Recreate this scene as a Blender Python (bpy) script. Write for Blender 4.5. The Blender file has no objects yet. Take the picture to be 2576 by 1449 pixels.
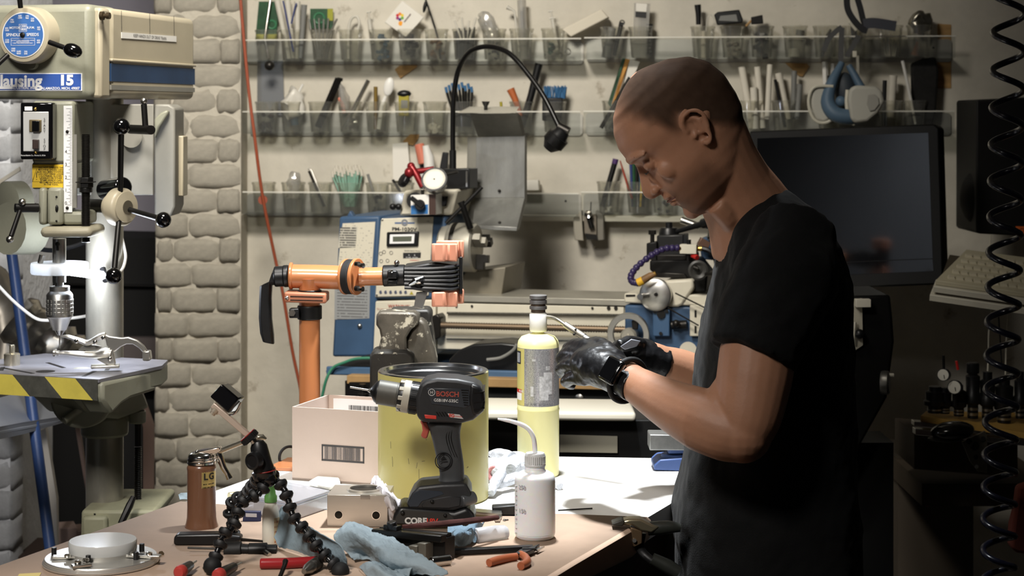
import bpy, bmesh, math, random
from mathutils import Vector as V, Matrix, noise
R = math.radians
random.seed(7)
SC = bpy.context.scene
COL = SC.collection
# ---------------------------------------------------------------- camera
F = 4640.0; HZ = 285.0; CX = 1288.0; CAMH = 1.54; ZT = 0.92     # focal length in px, horizon row, camera height, bench height
cam = bpy.data.cameras.new('camera'); camo = bpy.data.objects.new('camera', cam); COL.objects.link(camo)
cam.sensor_width = 36.0; cam.lens = 36.0 * F / 2576.0
cam.shift_y = -(724.5 - HZ) / 2576.0
cam.clip_start = 0.05; cam.clip_end = 60
cam.dof.use_dof = True; cam.dof.focus_distance = 2.85; cam.dof.aperture_fstop = 9.0
camo.location = (0, 0, CAMH); camo.rotation_euler = (R(90), 0, 0)
SC.camera = camo
# ---------------------------------------------------------------- world, lights, exposure
SC.view_settings.view_transform = 'Standard'; SC.view_settings.look = 'None'
SC.view_settings.exposure = 0.0; SC.view_settings.gamma = 1.0; SC.view_settings.use_curve_mapping = False
w = bpy.data.worlds.new('world'); SC.world = w; w.use_nodes = True
w.node_tree.nodes['Background'].inputs[0].default_value = (0.80, 0.86, 1.0, 1)
w.node_tree.nodes['Background'].inputs[1].default_value = 0.02
def light(name, kind, loc, aim, power, col, size=0.3, size_y=None, spot=60, blend=0.5):
    l = bpy.data.lights.new(name, kind); o = bpy.data.objects.new(name, l); COL.objects.link(o)
    l.energy = power; l.color = col; o.location = loc
    o.rotation_euler = (V(aim) - V(loc)).to_track_quat('-Z', 'Y').to_euler()
    if kind == 'AREA':
        l.shape = 'RECTANGLE'; l.size = size; l.size_y = size_y or size
    else:
        l.shadow_soft_size = size
    if kind == 'SPOT':
        l.spot_size = R(spot); l.spot_blend = blend
    return o
light('bench_lamp', 'SPOT', (0.02, 3.06, 2.35), (0.05, 3.17, 0.92), 215, (0.93, 0.97, 1.0), 0.05, spot=62, blend=0.75)
light('ceiling_lamp_wall', 'SPOT', (-0.50, 2.70, 2.90), (-0.62, 5.0, 1.22), 390, (1.0, 0.94, 0.84), 0.30, spot=90, blend=1.0)
light('ceiling_lamp_front', 'SPOT', (-0.95, 0.95, 2.80), (-0.62, 2.9, 0.98), 260, (1.0, 0.95, 0.89), 0.22, spot=62, blend=1.0)
light('reflection_fill_light', 'SPOT', (-1.9, -1.0, 2.5), (-3.2, -1.0, 1.5), 90, (0.86, 0.92, 1.0), 0.2, spot=110, blend=0.8)  # added unseen light, brightens the wall that the monitor reflects
# ---------------------------------------------------------------- helpers
def P(px, py, D):
    return V(((px - CX) / F * D, D, CAMH - (py - HZ) / F * D))
def T(px, py, h=0.0):
    return P(px, py, (CAMH - ZT - h) * F / (py - HZ))
def DT(py, h=0.0):
    return (CAMH - ZT - h) * F / (py - HZ)
def DW(px):
    return 4.9662 / (1 + 0.1188 * (px - CX) / F)
def W(px, py, off=0.0):
    return P(px, py, DW(px) - off)
def DL(px):
    return 4.40 * (1 - 6e-5 * (px - 1200))
def L(px, py, off=0.0):
    return P(px, py, DL(px) - off)
def lin(c):
    c = c / 255.0
    return c / 12.92 if c <= 0.04045 else ((c + 0.055) / 1.055) ** 2.4
def rgb(t):
    return (lin(t[0]), lin(t[1]), lin(t[2]), 1)
MATS = {}
def mat(name, col, rough=0.5, metal=0.0, var=0.0, vs=8.0, bump=0.0, bs=60.0, spec=0.5, trans=0.0, ior=1.45, wear=None, emit=None,
        sub=0.0, stretch=None, coat=0.0, alpha=1.0, sheen=0.0):
    if name in MATS: return MATS[name]
    m = bpy.data.materials.new(name); MATS[name] = m; m.use_nodes = True
    nt = m.node_tree; b = nt.nodes['Principled BSDF']; lk = nt.links.new
    I = b.inputs
    I['Roughness'].default_value = rough; I['Metallic'].default_value = metal
    I['Specular IOR Level'].default_value = spec; I['IOR'].default_value = ior
    I['Transmission Weight'].default_value = trans; I['Coat Weight'].default_value = coat
    I['Subsurface Weight'].default_value = sub
    if sub: I['Subsurface Radius'].default_value = (0.012, 0.005, 0.003)
    I['Alpha'].default_value = alpha; I['Sheen Weight'].default_value = sheen
    c = rgb(col); I['Base Color'].default_value = c
    tc = nt.nodes.new('ShaderNodeTexCoord'); vec = tc.outputs['Object']
    if stretch:
        mp = nt.nodes.new('ShaderNodeMapping'); mp.inputs['Scale'].default_value = stretch
        lk(vec, mp.inputs[0]); vec = mp.outputs[0]
    out = None
    if var:
        n = nt.nodes.new('ShaderNodeTexNoise'); n.inputs['Scale'].default_value = vs; n.inputs['Detail'].default_value = 6
        n.inputs['Roughness'].default_value = 0.65; lk(vec, n.inputs['Vector'])
        r = nt.nodes.new('ShaderNodeValToRGB'); lk(n.outputs['Fac'], r.inputs[0])
        e = r.color_ramp.elements
        e[0].position = 0.3; e[1].position = 0.7
        e[0].color = tuple(x * (1 - var) for x in c[:3]) + (1,); e[1].color = tuple(min(1, x * (1 + var * 0.6)) for x in c[:3]) + (1,)
        out = r.outputs[0]
    if wear:
        n = nt.nodes.new('ShaderNodeTexNoise'); n.inputs['Scale'].default_value = wear[2]; n.inputs['Detail'].default_value = 8
        n.inputs['Roughness'].default_value = 0.7; lk(vec, n.inputs['Vector'])
        r = nt.nodes.new('ShaderNodeValToRGB'); lk(n.outputs['Fac'], r.inputs[0])
        r.color_ramp.elements[0].position = wear[1]; r.color_ramp.elements[1].position = wear[1] + (wear[3] if len(wear) > 3 else 0.04)
        r.color_ramp.elements[0].color = (0, 0, 0, 1); r.color_ramp.elements[1].color = (1, 1, 1, 1)
        x = nt.nodes.new('ShaderNodeMix'); x.data_type = 'RGBA'; lk(r.outputs[0], x.inputs[0])
        if out: lk(out, x.inputs[6])
        else: x.inputs[6].default_value = c
        x.inputs[7].default_value = rgb(wear[0]); out = x.outputs[2]
    if out: lk(out, I['Base Color'])
    if bump:
        n = nt.nodes.new('ShaderNodeTexNoise'); n.inputs['Scale'].default_value = bs; n.inputs['Detail'].default_value = 5; lk(vec, n.inputs['Vector'])
        u = nt.nodes.new('ShaderNodeBump'); u.inputs['Strength'].default_value = bump; u.inputs['Distance'].default_value = 0.004
        lk(n.outputs['Fac'], u.inputs['Height']); lk(u.outputs[0], I['Normal'])
    if emit:
        I['Emission Color'].default_value = rgb(emit[0]); I['Emission Strength'].default_value = emit[1]
    return m
def clear(name, tint=(235, 240, 238), gloss=0.16, haze=0.10, rough=0.08):
    """thin clear plastic: mostly see-through, some gloss, some milky haze"""
    if name in MATS: return MATS[name]
    m = bpy.data.materials.new(name); MATS[name] = m; m.use_nodes = True; nt = m.node_tree; lk = nt.links.new
    nt.nodes.clear()
    o = nt.nodes.new('ShaderNodeOutputMaterial'); t = nt.nodes.new('ShaderNodeBsdfTransparent'); g = nt.nodes.new('ShaderNodeBsdfGlossy')
    d = nt.nodes.new('ShaderNodeBsdfDiffuse'); a = nt.nodes.new('ShaderNodeMixShader'); b = nt.nodes.new('ShaderNodeMixShader')
    fr = nt.nodes.new('ShaderNodeLayerWeight'); fr.inputs['Blend'].default_value = 0.25
    mt = nt.nodes.new('ShaderNodeMath'); mt.operation = 'MULTIPLY_ADD'; mt.inputs[1].default_value = 0.6; mt.inputs[2].default_value = gloss * 0.4; mt.use_clamp = True
    lk(fr.outputs['Fresnel'], mt.inputs[0])
    t.inputs[0].default_value = rgb(tint); g.inputs['Roughness'].default_value = rough; g.inputs[0].default_value = (0.9, 0.9, 0.9, 1); d.inputs[0].default_value = rgb(tint)
    a.inputs[0].default_value = haze; lk(t.outputs[0], a.inputs[1]); lk(d.outputs[0], a.inputs[2])
    lk(mt.outputs[0], b.inputs[0]); lk(a.outputs[0], b.inputs[1]); lk(g.outputs[0], b.inputs[2]); lk(b.outputs[0], o.inputs[0])
    return m
def pmat(name, paper, ink, rows=10, cols=14, fill=0.5, dens=0.5, rough=0.5, metal=0.0):
    """flat fine print: rows of broken ink marks over a paper colour, in generated coordinates (x across, z up)"""
    if name in MATS: return MATS[name]
    m = mat(name, paper, rough, metal); nt = m.node_tree; lk = nt.links.new; b = nt.nodes['Principled BSDF']
    tc = nt.nodes.new('ShaderNodeTexCoord'); s = nt.nodes.new('ShaderNodeSeparateXYZ'); lk(tc.outputs['Generated'], s.inputs[0])
    def M(op, a, bb):
        n = nt.nodes.new('ShaderNodeMath'); n.operation = op
        for i, q in enumerate((a, bb)):
            if isinstance(q, (int, float)): n.inputs[i].default_value = q
            else: lk(q, n.inputs[i])
        return n.outputs[0]
    rz = M('MULTIPLY', s.outputs['Z'], rows); row = M('LESS_THAN', M('FRACT', rz, 0), fill)
    c = nt.nodes.new('ShaderNodeCombineXYZ'); lk(M('MULTIPLY', s.outputs['X'], cols), c.inputs[0]); lk(M('MULTIPLY', M('FLOOR', rz, 0), 7.31), c.inputs[1])
    n = nt.nodes.new('ShaderNodeTexNoise'); n.inputs['Scale'].default_value = 1.0; n.inputs['Detail'].default_value = 2; lk(c.outputs[0], n.inputs['Vector'])
    ed = M('MULTIPLY', M('GREATER_THAN', s.outputs['X'], 0.08), M('LESS_THAN', s.outputs['X'], 0.92))
    k = M('MULTIPLY', M('MULTIPLY', row, M('GREATER_THAN', n.outputs['Fac'], 1 - dens)), ed)
    x = nt.nodes.new('ShaderNodeMix'); x.data_type = 'RGBA'; lk(k, x.inputs[0]); x.inputs[6].default_value = rgb(paper); x.inputs[7].default_value = rgb(ink)
    lk(x.outputs[2], b.inputs['Base Color'])
    return m
def catmull(pts, n):
    pts = [V(p) for p in pts]
    if n < 2 or len(pts) < 3: return pts
    o = []; q = [2 * pts[0] - pts[1]] + pts + [2 * pts[-1] - pts[-2]]
    for i in range(1, len(q) - 2):
        a, b, c, d = q[i - 1:i + 3]
        for k in range(n):
            t = k / n
            o.append(0.5 * (2 * b + (c - a) * t + (2 * a - 5 * b + 4 * c - d) * t * t + (3 * b - a - 3 * c + d) * t ** 3))
    return o + [pts[-1]]
def lerpl(rs, m):
    if isinstance(rs, (int, float)): return [rs] * m
    o = []
    for i in range(m):
        x = i / max(1, m - 1) * (len(rs) - 1); k = min(int(x), len(rs) - 2)
        o.append(rs[k] + (rs[k + 1] - rs[k]) * (x - k))
    return o
def frame(d):
    d = V(d).normalized(); u = V((0, 0, 1)) if abs(d.z) < 0.9 else V((0, 1, 0))
    a = d.cross(u).normalized(); return a, a.cross(d).normalized(), d
def rot3(x=0, y=0, z=0):
    return Matrix.Rotation(R(z), 3, 'Z') @ Matrix.Rotation(R(y), 3, 'Y') @ Matrix.Rotation(R(x), 3, 'X')
class MB:
    def __init__(s): s.v = []; s.f = []; s.m = []
    def add(s, vs, fs, mi=0):
        o = len(s.v); s.v += [V(p) for p in vs]; s.f += [tuple(i + o for i in f) for f in fs]; s.m += [mi] * len(fs); return s
    def box(s, c, d, M=None, mi=0):
        c = V(c); q = []
        for z in (-1, 1):
            for y in (-1, 1):
                for x in (-1, 1):
                    p = V((x * d[0] / 2, y * d[1] / 2, z * d[2] / 2)); q.append(c + (M @ p if M else p))
        return s.add(q, [(0, 2, 3, 1), (4, 5, 7, 6), (0, 1, 5, 4), (2, 6, 7, 3), (0, 4, 6, 2), (1, 3, 7, 5)], mi)
    def prism(s, pts, ext, mi=0):
        pts = [V(p) for p in pts]; ext = V(ext); n = len(pts)
        nr = V((0, 0, 0))
        for i in range(n): nr += pts[i].cross(pts[(i + 1) % n])
        if nr.dot(ext) > 0: pts.reverse()
        return s.add(pts + [p + ext for p in pts], [tuple(range(n)), tuple(range(2 * n - 1, n - 1, -1))] +
                     [((i + 1) % n, i, n + i, n + (i + 1) % n) for i in range(n)], mi)
    def loft(s, rings, cap=True, mi=0, closed=True):
        n = len(rings[0]); vs = [p for r in rings for p in r]; fs = []
        for i in range(len(rings) - 1):
            for j in range(n if closed else n - 1):
                a = i * n + j; b = i * n + (j + 1) % n; fs.append((a, b, b + n, a + n))
        if cap:
            fs.append(tuple(range(n - 1, -1, -1))); k = (len(rings) - 1) * n; fs.append(tuple(range(k, k + n)))
        return s.add(vs, fs, mi)
    def lathe(s, prof, o, d=(0, 0, 1), seg=24, cap=True, mi=0):
        a, b, d = frame(d); o = V(o)
        return s.loft([[o + d * t + (a * math.cos(-2 * math.pi * k / seg) + b * math.sin(-2 * math.pi * k / seg)) * max(r, 1e-5) for k in range(seg)]
                       for r, t in prof], cap, mi)
    def cyl(s, a, b, r, seg=18, r2=None, mi=0):
        a = V(a); b = V(b); return s.lathe([(r, 0), (r if r2 is None else r2, (b - a).length)], a, b - a, seg, True, mi)
    def tube(s, pts, r, seg=10, n=0, mi=0, closed=False, flat=None):
        pts = catmull(pts, n) if n else [V(p) for p in pts]
        rs = lerpl(r, len(pts)); N = None; rings = []
        for i, p in enumerate(pts):
            d = (pts[min(i + 1, len(pts) - 1)] - pts[max(i - 1, 0)])
            if closed: d = pts[(i + 1) % len(pts)] - pts[i - 1]
            if d.length < 1e-9: d = V((0, 0, 1))
            d.normalize()
            if N is None: N = frame(d)[0]
            N = (N - d * N.dot(d)); N = N.normalized() if N.length > 1e-6 else frame(d)[0]
            B = d.cross(N)
            fx, fy = flat or (1, 1)
            rings.append([p + (N * math.cos(2 * math.pi * k / seg) * fx + B * math.sin(2 * math.pi * k / seg) * fy) * rs[i] for k in range(seg)])
        if closed: rings.append(rings[0])
        return s.loft(rings, not closed, mi)
    def ball(s, c, r, seg=16, M=None, mi=0):
        if isinstance(r, (int, float)): r = (r, r, r)
        c = V(c); h = seg // 2; rings = []
        for i in range(h + 1):
            t = math.pi * i / h; z = -math.cos(t); q = max(math.sin(t), 1e-4); ring = []
            for k in range(seg):
                p = V((math.cos(2 * math.pi * k / seg) * q * r[0], math.sin(2 * math.pi * k / seg) * q * r[1], z * r[2])); ring.append(c + (M @ p if M else p))
            rings.append(ring)
        return s.loft(rings, True, mi)
    def torus(s, c, d, r, t, seg=32, ts=10, mi=0):
        a, b, d = frame(d); c = V(c)
        return s.tube([c + (a * math.cos(2 * math.pi * k / seg) + b * math.sin(2 * math.pi * k / seg)) * r for k in range(seg)], t, ts, 0, mi, True)
    def ring(s, c, d, ro, ri, h, seg=36, mi=0):
        return s.lathe([(ri, 0), (ro, 0), (ro, h), (ri, h), (ri, 0)], c, d, seg, False, mi)
    def grid(s, fn, nu, nv, mi=0):
        return s.add([fn(i / nu, j / nv) for j in range(nv + 1) for i in range(nu + 1)],
                     [(j * (nu + 1) + i, j * (nu + 1) + i + 1, (j + 1) * (nu + 1) + i + 1, (j + 1) * (nu + 1) + i) for j in range(nv) for i in range(nu)], mi)
    def wobble(s, amp, sc):
        for i, p in enumerate(s.v): s.v[i] = p + noise.noise_vector(p * sc) * amp
        return s
ROOT = {}
def thing(name, label, cat, loc, group=None):
    o = bpy.data.objects.new(name, None); COL.objects.link(o); o.location = V(loc); o.empty_display_size = 0.02
    o['label'] = label; o['category'] = cat
    if group: o['group'] = group
    ROOT[o] = V(loc); return o
def finish(me, angle=38):
    for p in me.polygons: p.use_smooth = True
    me.set_sharp_from_angle(angle=R(angle))
def part(name, mb, m, parent=None, bev=0.0, sub=0, label=None, loc=None, cat=None, kind=None, group=None, solid=0.0, remesh=0.0, smooth=0, angle=38, seg=2):
    base = ROOT[parent] if parent else (V(loc) if loc is not None else V((0, 0, 0)))
    me = bpy.data.meshes.new(name); me.from_pydata([tuple(p - base) for p in mb.v], [], mb.f)
    ms = m if isinstance(m, (list, tuple)) else [m]
    for x in ms: me.materials.append(x)
    if len(ms) > 1: me.polygons.foreach_set('material_index', mb.m)
    me.validate(); bm = bmesh.new(); bm.from_mesh(me); bmesh.ops.recalc_face_normals(bm, faces=bm.faces); bm.to_mesh(me); bm.free()
    finish(me, angle)
    o = bpy.data.objects.new(name, me); COL.objects.link(o)
    if parent: o.parent = parent
    else: o.location = base
    ROOT[o] = base
    if solid:
        d = o.modifiers.new('solid', 'SOLIDIFY'); d.thickness = solid; d.offset = 0
    if remesh:
        d = o.modifiers.new('remesh', 'REMESH'); d.mode = 'VOXEL'; d.voxel_size = remesh; d.use_smooth_shade = True
    if smooth:
        d = o.modifiers.new('smooth', 'SMOOTH'); d.iterations = smooth; d.factor = 0.5
    if bev:
        d = o.modifiers.new('bevel', 'BEVEL'); d.width = bev; d.segments = seg; d.limit_method = 'ANGLE'; d.angle_limit = R(35)
    if sub:
        d = o.modifiers.new('sub', 'SUBSURF'); d.levels = sub; d.render_levels = sub
    if label: o['label'] = label
    if cat: o['category'] = cat
    if kind: o['kind'] = kind
    if group: o['group'] = group
    return o
def text(body, size, pos, right, up, m, parent=None, name='lettering', align='CENTER', bold=0.0, squash=1.0, label=None):
    cu = bpy.data.curves.new('t', 'FONT'); cu.body = body; cu.size = 1.0; cu.align_x = align; cu.align_y = 'CENTER'; cu.resolution_u = 3; cu.offset = bold; cu.space_line = 0.9
    t = bpy.data.objects.new('t', cu); me = bpy.data.meshes.new_from_object(t)
    right = V(right).normalized(); up = V(up).normalized(); nr = right.cross(up)
    mb = MB(); mb.add([V(pos) + right * (q.co.x * size * squash) + up * (q.co.y * size) + nr * 0.0004 for q in me.vertices], [tuple(p.vertices) for p in me.polygons])
    bpy.data.objects.remove(t); bpy.data.curves.remove(cu); bpy.data.meshes.remove(me)
    return part(name, mb, m, parent, label=label)
def dup(o, loc, label=None):
    c = o.copy(); COL.objects.link(c); c.location = V(loc)
    if label: c['label'] = label
    ROOT[c] = V(loc)
    for ch in o.children:
        d = ch.copy(); COL.objects.link(d); d.parent = c; ROOT[d] = V(loc)
    return c
X_, Y_, Z_ = V((1, 0, 0)), V((0, 1, 0)), V((0, 0, 1))
# common materials
BLACK = mat('black_plastic', (18, 18, 19), 0.38, var=0.2, vs=20)
GLOSSB = mat('black_gloss', (9, 9, 10), 0.12, coat=0.5)
DARK = mat('dark_steel', (52, 50, 47), 0.38, 0.8, var=0.3, vs=30)
OXIDE = mat('black_oxide_steel', (24, 23, 22), 0.42, 0.4, var=0.3, vs=40)
STEEL = mat('bright_steel', (190, 188, 182), 0.28, 1.0, var=0.12, vs=25)
ALU = mat('brushed_aluminium', (205, 204, 200), 0.34, 1.0, var=0.08, vs=40)
CHROME = mat('chrome', (215, 213, 208), 0.12, 1.0)
WHITE = mat('white_plastic', (226, 224, 218), 0.4)
RUBBER = mat('rubber', (14, 14, 14), 0.7)
CREAM = mat('cream_paint', (206, 201, 184), 0.45, var=0.10, vs=12)
INK = mat('ink', (28, 28, 30), 0.6)
INKW = mat('white_ink', (232, 232, 232), 0.55)
INKR = mat('red_ink', (196, 52, 40), 0.55)
WOOD = mat('pale_wood', (178, 140, 88), 0.6, var=0.35, vs=9, stretch=(1, 1, 9))
WOODD = mat('brown_wood', (104, 76, 52), 0.6, var=0.35, vs=9)
ORANGE = mat('orange_paint', (176, 112, 70), 0.3, var=0.06, vs=5, coat=0.3)
BRASS = mat('brass', (196, 160, 84), 0.3, 1.0)
REDP = mat('red_plastic', (178, 40, 36), 0.35)
# ================================================================ the setting
PLASTER = mat('painted_plaster', (206, 200, 186), 0.85, var=0.20, vs=3.0, bump=0.5, bs=28, wear=((116, 100, 76), 0.62, 11.0, 0.16))
PAINTBRICK = mat('painted_brick', (196, 189, 174), 0.85, var=0.14, vs=7.0, bump=0.9, bs=70, wear=((140, 124, 100), 0.70, 14.0, 0.08))
PALEBRICK = mat('pale_brick', (206, 208, 212), 0.85, var=0.12, vs=9.0, bump=0.9, bs=70)
LAV = mat('lavender_wall', (176, 172, 186), 0.85, var=0.15, vs=2.0, bump=0.3, bs=30)
CONC = mat('concrete_floor', (66, 60, 54), 0.8, var=0.3, vs=2.0)
CEIL = mat('ceiling_paint', (150, 146, 138), 0.9)
DIMW = mat('room_wall_paint', (168, 168, 170), 0.9, var=0.2, vs=1.5)
def slab(name, a, b, z0, z1, th, m):
    a = V((a[0], a[1], 0)); b = V((b[0], b[1], 0)); n = (b - a).normalized().cross(Z_) * -th
    mb = MB().prism([a + Z_ * z0, b + Z_ * z0, b + n + Z_ * z0, a + n + Z_ * z0], Z_ * (z1 - z0))
    return part(name, mb, m, loc=a + Z_ * z0, kind='structure')
wl, wr = W(598, 285), W(3700, 285)
wb = slab('wall_back', (wl.x, wl.y), (wr.x, wr.y), 0, 3.0, 0.2, PLASTER)
slab('wall_recess', (-3.2, 6.2), (-0.3, 6.2), 0, 3.0, 0.1, LAV)
slab('wall_left', (-3.2, -2.5), (-3.2, 6.2), 0, 3.0, 0.1, DIMW)
slab('wall_right', (2.7, 4.8), (2.7, -2.5), 0, 3.0, 0.1, DIMW)
slab('wall_front', (2.7, -2.5), (-3.2, -2.5), 0, 3.0, 0.1, DIMW)
part('floor', MB().box((-0.2, 1.9, -0.05), (6.2, 9.0, 0.1)), CONC, kind='structure')
part('ceiling', MB().box((-0.2, 1.9, 3.05), (6.2, 9.0, 0.1)), CEIL, kind='structure')
# crack lines and patches on the plaster: recessed hairline joint where the pillar meets the wall
# brick pillar: painted bricks, each its own piece
def brick_mesh(i):
    rnd = random.Random(i); nx, nz = 6, 4; vs = []; fs = []
    for k in range(nz + 1):
        for j in range(nx + 1):
            x, z = j / nx - .5, k / nz - .5; ed = max(0, abs(x) * 2 - .9) / .1; ez = max(0, abs(z) * 2 - .72) / .28
            vs.append((x + rnd.uniform(-.012, .012), -.5 + .05 * ed * ed + .07 * ez * ez + rnd.uniform(-.022, .022), z + rnd.uniform(-.03, .03)))
    for k in range(nz):
        for j in range(nx): a = k * (nx + 1) + j; fs.append((a, a + 1, a + nx + 2, a + nx + 1))
    rim = [j for j in range(nx + 1)] + [k * (nx + 1) + nx for k in range(1, nz + 1)] + [nz * (nx + 1) + j for j in range(nx - 1, -1, -1)] + [k * (nx + 1) for k in range(nz - 1, 0, -1)]
    b0 = len(vs); vs += [(vs[r][0], .5, vs[r][2]) for r in rim]; n = len(rim)
    fs += [(rim[(q + 1) % n], rim[q], b0 + q, b0 + (q + 1) % n) for q in range(n)]
    me = bpy.data.meshes.new('brick'); me.from_pydata(vs, [], fs); me.materials.append(PAINTBRICK)
    for p in me.polygons: p.use_smooth = True
    return me
BR = [brick_mesh(i) for i in range(8)]
def bricks(core, D, x0, x1, y0, step, n, joints, mats, rag=6, depth=0.10):
    rnd = random.Random(int(x0 * 3 + y0) + 5); base = ROOT[core]
    meshes = BR if mats is None else mats
    for k in range(n):
        ya = y0 + k * step; yb = ya + step
        xs = [x0 + rnd.uniform(-rag, rag)] + [j + rnd.uniform(-6, 6) for j in joints[k % len(joints)]] + [x1]
        for i in range(len(xs) - 1):
            a = P(xs[i] + .6, yb - .8, D); b = P(xs[i + 1] - .6, ya + .8, D); c = (a + b) / 2
            o = bpy.data.objects.new('brick', rnd.choice(meshes)); COL.objects.link(o); o.parent = core
            out = rnd.uniform(-0.001, 0.005)
            o.location = c - base + V((0, depth / 2 - 0.0095 + out, 0)); o.scale = (b.x - a.x, depth, b.z - a.z)
            o.rotation_euler = (0, R(rnd.uniform(-1.2, 1.2)), 0)
DP = 4.93
a, b = P(392, 1449, DP), P(606, 1449, DP)
pil = part('wall_pillar', MB().box(((a.x + b.x) / 2, DP + 0.20, 1.5), (b.x - a.x, 0.40, 3.0)), PAINTBRICK, loc=((a.x + b.x) / 2, DP, 0), kind='structure')
bricks(pil, DP, 388, 605, -90, 62.7, 25, [(478,), (430, 545), (478,), (440, 548)], None)
BR2 = []
for me in BR[:4]:
    q = me.copy(); q.materials.clear(); q.materials.append(PALEBRICK); BR2.append(q)
DB = 4.35
a, b = P(-170, 1449, DB), P(26, 1449, DB)
pl2 = part('wall_buttress', MB().box(((a.x + b.x) / 2, DB + 0.2, 1.5), (b.x - a.x, 0.40, 3.0)), PALEBRICK, loc=((a.x + b.x) / 2, DB, 0), kind='structure')
bricks(pl2, DB, -165, 32, -40, 75, 22, [(-60,), (-110, -20)], BR2, 5)
# ---------------------------------------------------------------- workbench
KRAFT = mat('kraft_paper', (190, 163, 141), 0.75, var=0.13, vs=5, bump=0.35, bs=14, wear=((150, 112, 82), 0.69, 16, 0.05))
BENCHW = mat('white_bench_top', (228, 226, 222), 0.5, var=0.04, vs=6)
BENCHD = mat('dark_bench_frame', (58, 44, 34), 0.6, var=0.3, vs=10)
top = [T(-1053, 1800), T(745, 1163), T(1350, 1148), T(1790, 1155), T(1686, 1268), T(795, 1800)]
bench = thing('workbench', 'long white-topped workbench covered with tools, kraft paper over its front half', 'workbench', V((0.0, 2.7, 0)))
part('bench_top', MB().prism(top, (0, 0, -0.035)), BENCHW, bench)
ins = [V((p.x * 0.96 + (-0.1) * 0.04, p.y * 0.96 + 2.6 * 0.04, ZT - 0.035)) for p in top]
part('frame_rail', MB().prism(ins, (0, 0, -0.09)), BENCHD, bench)
for p in (ins[0], ins[1], ins[3], ins[5]):
    q = V((p.x * 0.93 + (-0.1) * 0.07, p.y * 0.93 + 2.6 * 0.07, 0))
    part('leg', MB().box(q + Z_ * 0.40, (0.08, 0.08, 0.80)), BENCHD, bench, 0.004)
# paper sheet folded over the near edge of the bench
eps = 0.0012
pp = [T(-1050, 1799.0), T(455, 1263), T(700, 1282), T(1000, 1291), T(1425, 1295), T(1628, 1303), T(1583, 1330), T(1440, 1413), T(798, 1800)]
pp = [V((p.x, p.y, ZT + eps)) for p in pp]
mb = MB(); n = len(pp); mb.add(pp, [tuple(range(n))])
e = [pp[5], pp[6], pp[7], pp[8]]; outn = V((0.86, -0.5, 0)) * 0.006
rings = [[p for p in e], [p + outn - Z_ * 0.004 for p in e], [p + outn * 0.7 - Z_ * 0.030 for p in e], [p + outn * 0.2 - Z_ * 0.034 for p in e]]
rings[2][1] += V((0.004, -0.002, -0.006)); rings[3][1] += V((0.004, -0.002, -0.008))
mb.loft(rings, False, closed=False)
part('kraft_paper_sheet', mb, KRAFT, loc=pp[4], cat='paper', label='brown kraft paper sheet covering the front half of the workbench', solid=0.0006)
# ================================================================ drill press
def rp(px, py, p0, n):
    d = V(((px - CX) / F, 1.0, -(py - HZ) / F)); c = V((0, 0, CAMH)); t = (V(p0) - c).dot(V(n)) / d.dot(V(n)); return c + d * t
GREEN = mat('grey_green_enamel', (138, 138, 122), 0.42, var=0.10, vs=10, bump=0.06, bs=200)
BEIGE = mat('beige_enamel', (172, 163, 141), 0.36, var=0.06, vs=6)
GREYP = mat('grey_steel_plate', (128, 126, 118), 0.5, var=0.14, vs=6)
BLUEP = mat('plate_blue', (52, 84, 158), 0.4, var=0.06)
BLUED = mat('stripe_blue', (42, 64, 94), 0.45, spec=.3, var=0.3, vs=6)
BLUEC = mat('dial_blue', (60, 104, 168), 0.45)
YELL = mat('sticker_yellow', (224, 186, 44), 0.5)
TAPEY = mat('tape_yellow', (206, 190, 84), 0.5, var=0.12, vs=30, wear=((90, 84, 50), 0.70, 60, 0.03))
TAPEB = mat('tape_dark', (72, 72, 66), 0.55, var=0.3, vs=60)
WORN = mat('worn_column_steel', (158, 154, 142), 0.32, 0.6, var=0.3, vs=12, stretch=(1, 1, 0.3))
dp = thing('drill_press', 'grey-green floor drill press with blue speed dial and striped table', 'drill press', V((-0.773, 3.5, 0)))
ax = V((0.203, 0.979, 0)); sd = V((0.979, -0.203, 0))          # head axis (front to back), and its right hand
FR = P(258, 285, 3.33); FR.z = 0
f0 = FR - sd * 0.30                                             # left end of the front face
zt, zb = 1.737, 1.566
def blk(a0, a1, s0, s1, z0, z1):                                # block in head axes; a along axis from front face, s from right edge
    q = [FR + ax * a0 + sd * s0, FR + ax * a0 + sd * s1, FR + ax * a1 + sd * s1, FR + ax * a1 + sd * s0]
    return MB().prism([p + Z_ * z0 for p in q], Z_ * (z1 - z0))
part('head_casting', blk(-0.02, 0.10, -0.33, -0.012, zb, zt), GREEN, dp, 0.014, seg=3)
part('head_rib', blk(-0.005, 0.035, -0.02, 0.0, zb + 0.001, zt - 0.006), BEIGE, dp, 0.006)
cov = part('belt_cover', blk(0.036, 0.45, -0.31, 0.0, zb + 0.002, zt - 0.004), BEIGE, dp, 0.012, seg=3)
part('cover_lip', blk(0.036, 0.45, -0.01, 0.0035, 1.6345, 1.640), BEIGE, cov, 0.002)
part('blue_stripe', blk(0.036, 0.447, -0.01, 0.0008, 1.5985, 1.631), BLUED, cov)
part('grey_stripe', blk(0.036, 0.447, -0.01, 0.0008, 1.583, 1.592), GREYP, cov)
SP0 = FR + sd * 0.0006; FP0 = FR - ax * 0.0206
def S_(px, py): return rp(px, py, SP0, sd)
def Fp(px, py): return rp(px, py, FP0, ax)
part('label_strip', MB().prism([S_(305, 81), S_(443, 91), S_(443, 105.5), S_(305, 96)], sd * 0.0008), WHITE, cov)
text('KEEP HANDS OUT OF DRIVE TRAIN', 0.0085, (S_(305, 88.5) + S_(443, 98.3)) / 2 + sd * 0.0009, ax, Z_, INK, cov, squash=1.18)
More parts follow.
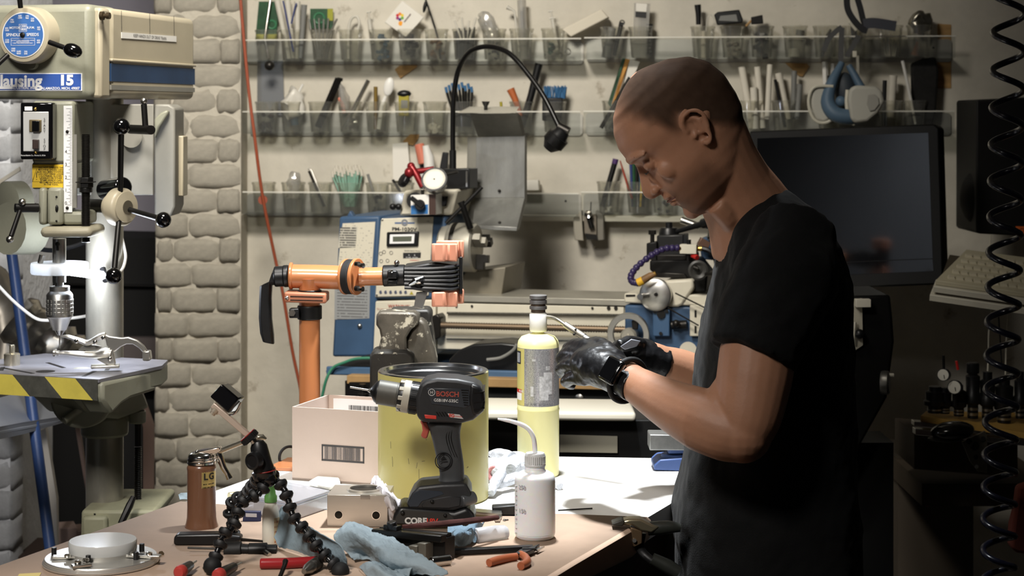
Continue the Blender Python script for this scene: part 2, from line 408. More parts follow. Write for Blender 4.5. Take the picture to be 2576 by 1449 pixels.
part('latch_knob', MB().lathe([(.008, 0), (.008, .006), (.004, .007), (.004, .012), (.006, .012), (.006, .018)], S_(253, 40), sd, 18), mat('bronze_knob', (70, 58, 42), .4, .5), cov)
for x in (305, 376, 437):
    part('pen_mark', MB().tube([S_(x, 27 + (x - 305) * .1) + sd * .0003, S_(x + 1, 82 + (x - 305) * .1) + sd * .0003], .0004, 4), INK, cov)
# speed dial
dc = Fp(84, 90)
dr = part('speed_dial', MB().lathe([(.0515, 0), (.0515, .036), (.048, .042), (.0405, .0435)], dc + ax * 0.004, -ax, 48), BEIGE, dp, 0.0)
fc = dc - ax * 0.0398
part('dial_ring', MB().lathe([(.0405, 0), (.0405, .0006)], fc, -ax, 48), INKW, dr)
part('dial_face', MB().lathe([(.0388, 0), (.0388, .0006)], fc - ax * .0005, -ax, 48), BLUEC, dr)
q = fc - ax * .0013
def dialt(s, dx, dz, size, sq=1.0): text(s, size, q + sd * dx + Z_ * dz, sd, Z_, INKW, dr, bold=0.01, squash=sq)
dialt('SPINDLE', -.0185, 0, .0075); dialt('SPEEDS', .019, 0, .0075)
dialt('MOTOR', -.0155, .0125, .0058); dialt('R.P.M.', .0155, .0125, .0058); dialt('1200\n1800', 0, .0125, .0062)
dialt('DO NOT TURN HANDWHEEL UNLESS\nMOTOR IS RUNNING\nTURN THRU SPEED RANGE DAILY', 0, -.0125, .0026)
for a_, t in ((100, '660\n1000'), (75, '590\n900'), (55, '530\n800'), (20, '460\n700'), (-22, '400\n600'), (-80, '330\n500'), (-104, '2640\n4000'), (-125, '1980\n3000'), (200, '1320\n2000'), (162, '800\n1500'), (130, '790\n1200')):
    dialt(t, .0325 * math.cos(R(a_)), .0325 * math.sin(R(a_)), .0042)
def fr_(w_, h_, dz, t=.0004):
    for s in (-1, 1):
        part('print_frame', MB().box(q + Z_ * (dz + s * h_ / 2), (w_, .0004, t), rot3(z=-11.7)), INKW, dr)
        part('print_frame', MB().box(q + sd * (s * w_ / 2) + Z_ * dz, (t, .0004, h_), rot3(z=-11.7)), INKW, dr)
fr_(.0145, .013, .0125); fr_(.0455, .0125, -.0125)
part('dial_hub', MB().lathe([(.0045, 0), (.0045, .003), (.002, .004)], q, -ax, 14), DARK, dr)
def spoke(a, b, kc, kr, KM, parent, r=.0045):
    s = part('lever_rod', MB().cyl(a, b, r), OXIDE, parent); part('knob', MB().ball(kc, kr, 20, KM), GLOSSB, s)
kd = dc - ax * .012
k1 = P(183, 127, 3.24)
spoke(P(124, 106, 3.262), P(165, 121, 3.25), k1, (.0175, .0125, .0125), rot3(y=20), dr)
spoke(P(52, 20, 3.27), P(44, -50, 3.26), P(40, -80, 3.26), (.0125, .0125, .0175), None, dr)
spoke(P(20, 138, 3.26), P(-20, 175, 3.24), P(-40, 195, 3.24), (.0175, .0125, .0125), rot3(y=40), dr)
part('dial_lug', MB().cyl(Fp(84, 160) + ax * .01, Fp(84, 160) - ax * .012, .011), GREEN, dr)
# name plate
npl = part('name_plate', MB().prism([Fp(-70, 184), Fp(207, 184), Fp(207, 228.5), Fp(-70, 228.5)], -ax * .0015), INKW, dp)
part('plate_field', MB().prism([Fp(-67, 186) - ax * .0012, Fp(205, 186) - ax * .0012, Fp(205, 226.5) - ax * .0012, Fp(-67, 226.5) - ax * .0012], -ax * .0008), BLUEP, npl)
o_ = -ax * .0021
text('Clausing', .030, Fp(40, 205) + o_, sd, Z_, INKW, npl, bold=.035, squash=1.02)
text('15', .025, Fp(168, 203) + o_, sd, Z_, INKW, npl, bold=.05, squash=1.15)
text('INDUSTRIAL INC.', .0066, Fp(61, 221.5) + o_, sd, Z_, INKW, npl, bold=.02)
text('KALAMAZOO, MICH. 49007', .0064, Fp(151, 222.5) + o_, sd, Z_, INKW, npl, bold=.02)
part('plate_bar', MB().prism([Fp(-60, 217) + o_, Fp(33, 217) + o_, Fp(33, 224) + o_, Fp(-60, 224) + o_], -ax * .0003), INKW, npl)
# switch box
DS = 3.28
def pbox(name, x0, y0, x1, y1, D, th, m, parent, bev=.001, label=None):
    a = P(x0, y1, D); b = P(x1, y0, D)
    return part(name, MB().box(((a.x + b.x) / 2, D + th / 2, (a.z + b.z) / 2), (b.x - a.x, th, b.z - a.z)), m, parent, bev, label=label)
sw = pbox('switch_box', 51, 258, 132, 401, DS, .04, GLOSSB, dp, .003)
sp = pbox('switch_plate', 58, 281, 122, 381, DS - .001, .004, mat('satin_plate', (205, 206, 204), .3, .4), sw)
pbox('start_switch', 73, 301, 104, 332, DS - .003, .006, mat('dull_gold', (112, 100, 74), .4, .6), sw)
pbox('rocker', 80, 304, 98, 331, DS - .009, .012, GLOSSB, sw)
pbox('stop_button', 81, 351, 96, 375, DS - .010, .012, mat('dark_brown', (48, 34, 30), .4), sw)
part('plate_screw', MB().ball(P(89, 274, DS), .003, 10), BRASS, sw); part('plate_screw', MB().ball(P(90, 384, DS), .003, 10), BRASS, sw)
pbox('brand_tag', 62, 268, 81, 278, DS - .0008, .002, INKW, sw, 0)
text('S\nT\nA\nR\nT', .0062, P(112, 316, DS - .0012), X_, Z_, INK, sw); text('S\nT\nO\nP', .0062, P(112, 364, DS - .0012), X_, Z_, INK, sw)
text('Furnas Electric Co., Batavia, Il., U.S.A.', .0036, P(84, 391, DS - .0008), X_, Z_, INKW, sw, squash=.8)
# feed casting below the head
D1 = 3.33
fcast = pbox('feed_casting', 80, 254, 186, 412, D1 - .02, .16, GREEN, dp, .006)
pbox('sticker_block', 80, 408, 186, 476, D1 - .015, .12, GREEN, fcast, .004)
st = pbox('warning_sticker', 81, 414, 159, 472, D1 - .0165, .001, YELL, dp, 0)
text('DO NOT OPERATE THIS\nMACHINE UNLESS LONG\nHAIR HAS BEEN CONFINED.\nDO NOT WEAR LOOSE\nCLOTHING, GLOVES,\nJEWELRY OR OTHER\nITEMS WHICH CAN\nBECOME ENTANGLED\nIN THE TOOL.', .0042, P(129, 443, D1 - .0168), X_, Z_, INK, st, bold=.01)
tr = [P(92, 425, D1 - .0168), P(81.5, 457, D1 - .0168), P(103.5, 457, D1 - .0168)]
part('warning_triangle', MB().tube([tr[0], tr[1], tr[2]], .0005, 6, closed=True), INK, st)
part('exclamation', MB().cyl(P(92, 434, D1 - .0168), P(92, 447, D1 - .0168), .0007, 6).ball(P(92, 451, D1 - .0168), .0008, 8), INK, st)
ru = pbox('depth_scale', 160, 266, 181.5, 534, D1 - .021, .002, INKW, dp, 0)
for i, t in enumerate('01234'):
    text(t, .0085, P(166, 511 - i * 32.3, D1 - .0213), X_, Z_, INK, ru)
mb = MB()
for k in range(0, 66):
    y = 515.5 - k * 4.04; wd = (14, 5, 8, 5)[k % 4] if k % 8 else 12
    if y > 272: mb.box(P(180.5 - wd / 2, y, D1 - .0212), (wd * 7e-4, .0004, .0004))
part('scale_ticks', mb, INK, ru)
part('scale_screw', MB().ball(P(169, 331, D1 - .022), .003, 10), DARK, ru); part('scale_screw', MB().ball(P(169, 523, D1 - .022), .003, 10), DARK, ru)
pbox('grey_scale', 182, 338, 193, 523, D1 - .018, .004, GREYP, dp, 0)
def rod(x, y0, y1, D, r): return (P(x, y0, D), P(x, y1, D), r)
# depth stop: threaded rod with nuts
t0, t1 = P(216, 336, 3.31), P(216, 610, 3.31); mb = MB(); prof = []
nth = 74; ln = (t0 - t1).length
for k in range(nth):
    prof += [(.0066, ln * k / nth), (.0083, ln * (k + .5) / nth)]
part('depth_rod', MB().lathe(prof, t1, Z_, 14), DARK, dp, angle=80)
for y0, y1, r in ((446, 458, .0135), (459, 472, .0135), (472, 484, .0115)):
    part('depth_nut', MB().lathe([(r, 0), (r, (y1 - y0) * 7.13e-4)], P(216, y1, 3.31), Z_, 6 if r > .012 else 20), OXIDE, dp, .001)
pbox('nut_washer', 190, 457.5, 232, 460, 3.295, .03, DARK, dp, 0)
pbox('quill_housing', 96, 472, 116, 566, D1 - .03, .10, GREEN, dp, .006); pbox('quill_housing', 118, 472, 158, 566, D1 - .03, .10, GREEN, dp, .006)
pbox('housing_wing', 156, 532, 220, 566, D1 - .02, .08, GREEN, dp, .006)
for x, y in ((142, 495), (142, 556)): part('set_screw', MB().ball(P(x, y, D1 - .031), .002, 8), OXIDE, dp)
part('oil_cap', MB().ball(P(143, 525, D1 - .030), (.003, .002, .007), 10), OXIDE, dp)
pbox('depth_collar', 100, 571, 230, 598, D1 - .045, .115, mat('worn_cast', (150, 144, 124), .5, var=.15, vs=20), dp, .008)
# quill, ring light, chuck, bit
QD = 3.345
part('quill', MB().cyl(P(149, 600, QD), P(149, 664, QD), .0122), STEEL, dp); part('quill_pin', MB().ball(P(145, 614, QD - .012), (.0045, .003, .0045), 10).cyl(P(145, 616, QD - .012), P(145, 630, QD - .012), .0025), OXIDE, dp)
FROST = mat('frosted_acrylic', (226, 230, 234), .35, trans=.35, sub=0)
part('acrylic_disc', MB().lathe([(.0125, 0), (.050, 0), (.0515, .003), (.0515, .017), (.050, .020), (.0125, .020), (.0125, 0)], P(150, 688, QD), Z_, 40, False), FROST, dp)
part('disc_post', MB().cyl(P(101, 662, QD - .02), P(106, 641, QD - .02), .005), STEEL, dp)
part('spindle', MB().cyl(P(149, 688, QD), P(149, 710, QD), .0122).cyl(P(149, 710, QD), P(149, 722, QD), .008), STEEL, dp)
u = .000721
chk = part('chuck', MB().lathe([(r * u, t * u) for r, t in ((0, -112), (17, -110), (29, -80), (33, -76), (33, -74), (33.5, -46), (33, -44), (33, -22), (30, -17), (25, -12), (25, 0), (20, 1))], P(150, 720, QD), Z_, 36), ALU, dp)
kn = MB()
for k in range(18):
    a_ = 2 * math.pi * k / 18
    for z in (-68, -58, -48, -38):
        kn.box(P(150, 720, QD) + V((math.cos(a_) * 33.2 * u, math.sin(a_) * 33.2 * u, (z + 2) * u)), (2 * u, 8 * u, 7.4 * u), rot3(z=math.degrees(a_)))
part('knurl_pads', kn, ALU, chk, .0004)
for k in range(3):
    a_ = 2.1 * k + .6; part('jaw', MB().tube([P(150, 828, QD) + V((math.cos(a_) * .008, math.sin(a_) * .008, 0)), P(150, 842, QD) + V((math.cos(a_) * .003, math.sin(a_) * .003, 0))], [.004, .002], 8), STEEL, chk)
part('drill_bit', MB().cyl(P(150, 838, QD), P(150, 876, QD), .0013, 8), STEEL, dp)
# hand feed
hx = V((.84, -.54, 0)); hc = P(288, 520, 3.36)
hub = part('feed_hub', MB().lathe([(0, -.012), (.022, -.012), (.024, -.008), (.024, .003), (.0345, .006), (.0345, .022), (.031, .027), (.028, .028), (.028, .031), (.012, .033), (.012, .0325)], hc, hx, 40), BEIGE, dp)
part('hub_cap', MB().lathe([(.0125, 0), (.0125, .0015)], hc + hx * .0325, hx, 20), mat('hub_cap', (104, 98, 84), .4, .4), hub)
part('feed_shaft', MB().cyl(P(226, 517, 3.40), hc - hx * .01, .0125), DARK, dp)
hm = hc + hx * .014
for (bx, by, bd, r) in ((305, 318, 3.29, .0155), (411, 553, 3.29, .0143), (286, 694, 3.27, .0148)):
    kb = P(bx, by, bd); dd = (kb - hm).normalized()
    s = part('feed_lever', MB().tube([hm + dd * .025, kb - dd * r * .8], [.0050, .0056], 12), OXIDE, hub); part('lever_knob', MB().ball(kb, r, 24), GLOSSB, s)
part('motor_knob', MB().cyl(P(262, 478, 3.45), P(312, 470, 3.40), .019), GLOSSB, dp, .004)
# motor side plate, crank, rear bracket
pbox('side_plate', 186, 262, 386, 491, 3.47, .010, GREYP, dp, .002)
pbox('lower_plate', 198, 262, 226, 350, 3.44, .03, GREEN, dp, .002)
br = part('motor_bracket', MB().prism([P(x, y, 3.58) for x, y in ((388, 262), (424, 262), (440, 272), (440, 520), (430, 545), (388, 545))], (0, .10, 0)), GREYP, dp, .004)
pbox('bracket_flange', 441, 342, 461, 494, 3.62, .05, BEIGE, br, .002)
part('bracket_rib', MB().prism([P(x, y, 3.56) for x, y in ((388, 300), (404, 284), (420, 276), (424, 284), (400, 320), (388, 350))], (0, .02, 0)), GREEN, br, .004)
cr = part('lock_crank', MB().cyl(P(328, 325, 3.40), P(380, 327, 3.32), .0085), OXIDE, dp)
part('crank_rod', MB().cyl(P(366, 322, 3.34), P(362, 262, 3.34), .0055), OXIDE, cr); part('crank_ball', MB().ball(P(362, 254, 3.34), .0065), STEEL, cr)
part('speed_ring', MB().cyl(P(330, 345, 3.45), P(330, 345, 3.468), .02), GREYP, dp)
# left hand quill lock and motor
ql = part('quill_lock', MB().cyl(P(38, 523, 3.28), P(96, 523, 3.30), .0080), OXIDE, dp)
part('lock_ball', MB().ball(P(56, 508, 3.28), .0065), STEEL, ql)
part('lock_lever', MB().tube([P(50, 530, 3.27), P(28, 594, 3.25)], [.004, .0045], 10), OXIDE, ql); part('lever_tip', MB().ball(P(25, 602, 3.25), .0068), STEEL, ql)
part('motor_housing', MB().lathe([(.038, 0), (.05, .004), (.05, .035), (.04, .04)], P(58, 520, 3.55), V((-.7, -.7, 0)), 28), GREEN, dp)
part('return_spring_can', MB().cyl(P(20, 575, 3.5), P(80, 575, 3.55), .05), GREEN, dp)
# column, table, collars, base
CY = V((-.773, 3.5, 0))
part('column', MB().cyl(CY + Z_ * .74, CY + Z_ * 1.60, .0352, 40), WORN, dp)
zT = 1.078; c_fr = V((-.7076, 3.2, 0)); sdir = V((.066, .176, 0)).normalized(); tl = V((-.176, .066, 0)).normalized()
def tb(a, b): return c_fr + sdir * a + tl * b
qd = [tb(0, .01), tb(.19, 0), tb(.26, .03), tb(.26, .30), tb(.19, .33), tb(0, .33)]
TABT = mat('drill_table_steel', (150, 150, 158), .34, .45, var=.25, vs=14)
tabl = part('drill_table', MB().prism([p + Z_ * (zT - .006) for p in qd], Z_ * .006), TABT, dp)
qs = [tb(.001, .012), tb(.189, .001), tb(.26, .03), tb(.26, .30), tb(.19, .33), tb(.001, .33)]
part('table_body', MB().prism([p + Z_ * (zT - .038) for p in qs], Z_ * .0325), GREEN, tabl, .004)
for a0, b0, a1, b1 in ((.02, .055, .085, .075), (.10, .06, .13, .075), (.02, .16, .06, .25), (.10, .15, .15, .22), (.03, .235, .07, .26)):
    p0, p1 = tb(a0, b0), tb(a1, b1); d = (p1 - p0).normalized(); s = d.cross(Z_) * .004
    part('table_slot', MB().prism([p0 - s + Z_ * (zT - .0002), p1 - s + Z_ * (zT - .0002), p1 + s + Z_ * (zT - .0002), p0 + s + Z_ * (zT - .0002)], Z_ * .0005), OXIDE, tabl)
part('table_hole', MB().lathe([(.017, 0), (.017, .0005)], tb(.05, .155) + Z_ * (zT - .0002), Z_, 24), OXIDE, tabl)
bs = [0.0, .022, .085, .152, .222, .29, .33]; bo = [.0, .034]
for k in range(6):
    h0, h1 = zT - .037, zT - .001; b0, b1 = .012 + max(0, bs[k] - .012) , bs[k + 1]; sl = .036
    c = lambda b: max(.0125, min(.33, b))
    qq = [tb(-.0008, c(b0)) + Z_ * h0, tb(-.0008, c(b1)) + Z_ * h0, tb(-.0008, c(b1 + sl)) + Z_ * h1, tb(-.0008, c(b0 + sl)) + Z_ * h1]
    if k == 0: qq[3] = tb(-.0008, .0125) + Z_ * h1
    part('stripe_tape', MB().prism(qq, -sdir.cross(Z_).cross(Z_) * -.0006), TAPEB if k % 2 == 0 else TAPEY, tabl)
part('table_gusset', MB().prism([tb(a_, .003) + Z_ * (zT - z) for a_, z in ((.001, .036), (.03, .065), (.06, .052), (.09, .046), (.17, .044), (.19, .03), (.19, .006), (.001, .006))], tl * .05), GREEN, tabl, .006)
arm = part('table_arm', MB().prism([tb(.04, .09) + Z_ * (zT - .037), tb(.26, .09) + Z_ * (zT - .037), tb(.30, .09) + Z_ * (zT - .10), tb(.20, .09) + Z_ * (zT - .105), tb(.10, .09) + Z_ * (zT - .08)], tl * .10), GREEN, dp, .01)
part('trunnion', MB().cyl(P(205, 1000, 3.33), P(215, 1000, 3.43), .055, 36), GREEN, arm, .004)
part('tilt_pin', MB().cyl(P(162, 1058, 3.31), P(205, 1026, 3.33), .007), GREEN, arm)
def col(y0, y1, r, m=GREEN, bev=.006): return part('column_collar', MB().cyl(P(265, y1, 3.5).xyz * V((0, 0, 1)).z * 0 + V((CY.x, CY.y, P(0, y1, 3.5).z)), V((CY.x, CY.y, P(0, y0, 3.5).z)), r, 40), m, dp, bev)
col(905, 1040, .049); col(1042, 1096, .0445)
part('rack_boss', MB().cyl(P(345, 1064, 3.5), P(345, 1032, 3.5), .0165, 24), GREEN, dp, .003); pbox('boss_web', 300, 1036, 345, 1062, 3.49, .03, GREEN, dp, .003)
t0, t1 = P(347, 1122, 3.5), P(347, 1286, 3.5); ln = (t0 - t1).length; prof = []
for k in range(34): prof += [(.0058, ln * k / 34), (.0075, ln * (k + .55) / 34)]
part('elevating_screw', MB().lathe(prof, t1, Z_, 14).cyl(t0, P(347, 1066, 3.5), .0062), DARK, dp, angle=80)
bb = part('base_casting', MB().prism([P(x, y, 3.40) for x, y in ((204, 1284), (390, 1284), (392, 1300), (370, 1330), (400, 1460), (200, 1460))], (0, .20, 0)), mat('olive_cast', (150, 148, 122), .55, var=.2, vs=16), dp, .008)
pbox('clamp_slit', 236, 1292, 240, 1370, 3.398, .01, OXIDE, bb, 0); pbox('clamp_boss', 206, 1300, 268, 1380, 3.385, .03, mat('olive_cast', (150, 148, 122)), bb, .006)
part('clamp_lever', MB().tube([P(336, 1250, 3.38), P(326, 1272, 3.37), P(304, 1318, 3.36)], [.005, .007, .006], 8), OXIDE, bb)
part('pedestal', MB().box((-.773, 3.52, .34), (.22, .22, .68)), GREEN, dp, .01); part('foot_plate', MB().box((-.773, 3.47, .02), (.42, .5, .04)), GREEN, dp, .006)
# cable clip to the lamp, led lamp on the press
lampd = thing('led_tube_lamp', 'short glowing white LED tube lamp beside the drill chuck', 'lamp', P(262, 694, 3.42))
part('lamp_clamp', MB().cyl(P(258, 676, 3.44), P(266, 706, 3.42), .006), BLACK, lampd)
LED = mat('led_emitter', (255, 255, 255), .5, emit=((235, 242, 255), 330.0))
part('led_tube', MB().tube([P(166, 682, 3.37), P(170, 683, 3.37), P(258, 693, 3.41), P(262, 694, 3.41)], [.003, .0065, .0075, .005], 14), LED, lampd)
part('lamp_cable', MB().tube([P(300, 575, 3.5), P(312, 620, 3.5), P(316, 650, 3.49), P(306, 680, 3.46), P(285, 690, 3.43)], .0028, 8, 6), WHITE, lampd)
# locking c-clamp pliers lying on the drill table
LP_ = mat('nickel_plate', (200, 198, 192), .3, .9, var=.08, vs=20)
Dq = 3.30
lk_ = thing('locking_pliers', 'nickel locking C-clamp pliers lying on the striped drill table', 'pliers', P(230, 925, Dq))
def pp_(pts, D, th, off=0): return MB().prism([P(x, y, D) for x, y in pts], (0, th, 0))
uj = part('upper_jaw', pp_([(262, 840), (275, 846), (305, 850), (322, 848), (345, 856), (362, 870), (372, 886), (362, 890), (350, 876), (334, 866), (318, 866), (303, 873), (290, 884), (280, 886), (268, 870)], Dq, .007), LP_, lk_, .0015)
part('swivel_pad', pp_([(358, 884), (376, 883), (379, 905), (373, 909), (358, 908)], Dq - .006, .018), LP_, uj, .002)
uh = part('upper_handle', MB().tube([P(152, 846, Dq), P(172, 847, Dq), P(205, 858, Dq), P(222, 862, Dq), P(250, 848, Dq), P(266, 842, Dq)], [.002, .005, .0065, .0075, .0085, .007], 10, 5, flat=(1, .7)), LP_, lk_)
part('release_lever', pp_([(196, 880), (214, 866), (240, 868), (256, 872), (252, 880), (225, 882)], Dq + .003, .004), LP_, uh, .0008)
lh = part('lower_handle', MB().tube([P(148, 888, Dq), P(165, 888, Dq), P(200, 891, Dq), P(240, 893, Dq), P(265, 888, Dq), P(280, 890, Dq)], [.005, .006, .0085, .010, .012, .010], 10, 5, flat=(1, .7)), LP_, lk_)
part('lower_jaw', pp_([(232, 886), (262, 876), (276, 876), (286, 890), (290, 915), (286, 922), (268, 918), (245, 906)], Dq - .002, .008), LP_, lh, .0015)
part('base_pad', MB().box(P(265, 921, Dq), (.05, .03, .005), rot3(z=12)), LP_, lh, .0015)
part('adjust_screw', MB().cyl(P(134, 887, Dq), P(150, 888, Dq), .0045).cyl(P(134, 887, Dq), P(142, 887.5, Dq), .007), LP_, lh, .001)
for x, y in ((260, 850), (239, 861), (192, 858), (264, 890), (276, 903)): part('rivet', MB().ball(P(x, y, Dq - .008), (.0042, .002, .0042), 12), CHROME, lk_)
part('dowel_centre', MB().lathe([(.0145, 0), (.0145, .020), (.0125, .0215), (.005, .0215), (.005, .036), (.0045, .037)], tb(.10, .262) + Z_ * (zT + .0001), Z_, 28), mat('warm_steel', (206, 198, 176), .25, .9), loc=tb(.10, .262) + Z_ * zT, cat='centre pin', label='small round brass-toned stepped plug standing on the drill table')
# ================================================================ wall shelves and what stands on them
CUPM = clear('clear_cup', (238, 237, 230), .28, .08)
ACR = clear('clear_acrylic', (224, 226, 224), .10, .03)
SC.cycles.transparent_max_bounces = 32
ACRE = mat('acrylic_edge', (224, 222, 212), .3)
SHM = mat('shelf_metal', (178, 176, 168), .42, .75, var=.12, vs=8)
def wdir(): return (W(2000, 285) - W(800, 285)).normalized()
WD = wdir(); WN = V((WD.y, -WD.x, 0))                # along the wall to the right, and out of the wall
def wp(px, py, off): return rp(px, py, W(1288, 285) + WN * off, WN)
def shelf(x0, x1, y, label, holes=()):
    s = thing('wall_shelf', label, 'shelf', wp((x0 + x1) / 2, y + 56, .0), 'clear trough shelves on the plaster wall')
    r = 9; pts = []
    for cx, cy, a0 in ((x1 - r, y + 5 + r, -90), (x1 - r, y + 62 - r, 0), (x0 + r, y + 62 - r, 90), (x0 + r, y + 5 + r, 180)):
        for k in range(4):
            a = R(a0 + k * 30); pts.append(wp(cx + r * math.cos(a), cy + r * math.sin(a), .002))
    part('back_plate', MB().prism(pts, WN * .003), SHM, s)
    zb_ = wp(x0, y + 53, .045).z; zt_ = wp(x0, y, .088).z
    a = wp(x0, y, .006); b = wp(x1, y, .006); a.z = b.z = zb_ - .003; xx = WN * .082
    part('shelf_floor', MB().add([a + Z_ * .002, b + Z_ * .002, b + xx, a + xx], [(0, 1, 2, 3)]), ACR, s)
    la = a + xx; lb = b + xx
    part('front_lip', MB().add([la, lb, lb + Z_ * (zt_ - zb_), la + Z_ * (zt_ - zb_)], [(0, 1, 2, 3)]), ACR, s)
    part('lip_edge', MB().prism([la + Z_ * (zt_ - zb_ + .0005), lb + Z_ * (zt_ - zb_ + .0005), lb + Z_ * (zt_ - zb_ + .0035), la + Z_ * (zt_ - zb_ + .0035)], WN * .0028), ACRE, s)
    for h in holes: part('screw_hole', MB().cyl(wp(h[0], h[1], .0052), wp(h[0], h[1], .0058), .0032, 12), OXIDE, s)
    return zb_
Z1 = shelf(622, 1468, 100, 'clear trough shelf crowded with cups, topmost on the side near the brick pillar')
Z1r = shelf(1476, 2394, 94, 'clear trough shelf with straps hanging over it, topmost above the monitor', [(2348, 120)])
Z2 = shelf(630, 1466, 280, 'middle clear trough shelf passing behind the black gooseneck lamp', [])
Z2r = shelf(1474, 2392, 279, 'middle clear trough shelf behind the respirator and the man\'s head')
Z3 = shelf(622, 1462, 482, 'lowest clear trough shelf holding the green swabs and white bottles', [(1423, 506)])
Z3r = shelf(1468, 1900, 482, 'lowest clear trough shelf with markers just in front of the man\'s face')
ZR = {1: (Z1, 100), 2: (Z2, 280), 3: (Z3, 482), 4: (Z1r, 94), 5: (Z2r, 279), 6: (Z3r, 482)}
mb = MB(); H_ = .083
mb.lathe([(0, .0015), (.0240, .0012), (.0250, .002), (.0312, H_ - .006), (.0330, H_ - .005), (.0333, H_), (.0322, H_ + .0005)], (0, 0, 0), Z_, 24, False)
CUP = part('plastic_cup', mb, CUPM, loc=(0, 0, 0)); CUPMESH = CUP.data; bpy.data.objects.remove(CUP)
ROWN = {1: 'top shelf by the pillar', 2: 'middle shelf by the pillar', 3: 'lowest shelf by the pillar', 4: 'top shelf above the monitor', 5: 'middle shelf by the mask', 6: 'lowest shelf by the face'}
def cup(row, x, what):
    z, y = ZR[row]; p = wp(x, y, .046); p.z = z
    o = bpy.data.objects.new('plastic_cup', CUPMESH); COL.objects.link(o); o.location = p
    o.rotation_euler = (0, 0, random.random() * 6)
    o['label'] = f'clear plastic cup {what}, {ROWN[row]}'; o['category'] = 'cup'; o['group'] = 'clear plastic cups on the wall shelves'
    return p
def wm(px): return DW(px) / F                        # metres per pixel near the wall
def stick(name, pts, r, m, label, cat, off=.046, seg=10, rr=None, group=None, n=0):
    q = [wp(x, y, off + (o[0] if o else 0)) for x, y, *o in pts]; s = wm(pts[0][0])
    rs = [k * s for k in r] if isinstance(r, (list, tuple)) else r * s
    return part(name, MB().tube(q, rs, seg, n), m, loc=q[0], cat=cat, label=label, group=group)
def flatp(name, pts, th, m, label, cat, off=.04, bev=0):
    q = [wp(x, y, off) for x, y in pts]
    return part(name, MB().prism(q, WN * th), m, bev=bev, loc=q[0], cat=cat, label=label)
def bits(x, row, m, label, n=12, r=4, spread=14, h=30, name='loose_hardware'):
    z, y = ZR[row]; rnd = random.Random(x); mb = MB(); b = wp(x, y, .046)
    for k in range(n):
        p = b + WD * rnd.uniform(-spread, spread) * wm(x) + WN * rnd.uniform(-.012, .012); p.z = z + .004 + rnd.uniform(0, h) * wm(x)
        mb.box(p, (rnd.uniform(1, 2.6) * r * wm(x), rnd.uniform(1, 2) * r * wm(x), rnd.uniform(1, 2.6) * r * wm(x)), rot3(rnd.uniform(0, 90), rnd.uniform(0, 90), rnd.uniform(0, 90)))
    b.z = z
    return part(name, mb, m, loc=b, cat='hardware', label=label, kind='stuff', bev=.0008)
GRN = mat('green_card', (30, 74, 44), .5, var=.5, vs=30); LIME = mat('lime_card', (150, 150, 40), .5)
TBLUE = mat('teal_blue', (66, 92, 112), .5); TAN = mat('tan_brown', (120, 88, 52), .6, var=.3, vs=40); MILK = mat('milky_plastic', (214, 210, 198), .4, trans=.2)
BAG = clear('clear_bag', (232, 230, 224), .5, .28, .2); GREYM = mat('grey_plastic', (120, 120, 116), .5); NAVY = mat('navy_blue', (48, 60, 110), .5)
BRISB = mat('blue_bristle', (58, 104, 146), .6); OLIVE = mat('olive_yellow', (160, 148, 40), .5); CARDW = mat('white_card', (222, 218, 208), .6); PURP = mat('purple_cap', (70, 44, 96), .5)
PINK = mat('salmon_plastic', (204, 120, 96), .45); SWABG = mat('green_swab', (140, 186, 166), .5, trans=.1); ROLL = mat('white_paper_roll', (212, 206, 192), .7, var=.08)
# --- top shelf, side of the pillar
cup(1, 672, 'with a long steel spoon'); stick('steel_spoon', [(683, -20), (666, 95, .02), (676, 148, .048)], [3, 3, 2.5], STEEL, 'long steel measuring spoon dangling over the top shelf lip', 'spoon', .05)
part('spoon_bowl', MB().ball(wp(678, 165, .105), .0135, 18), DARK, loc=wp(678, 165, .105), cat='steel ball', label='dark polished steel ball hanging below the top shelf')
g_ = flatp('green_packet', [(652, 4), (692, 4), (700, 30), (696, 100), (643, 100)], .004, GRN, 'dark green packet leaning behind the long steel spoon', 'packet', .03)
part('packet_band', MB().prism([wp(x, y, .0345) for x, y in ((645, 86), (697, 86), (697, 100), (644, 100))], WN * .0006), LIME, g_)
part('packet_loop', MB().torus(wp(684, 62, .0348), WN, .011, .0028, 24, 6), mat('green_loop', (60, 120, 84), .5), g_)
cup(1, 735, 'stuffed with blue printed plastic sleeves')
for i, (a, b, c, d, m_) in enumerate(((697, 0, 727, 148, MILK), (722, -8, 738, 146, MILK), (748, 4, 748, 148, MILK), (765, 12, 756, 146, GREYM))):
    stick('plastic_sleeve', [(c, d), (a, b)], [5, 8], m_, ('pale plastic sleeve leaning furthest towards the pillar in the sleeve cup', 'pale plastic sleeve second from the pillar in the sleeve cup', 'pale plastic sleeve third from the pillar in the sleeve cup', 'grey plastic sleeve nearest the steel rods in the sleeve cup')[i], 'plastic sleeve', .04 + .006 * i)
stick('marker_strip', [(738, 130), (716, 20), (712, 2)], 2.2, NAVY, 'blue printed strip standing among the pale plastic sleeves', 'strip', .075)
stick('cable_tie', [(733, 60), (742, 20), (746, 8)], 2.2, NAVY, 'short dark blue strip beside the pale plastic sleeves', 'strip', .07)
cup(1, 812, 'of steel rods')
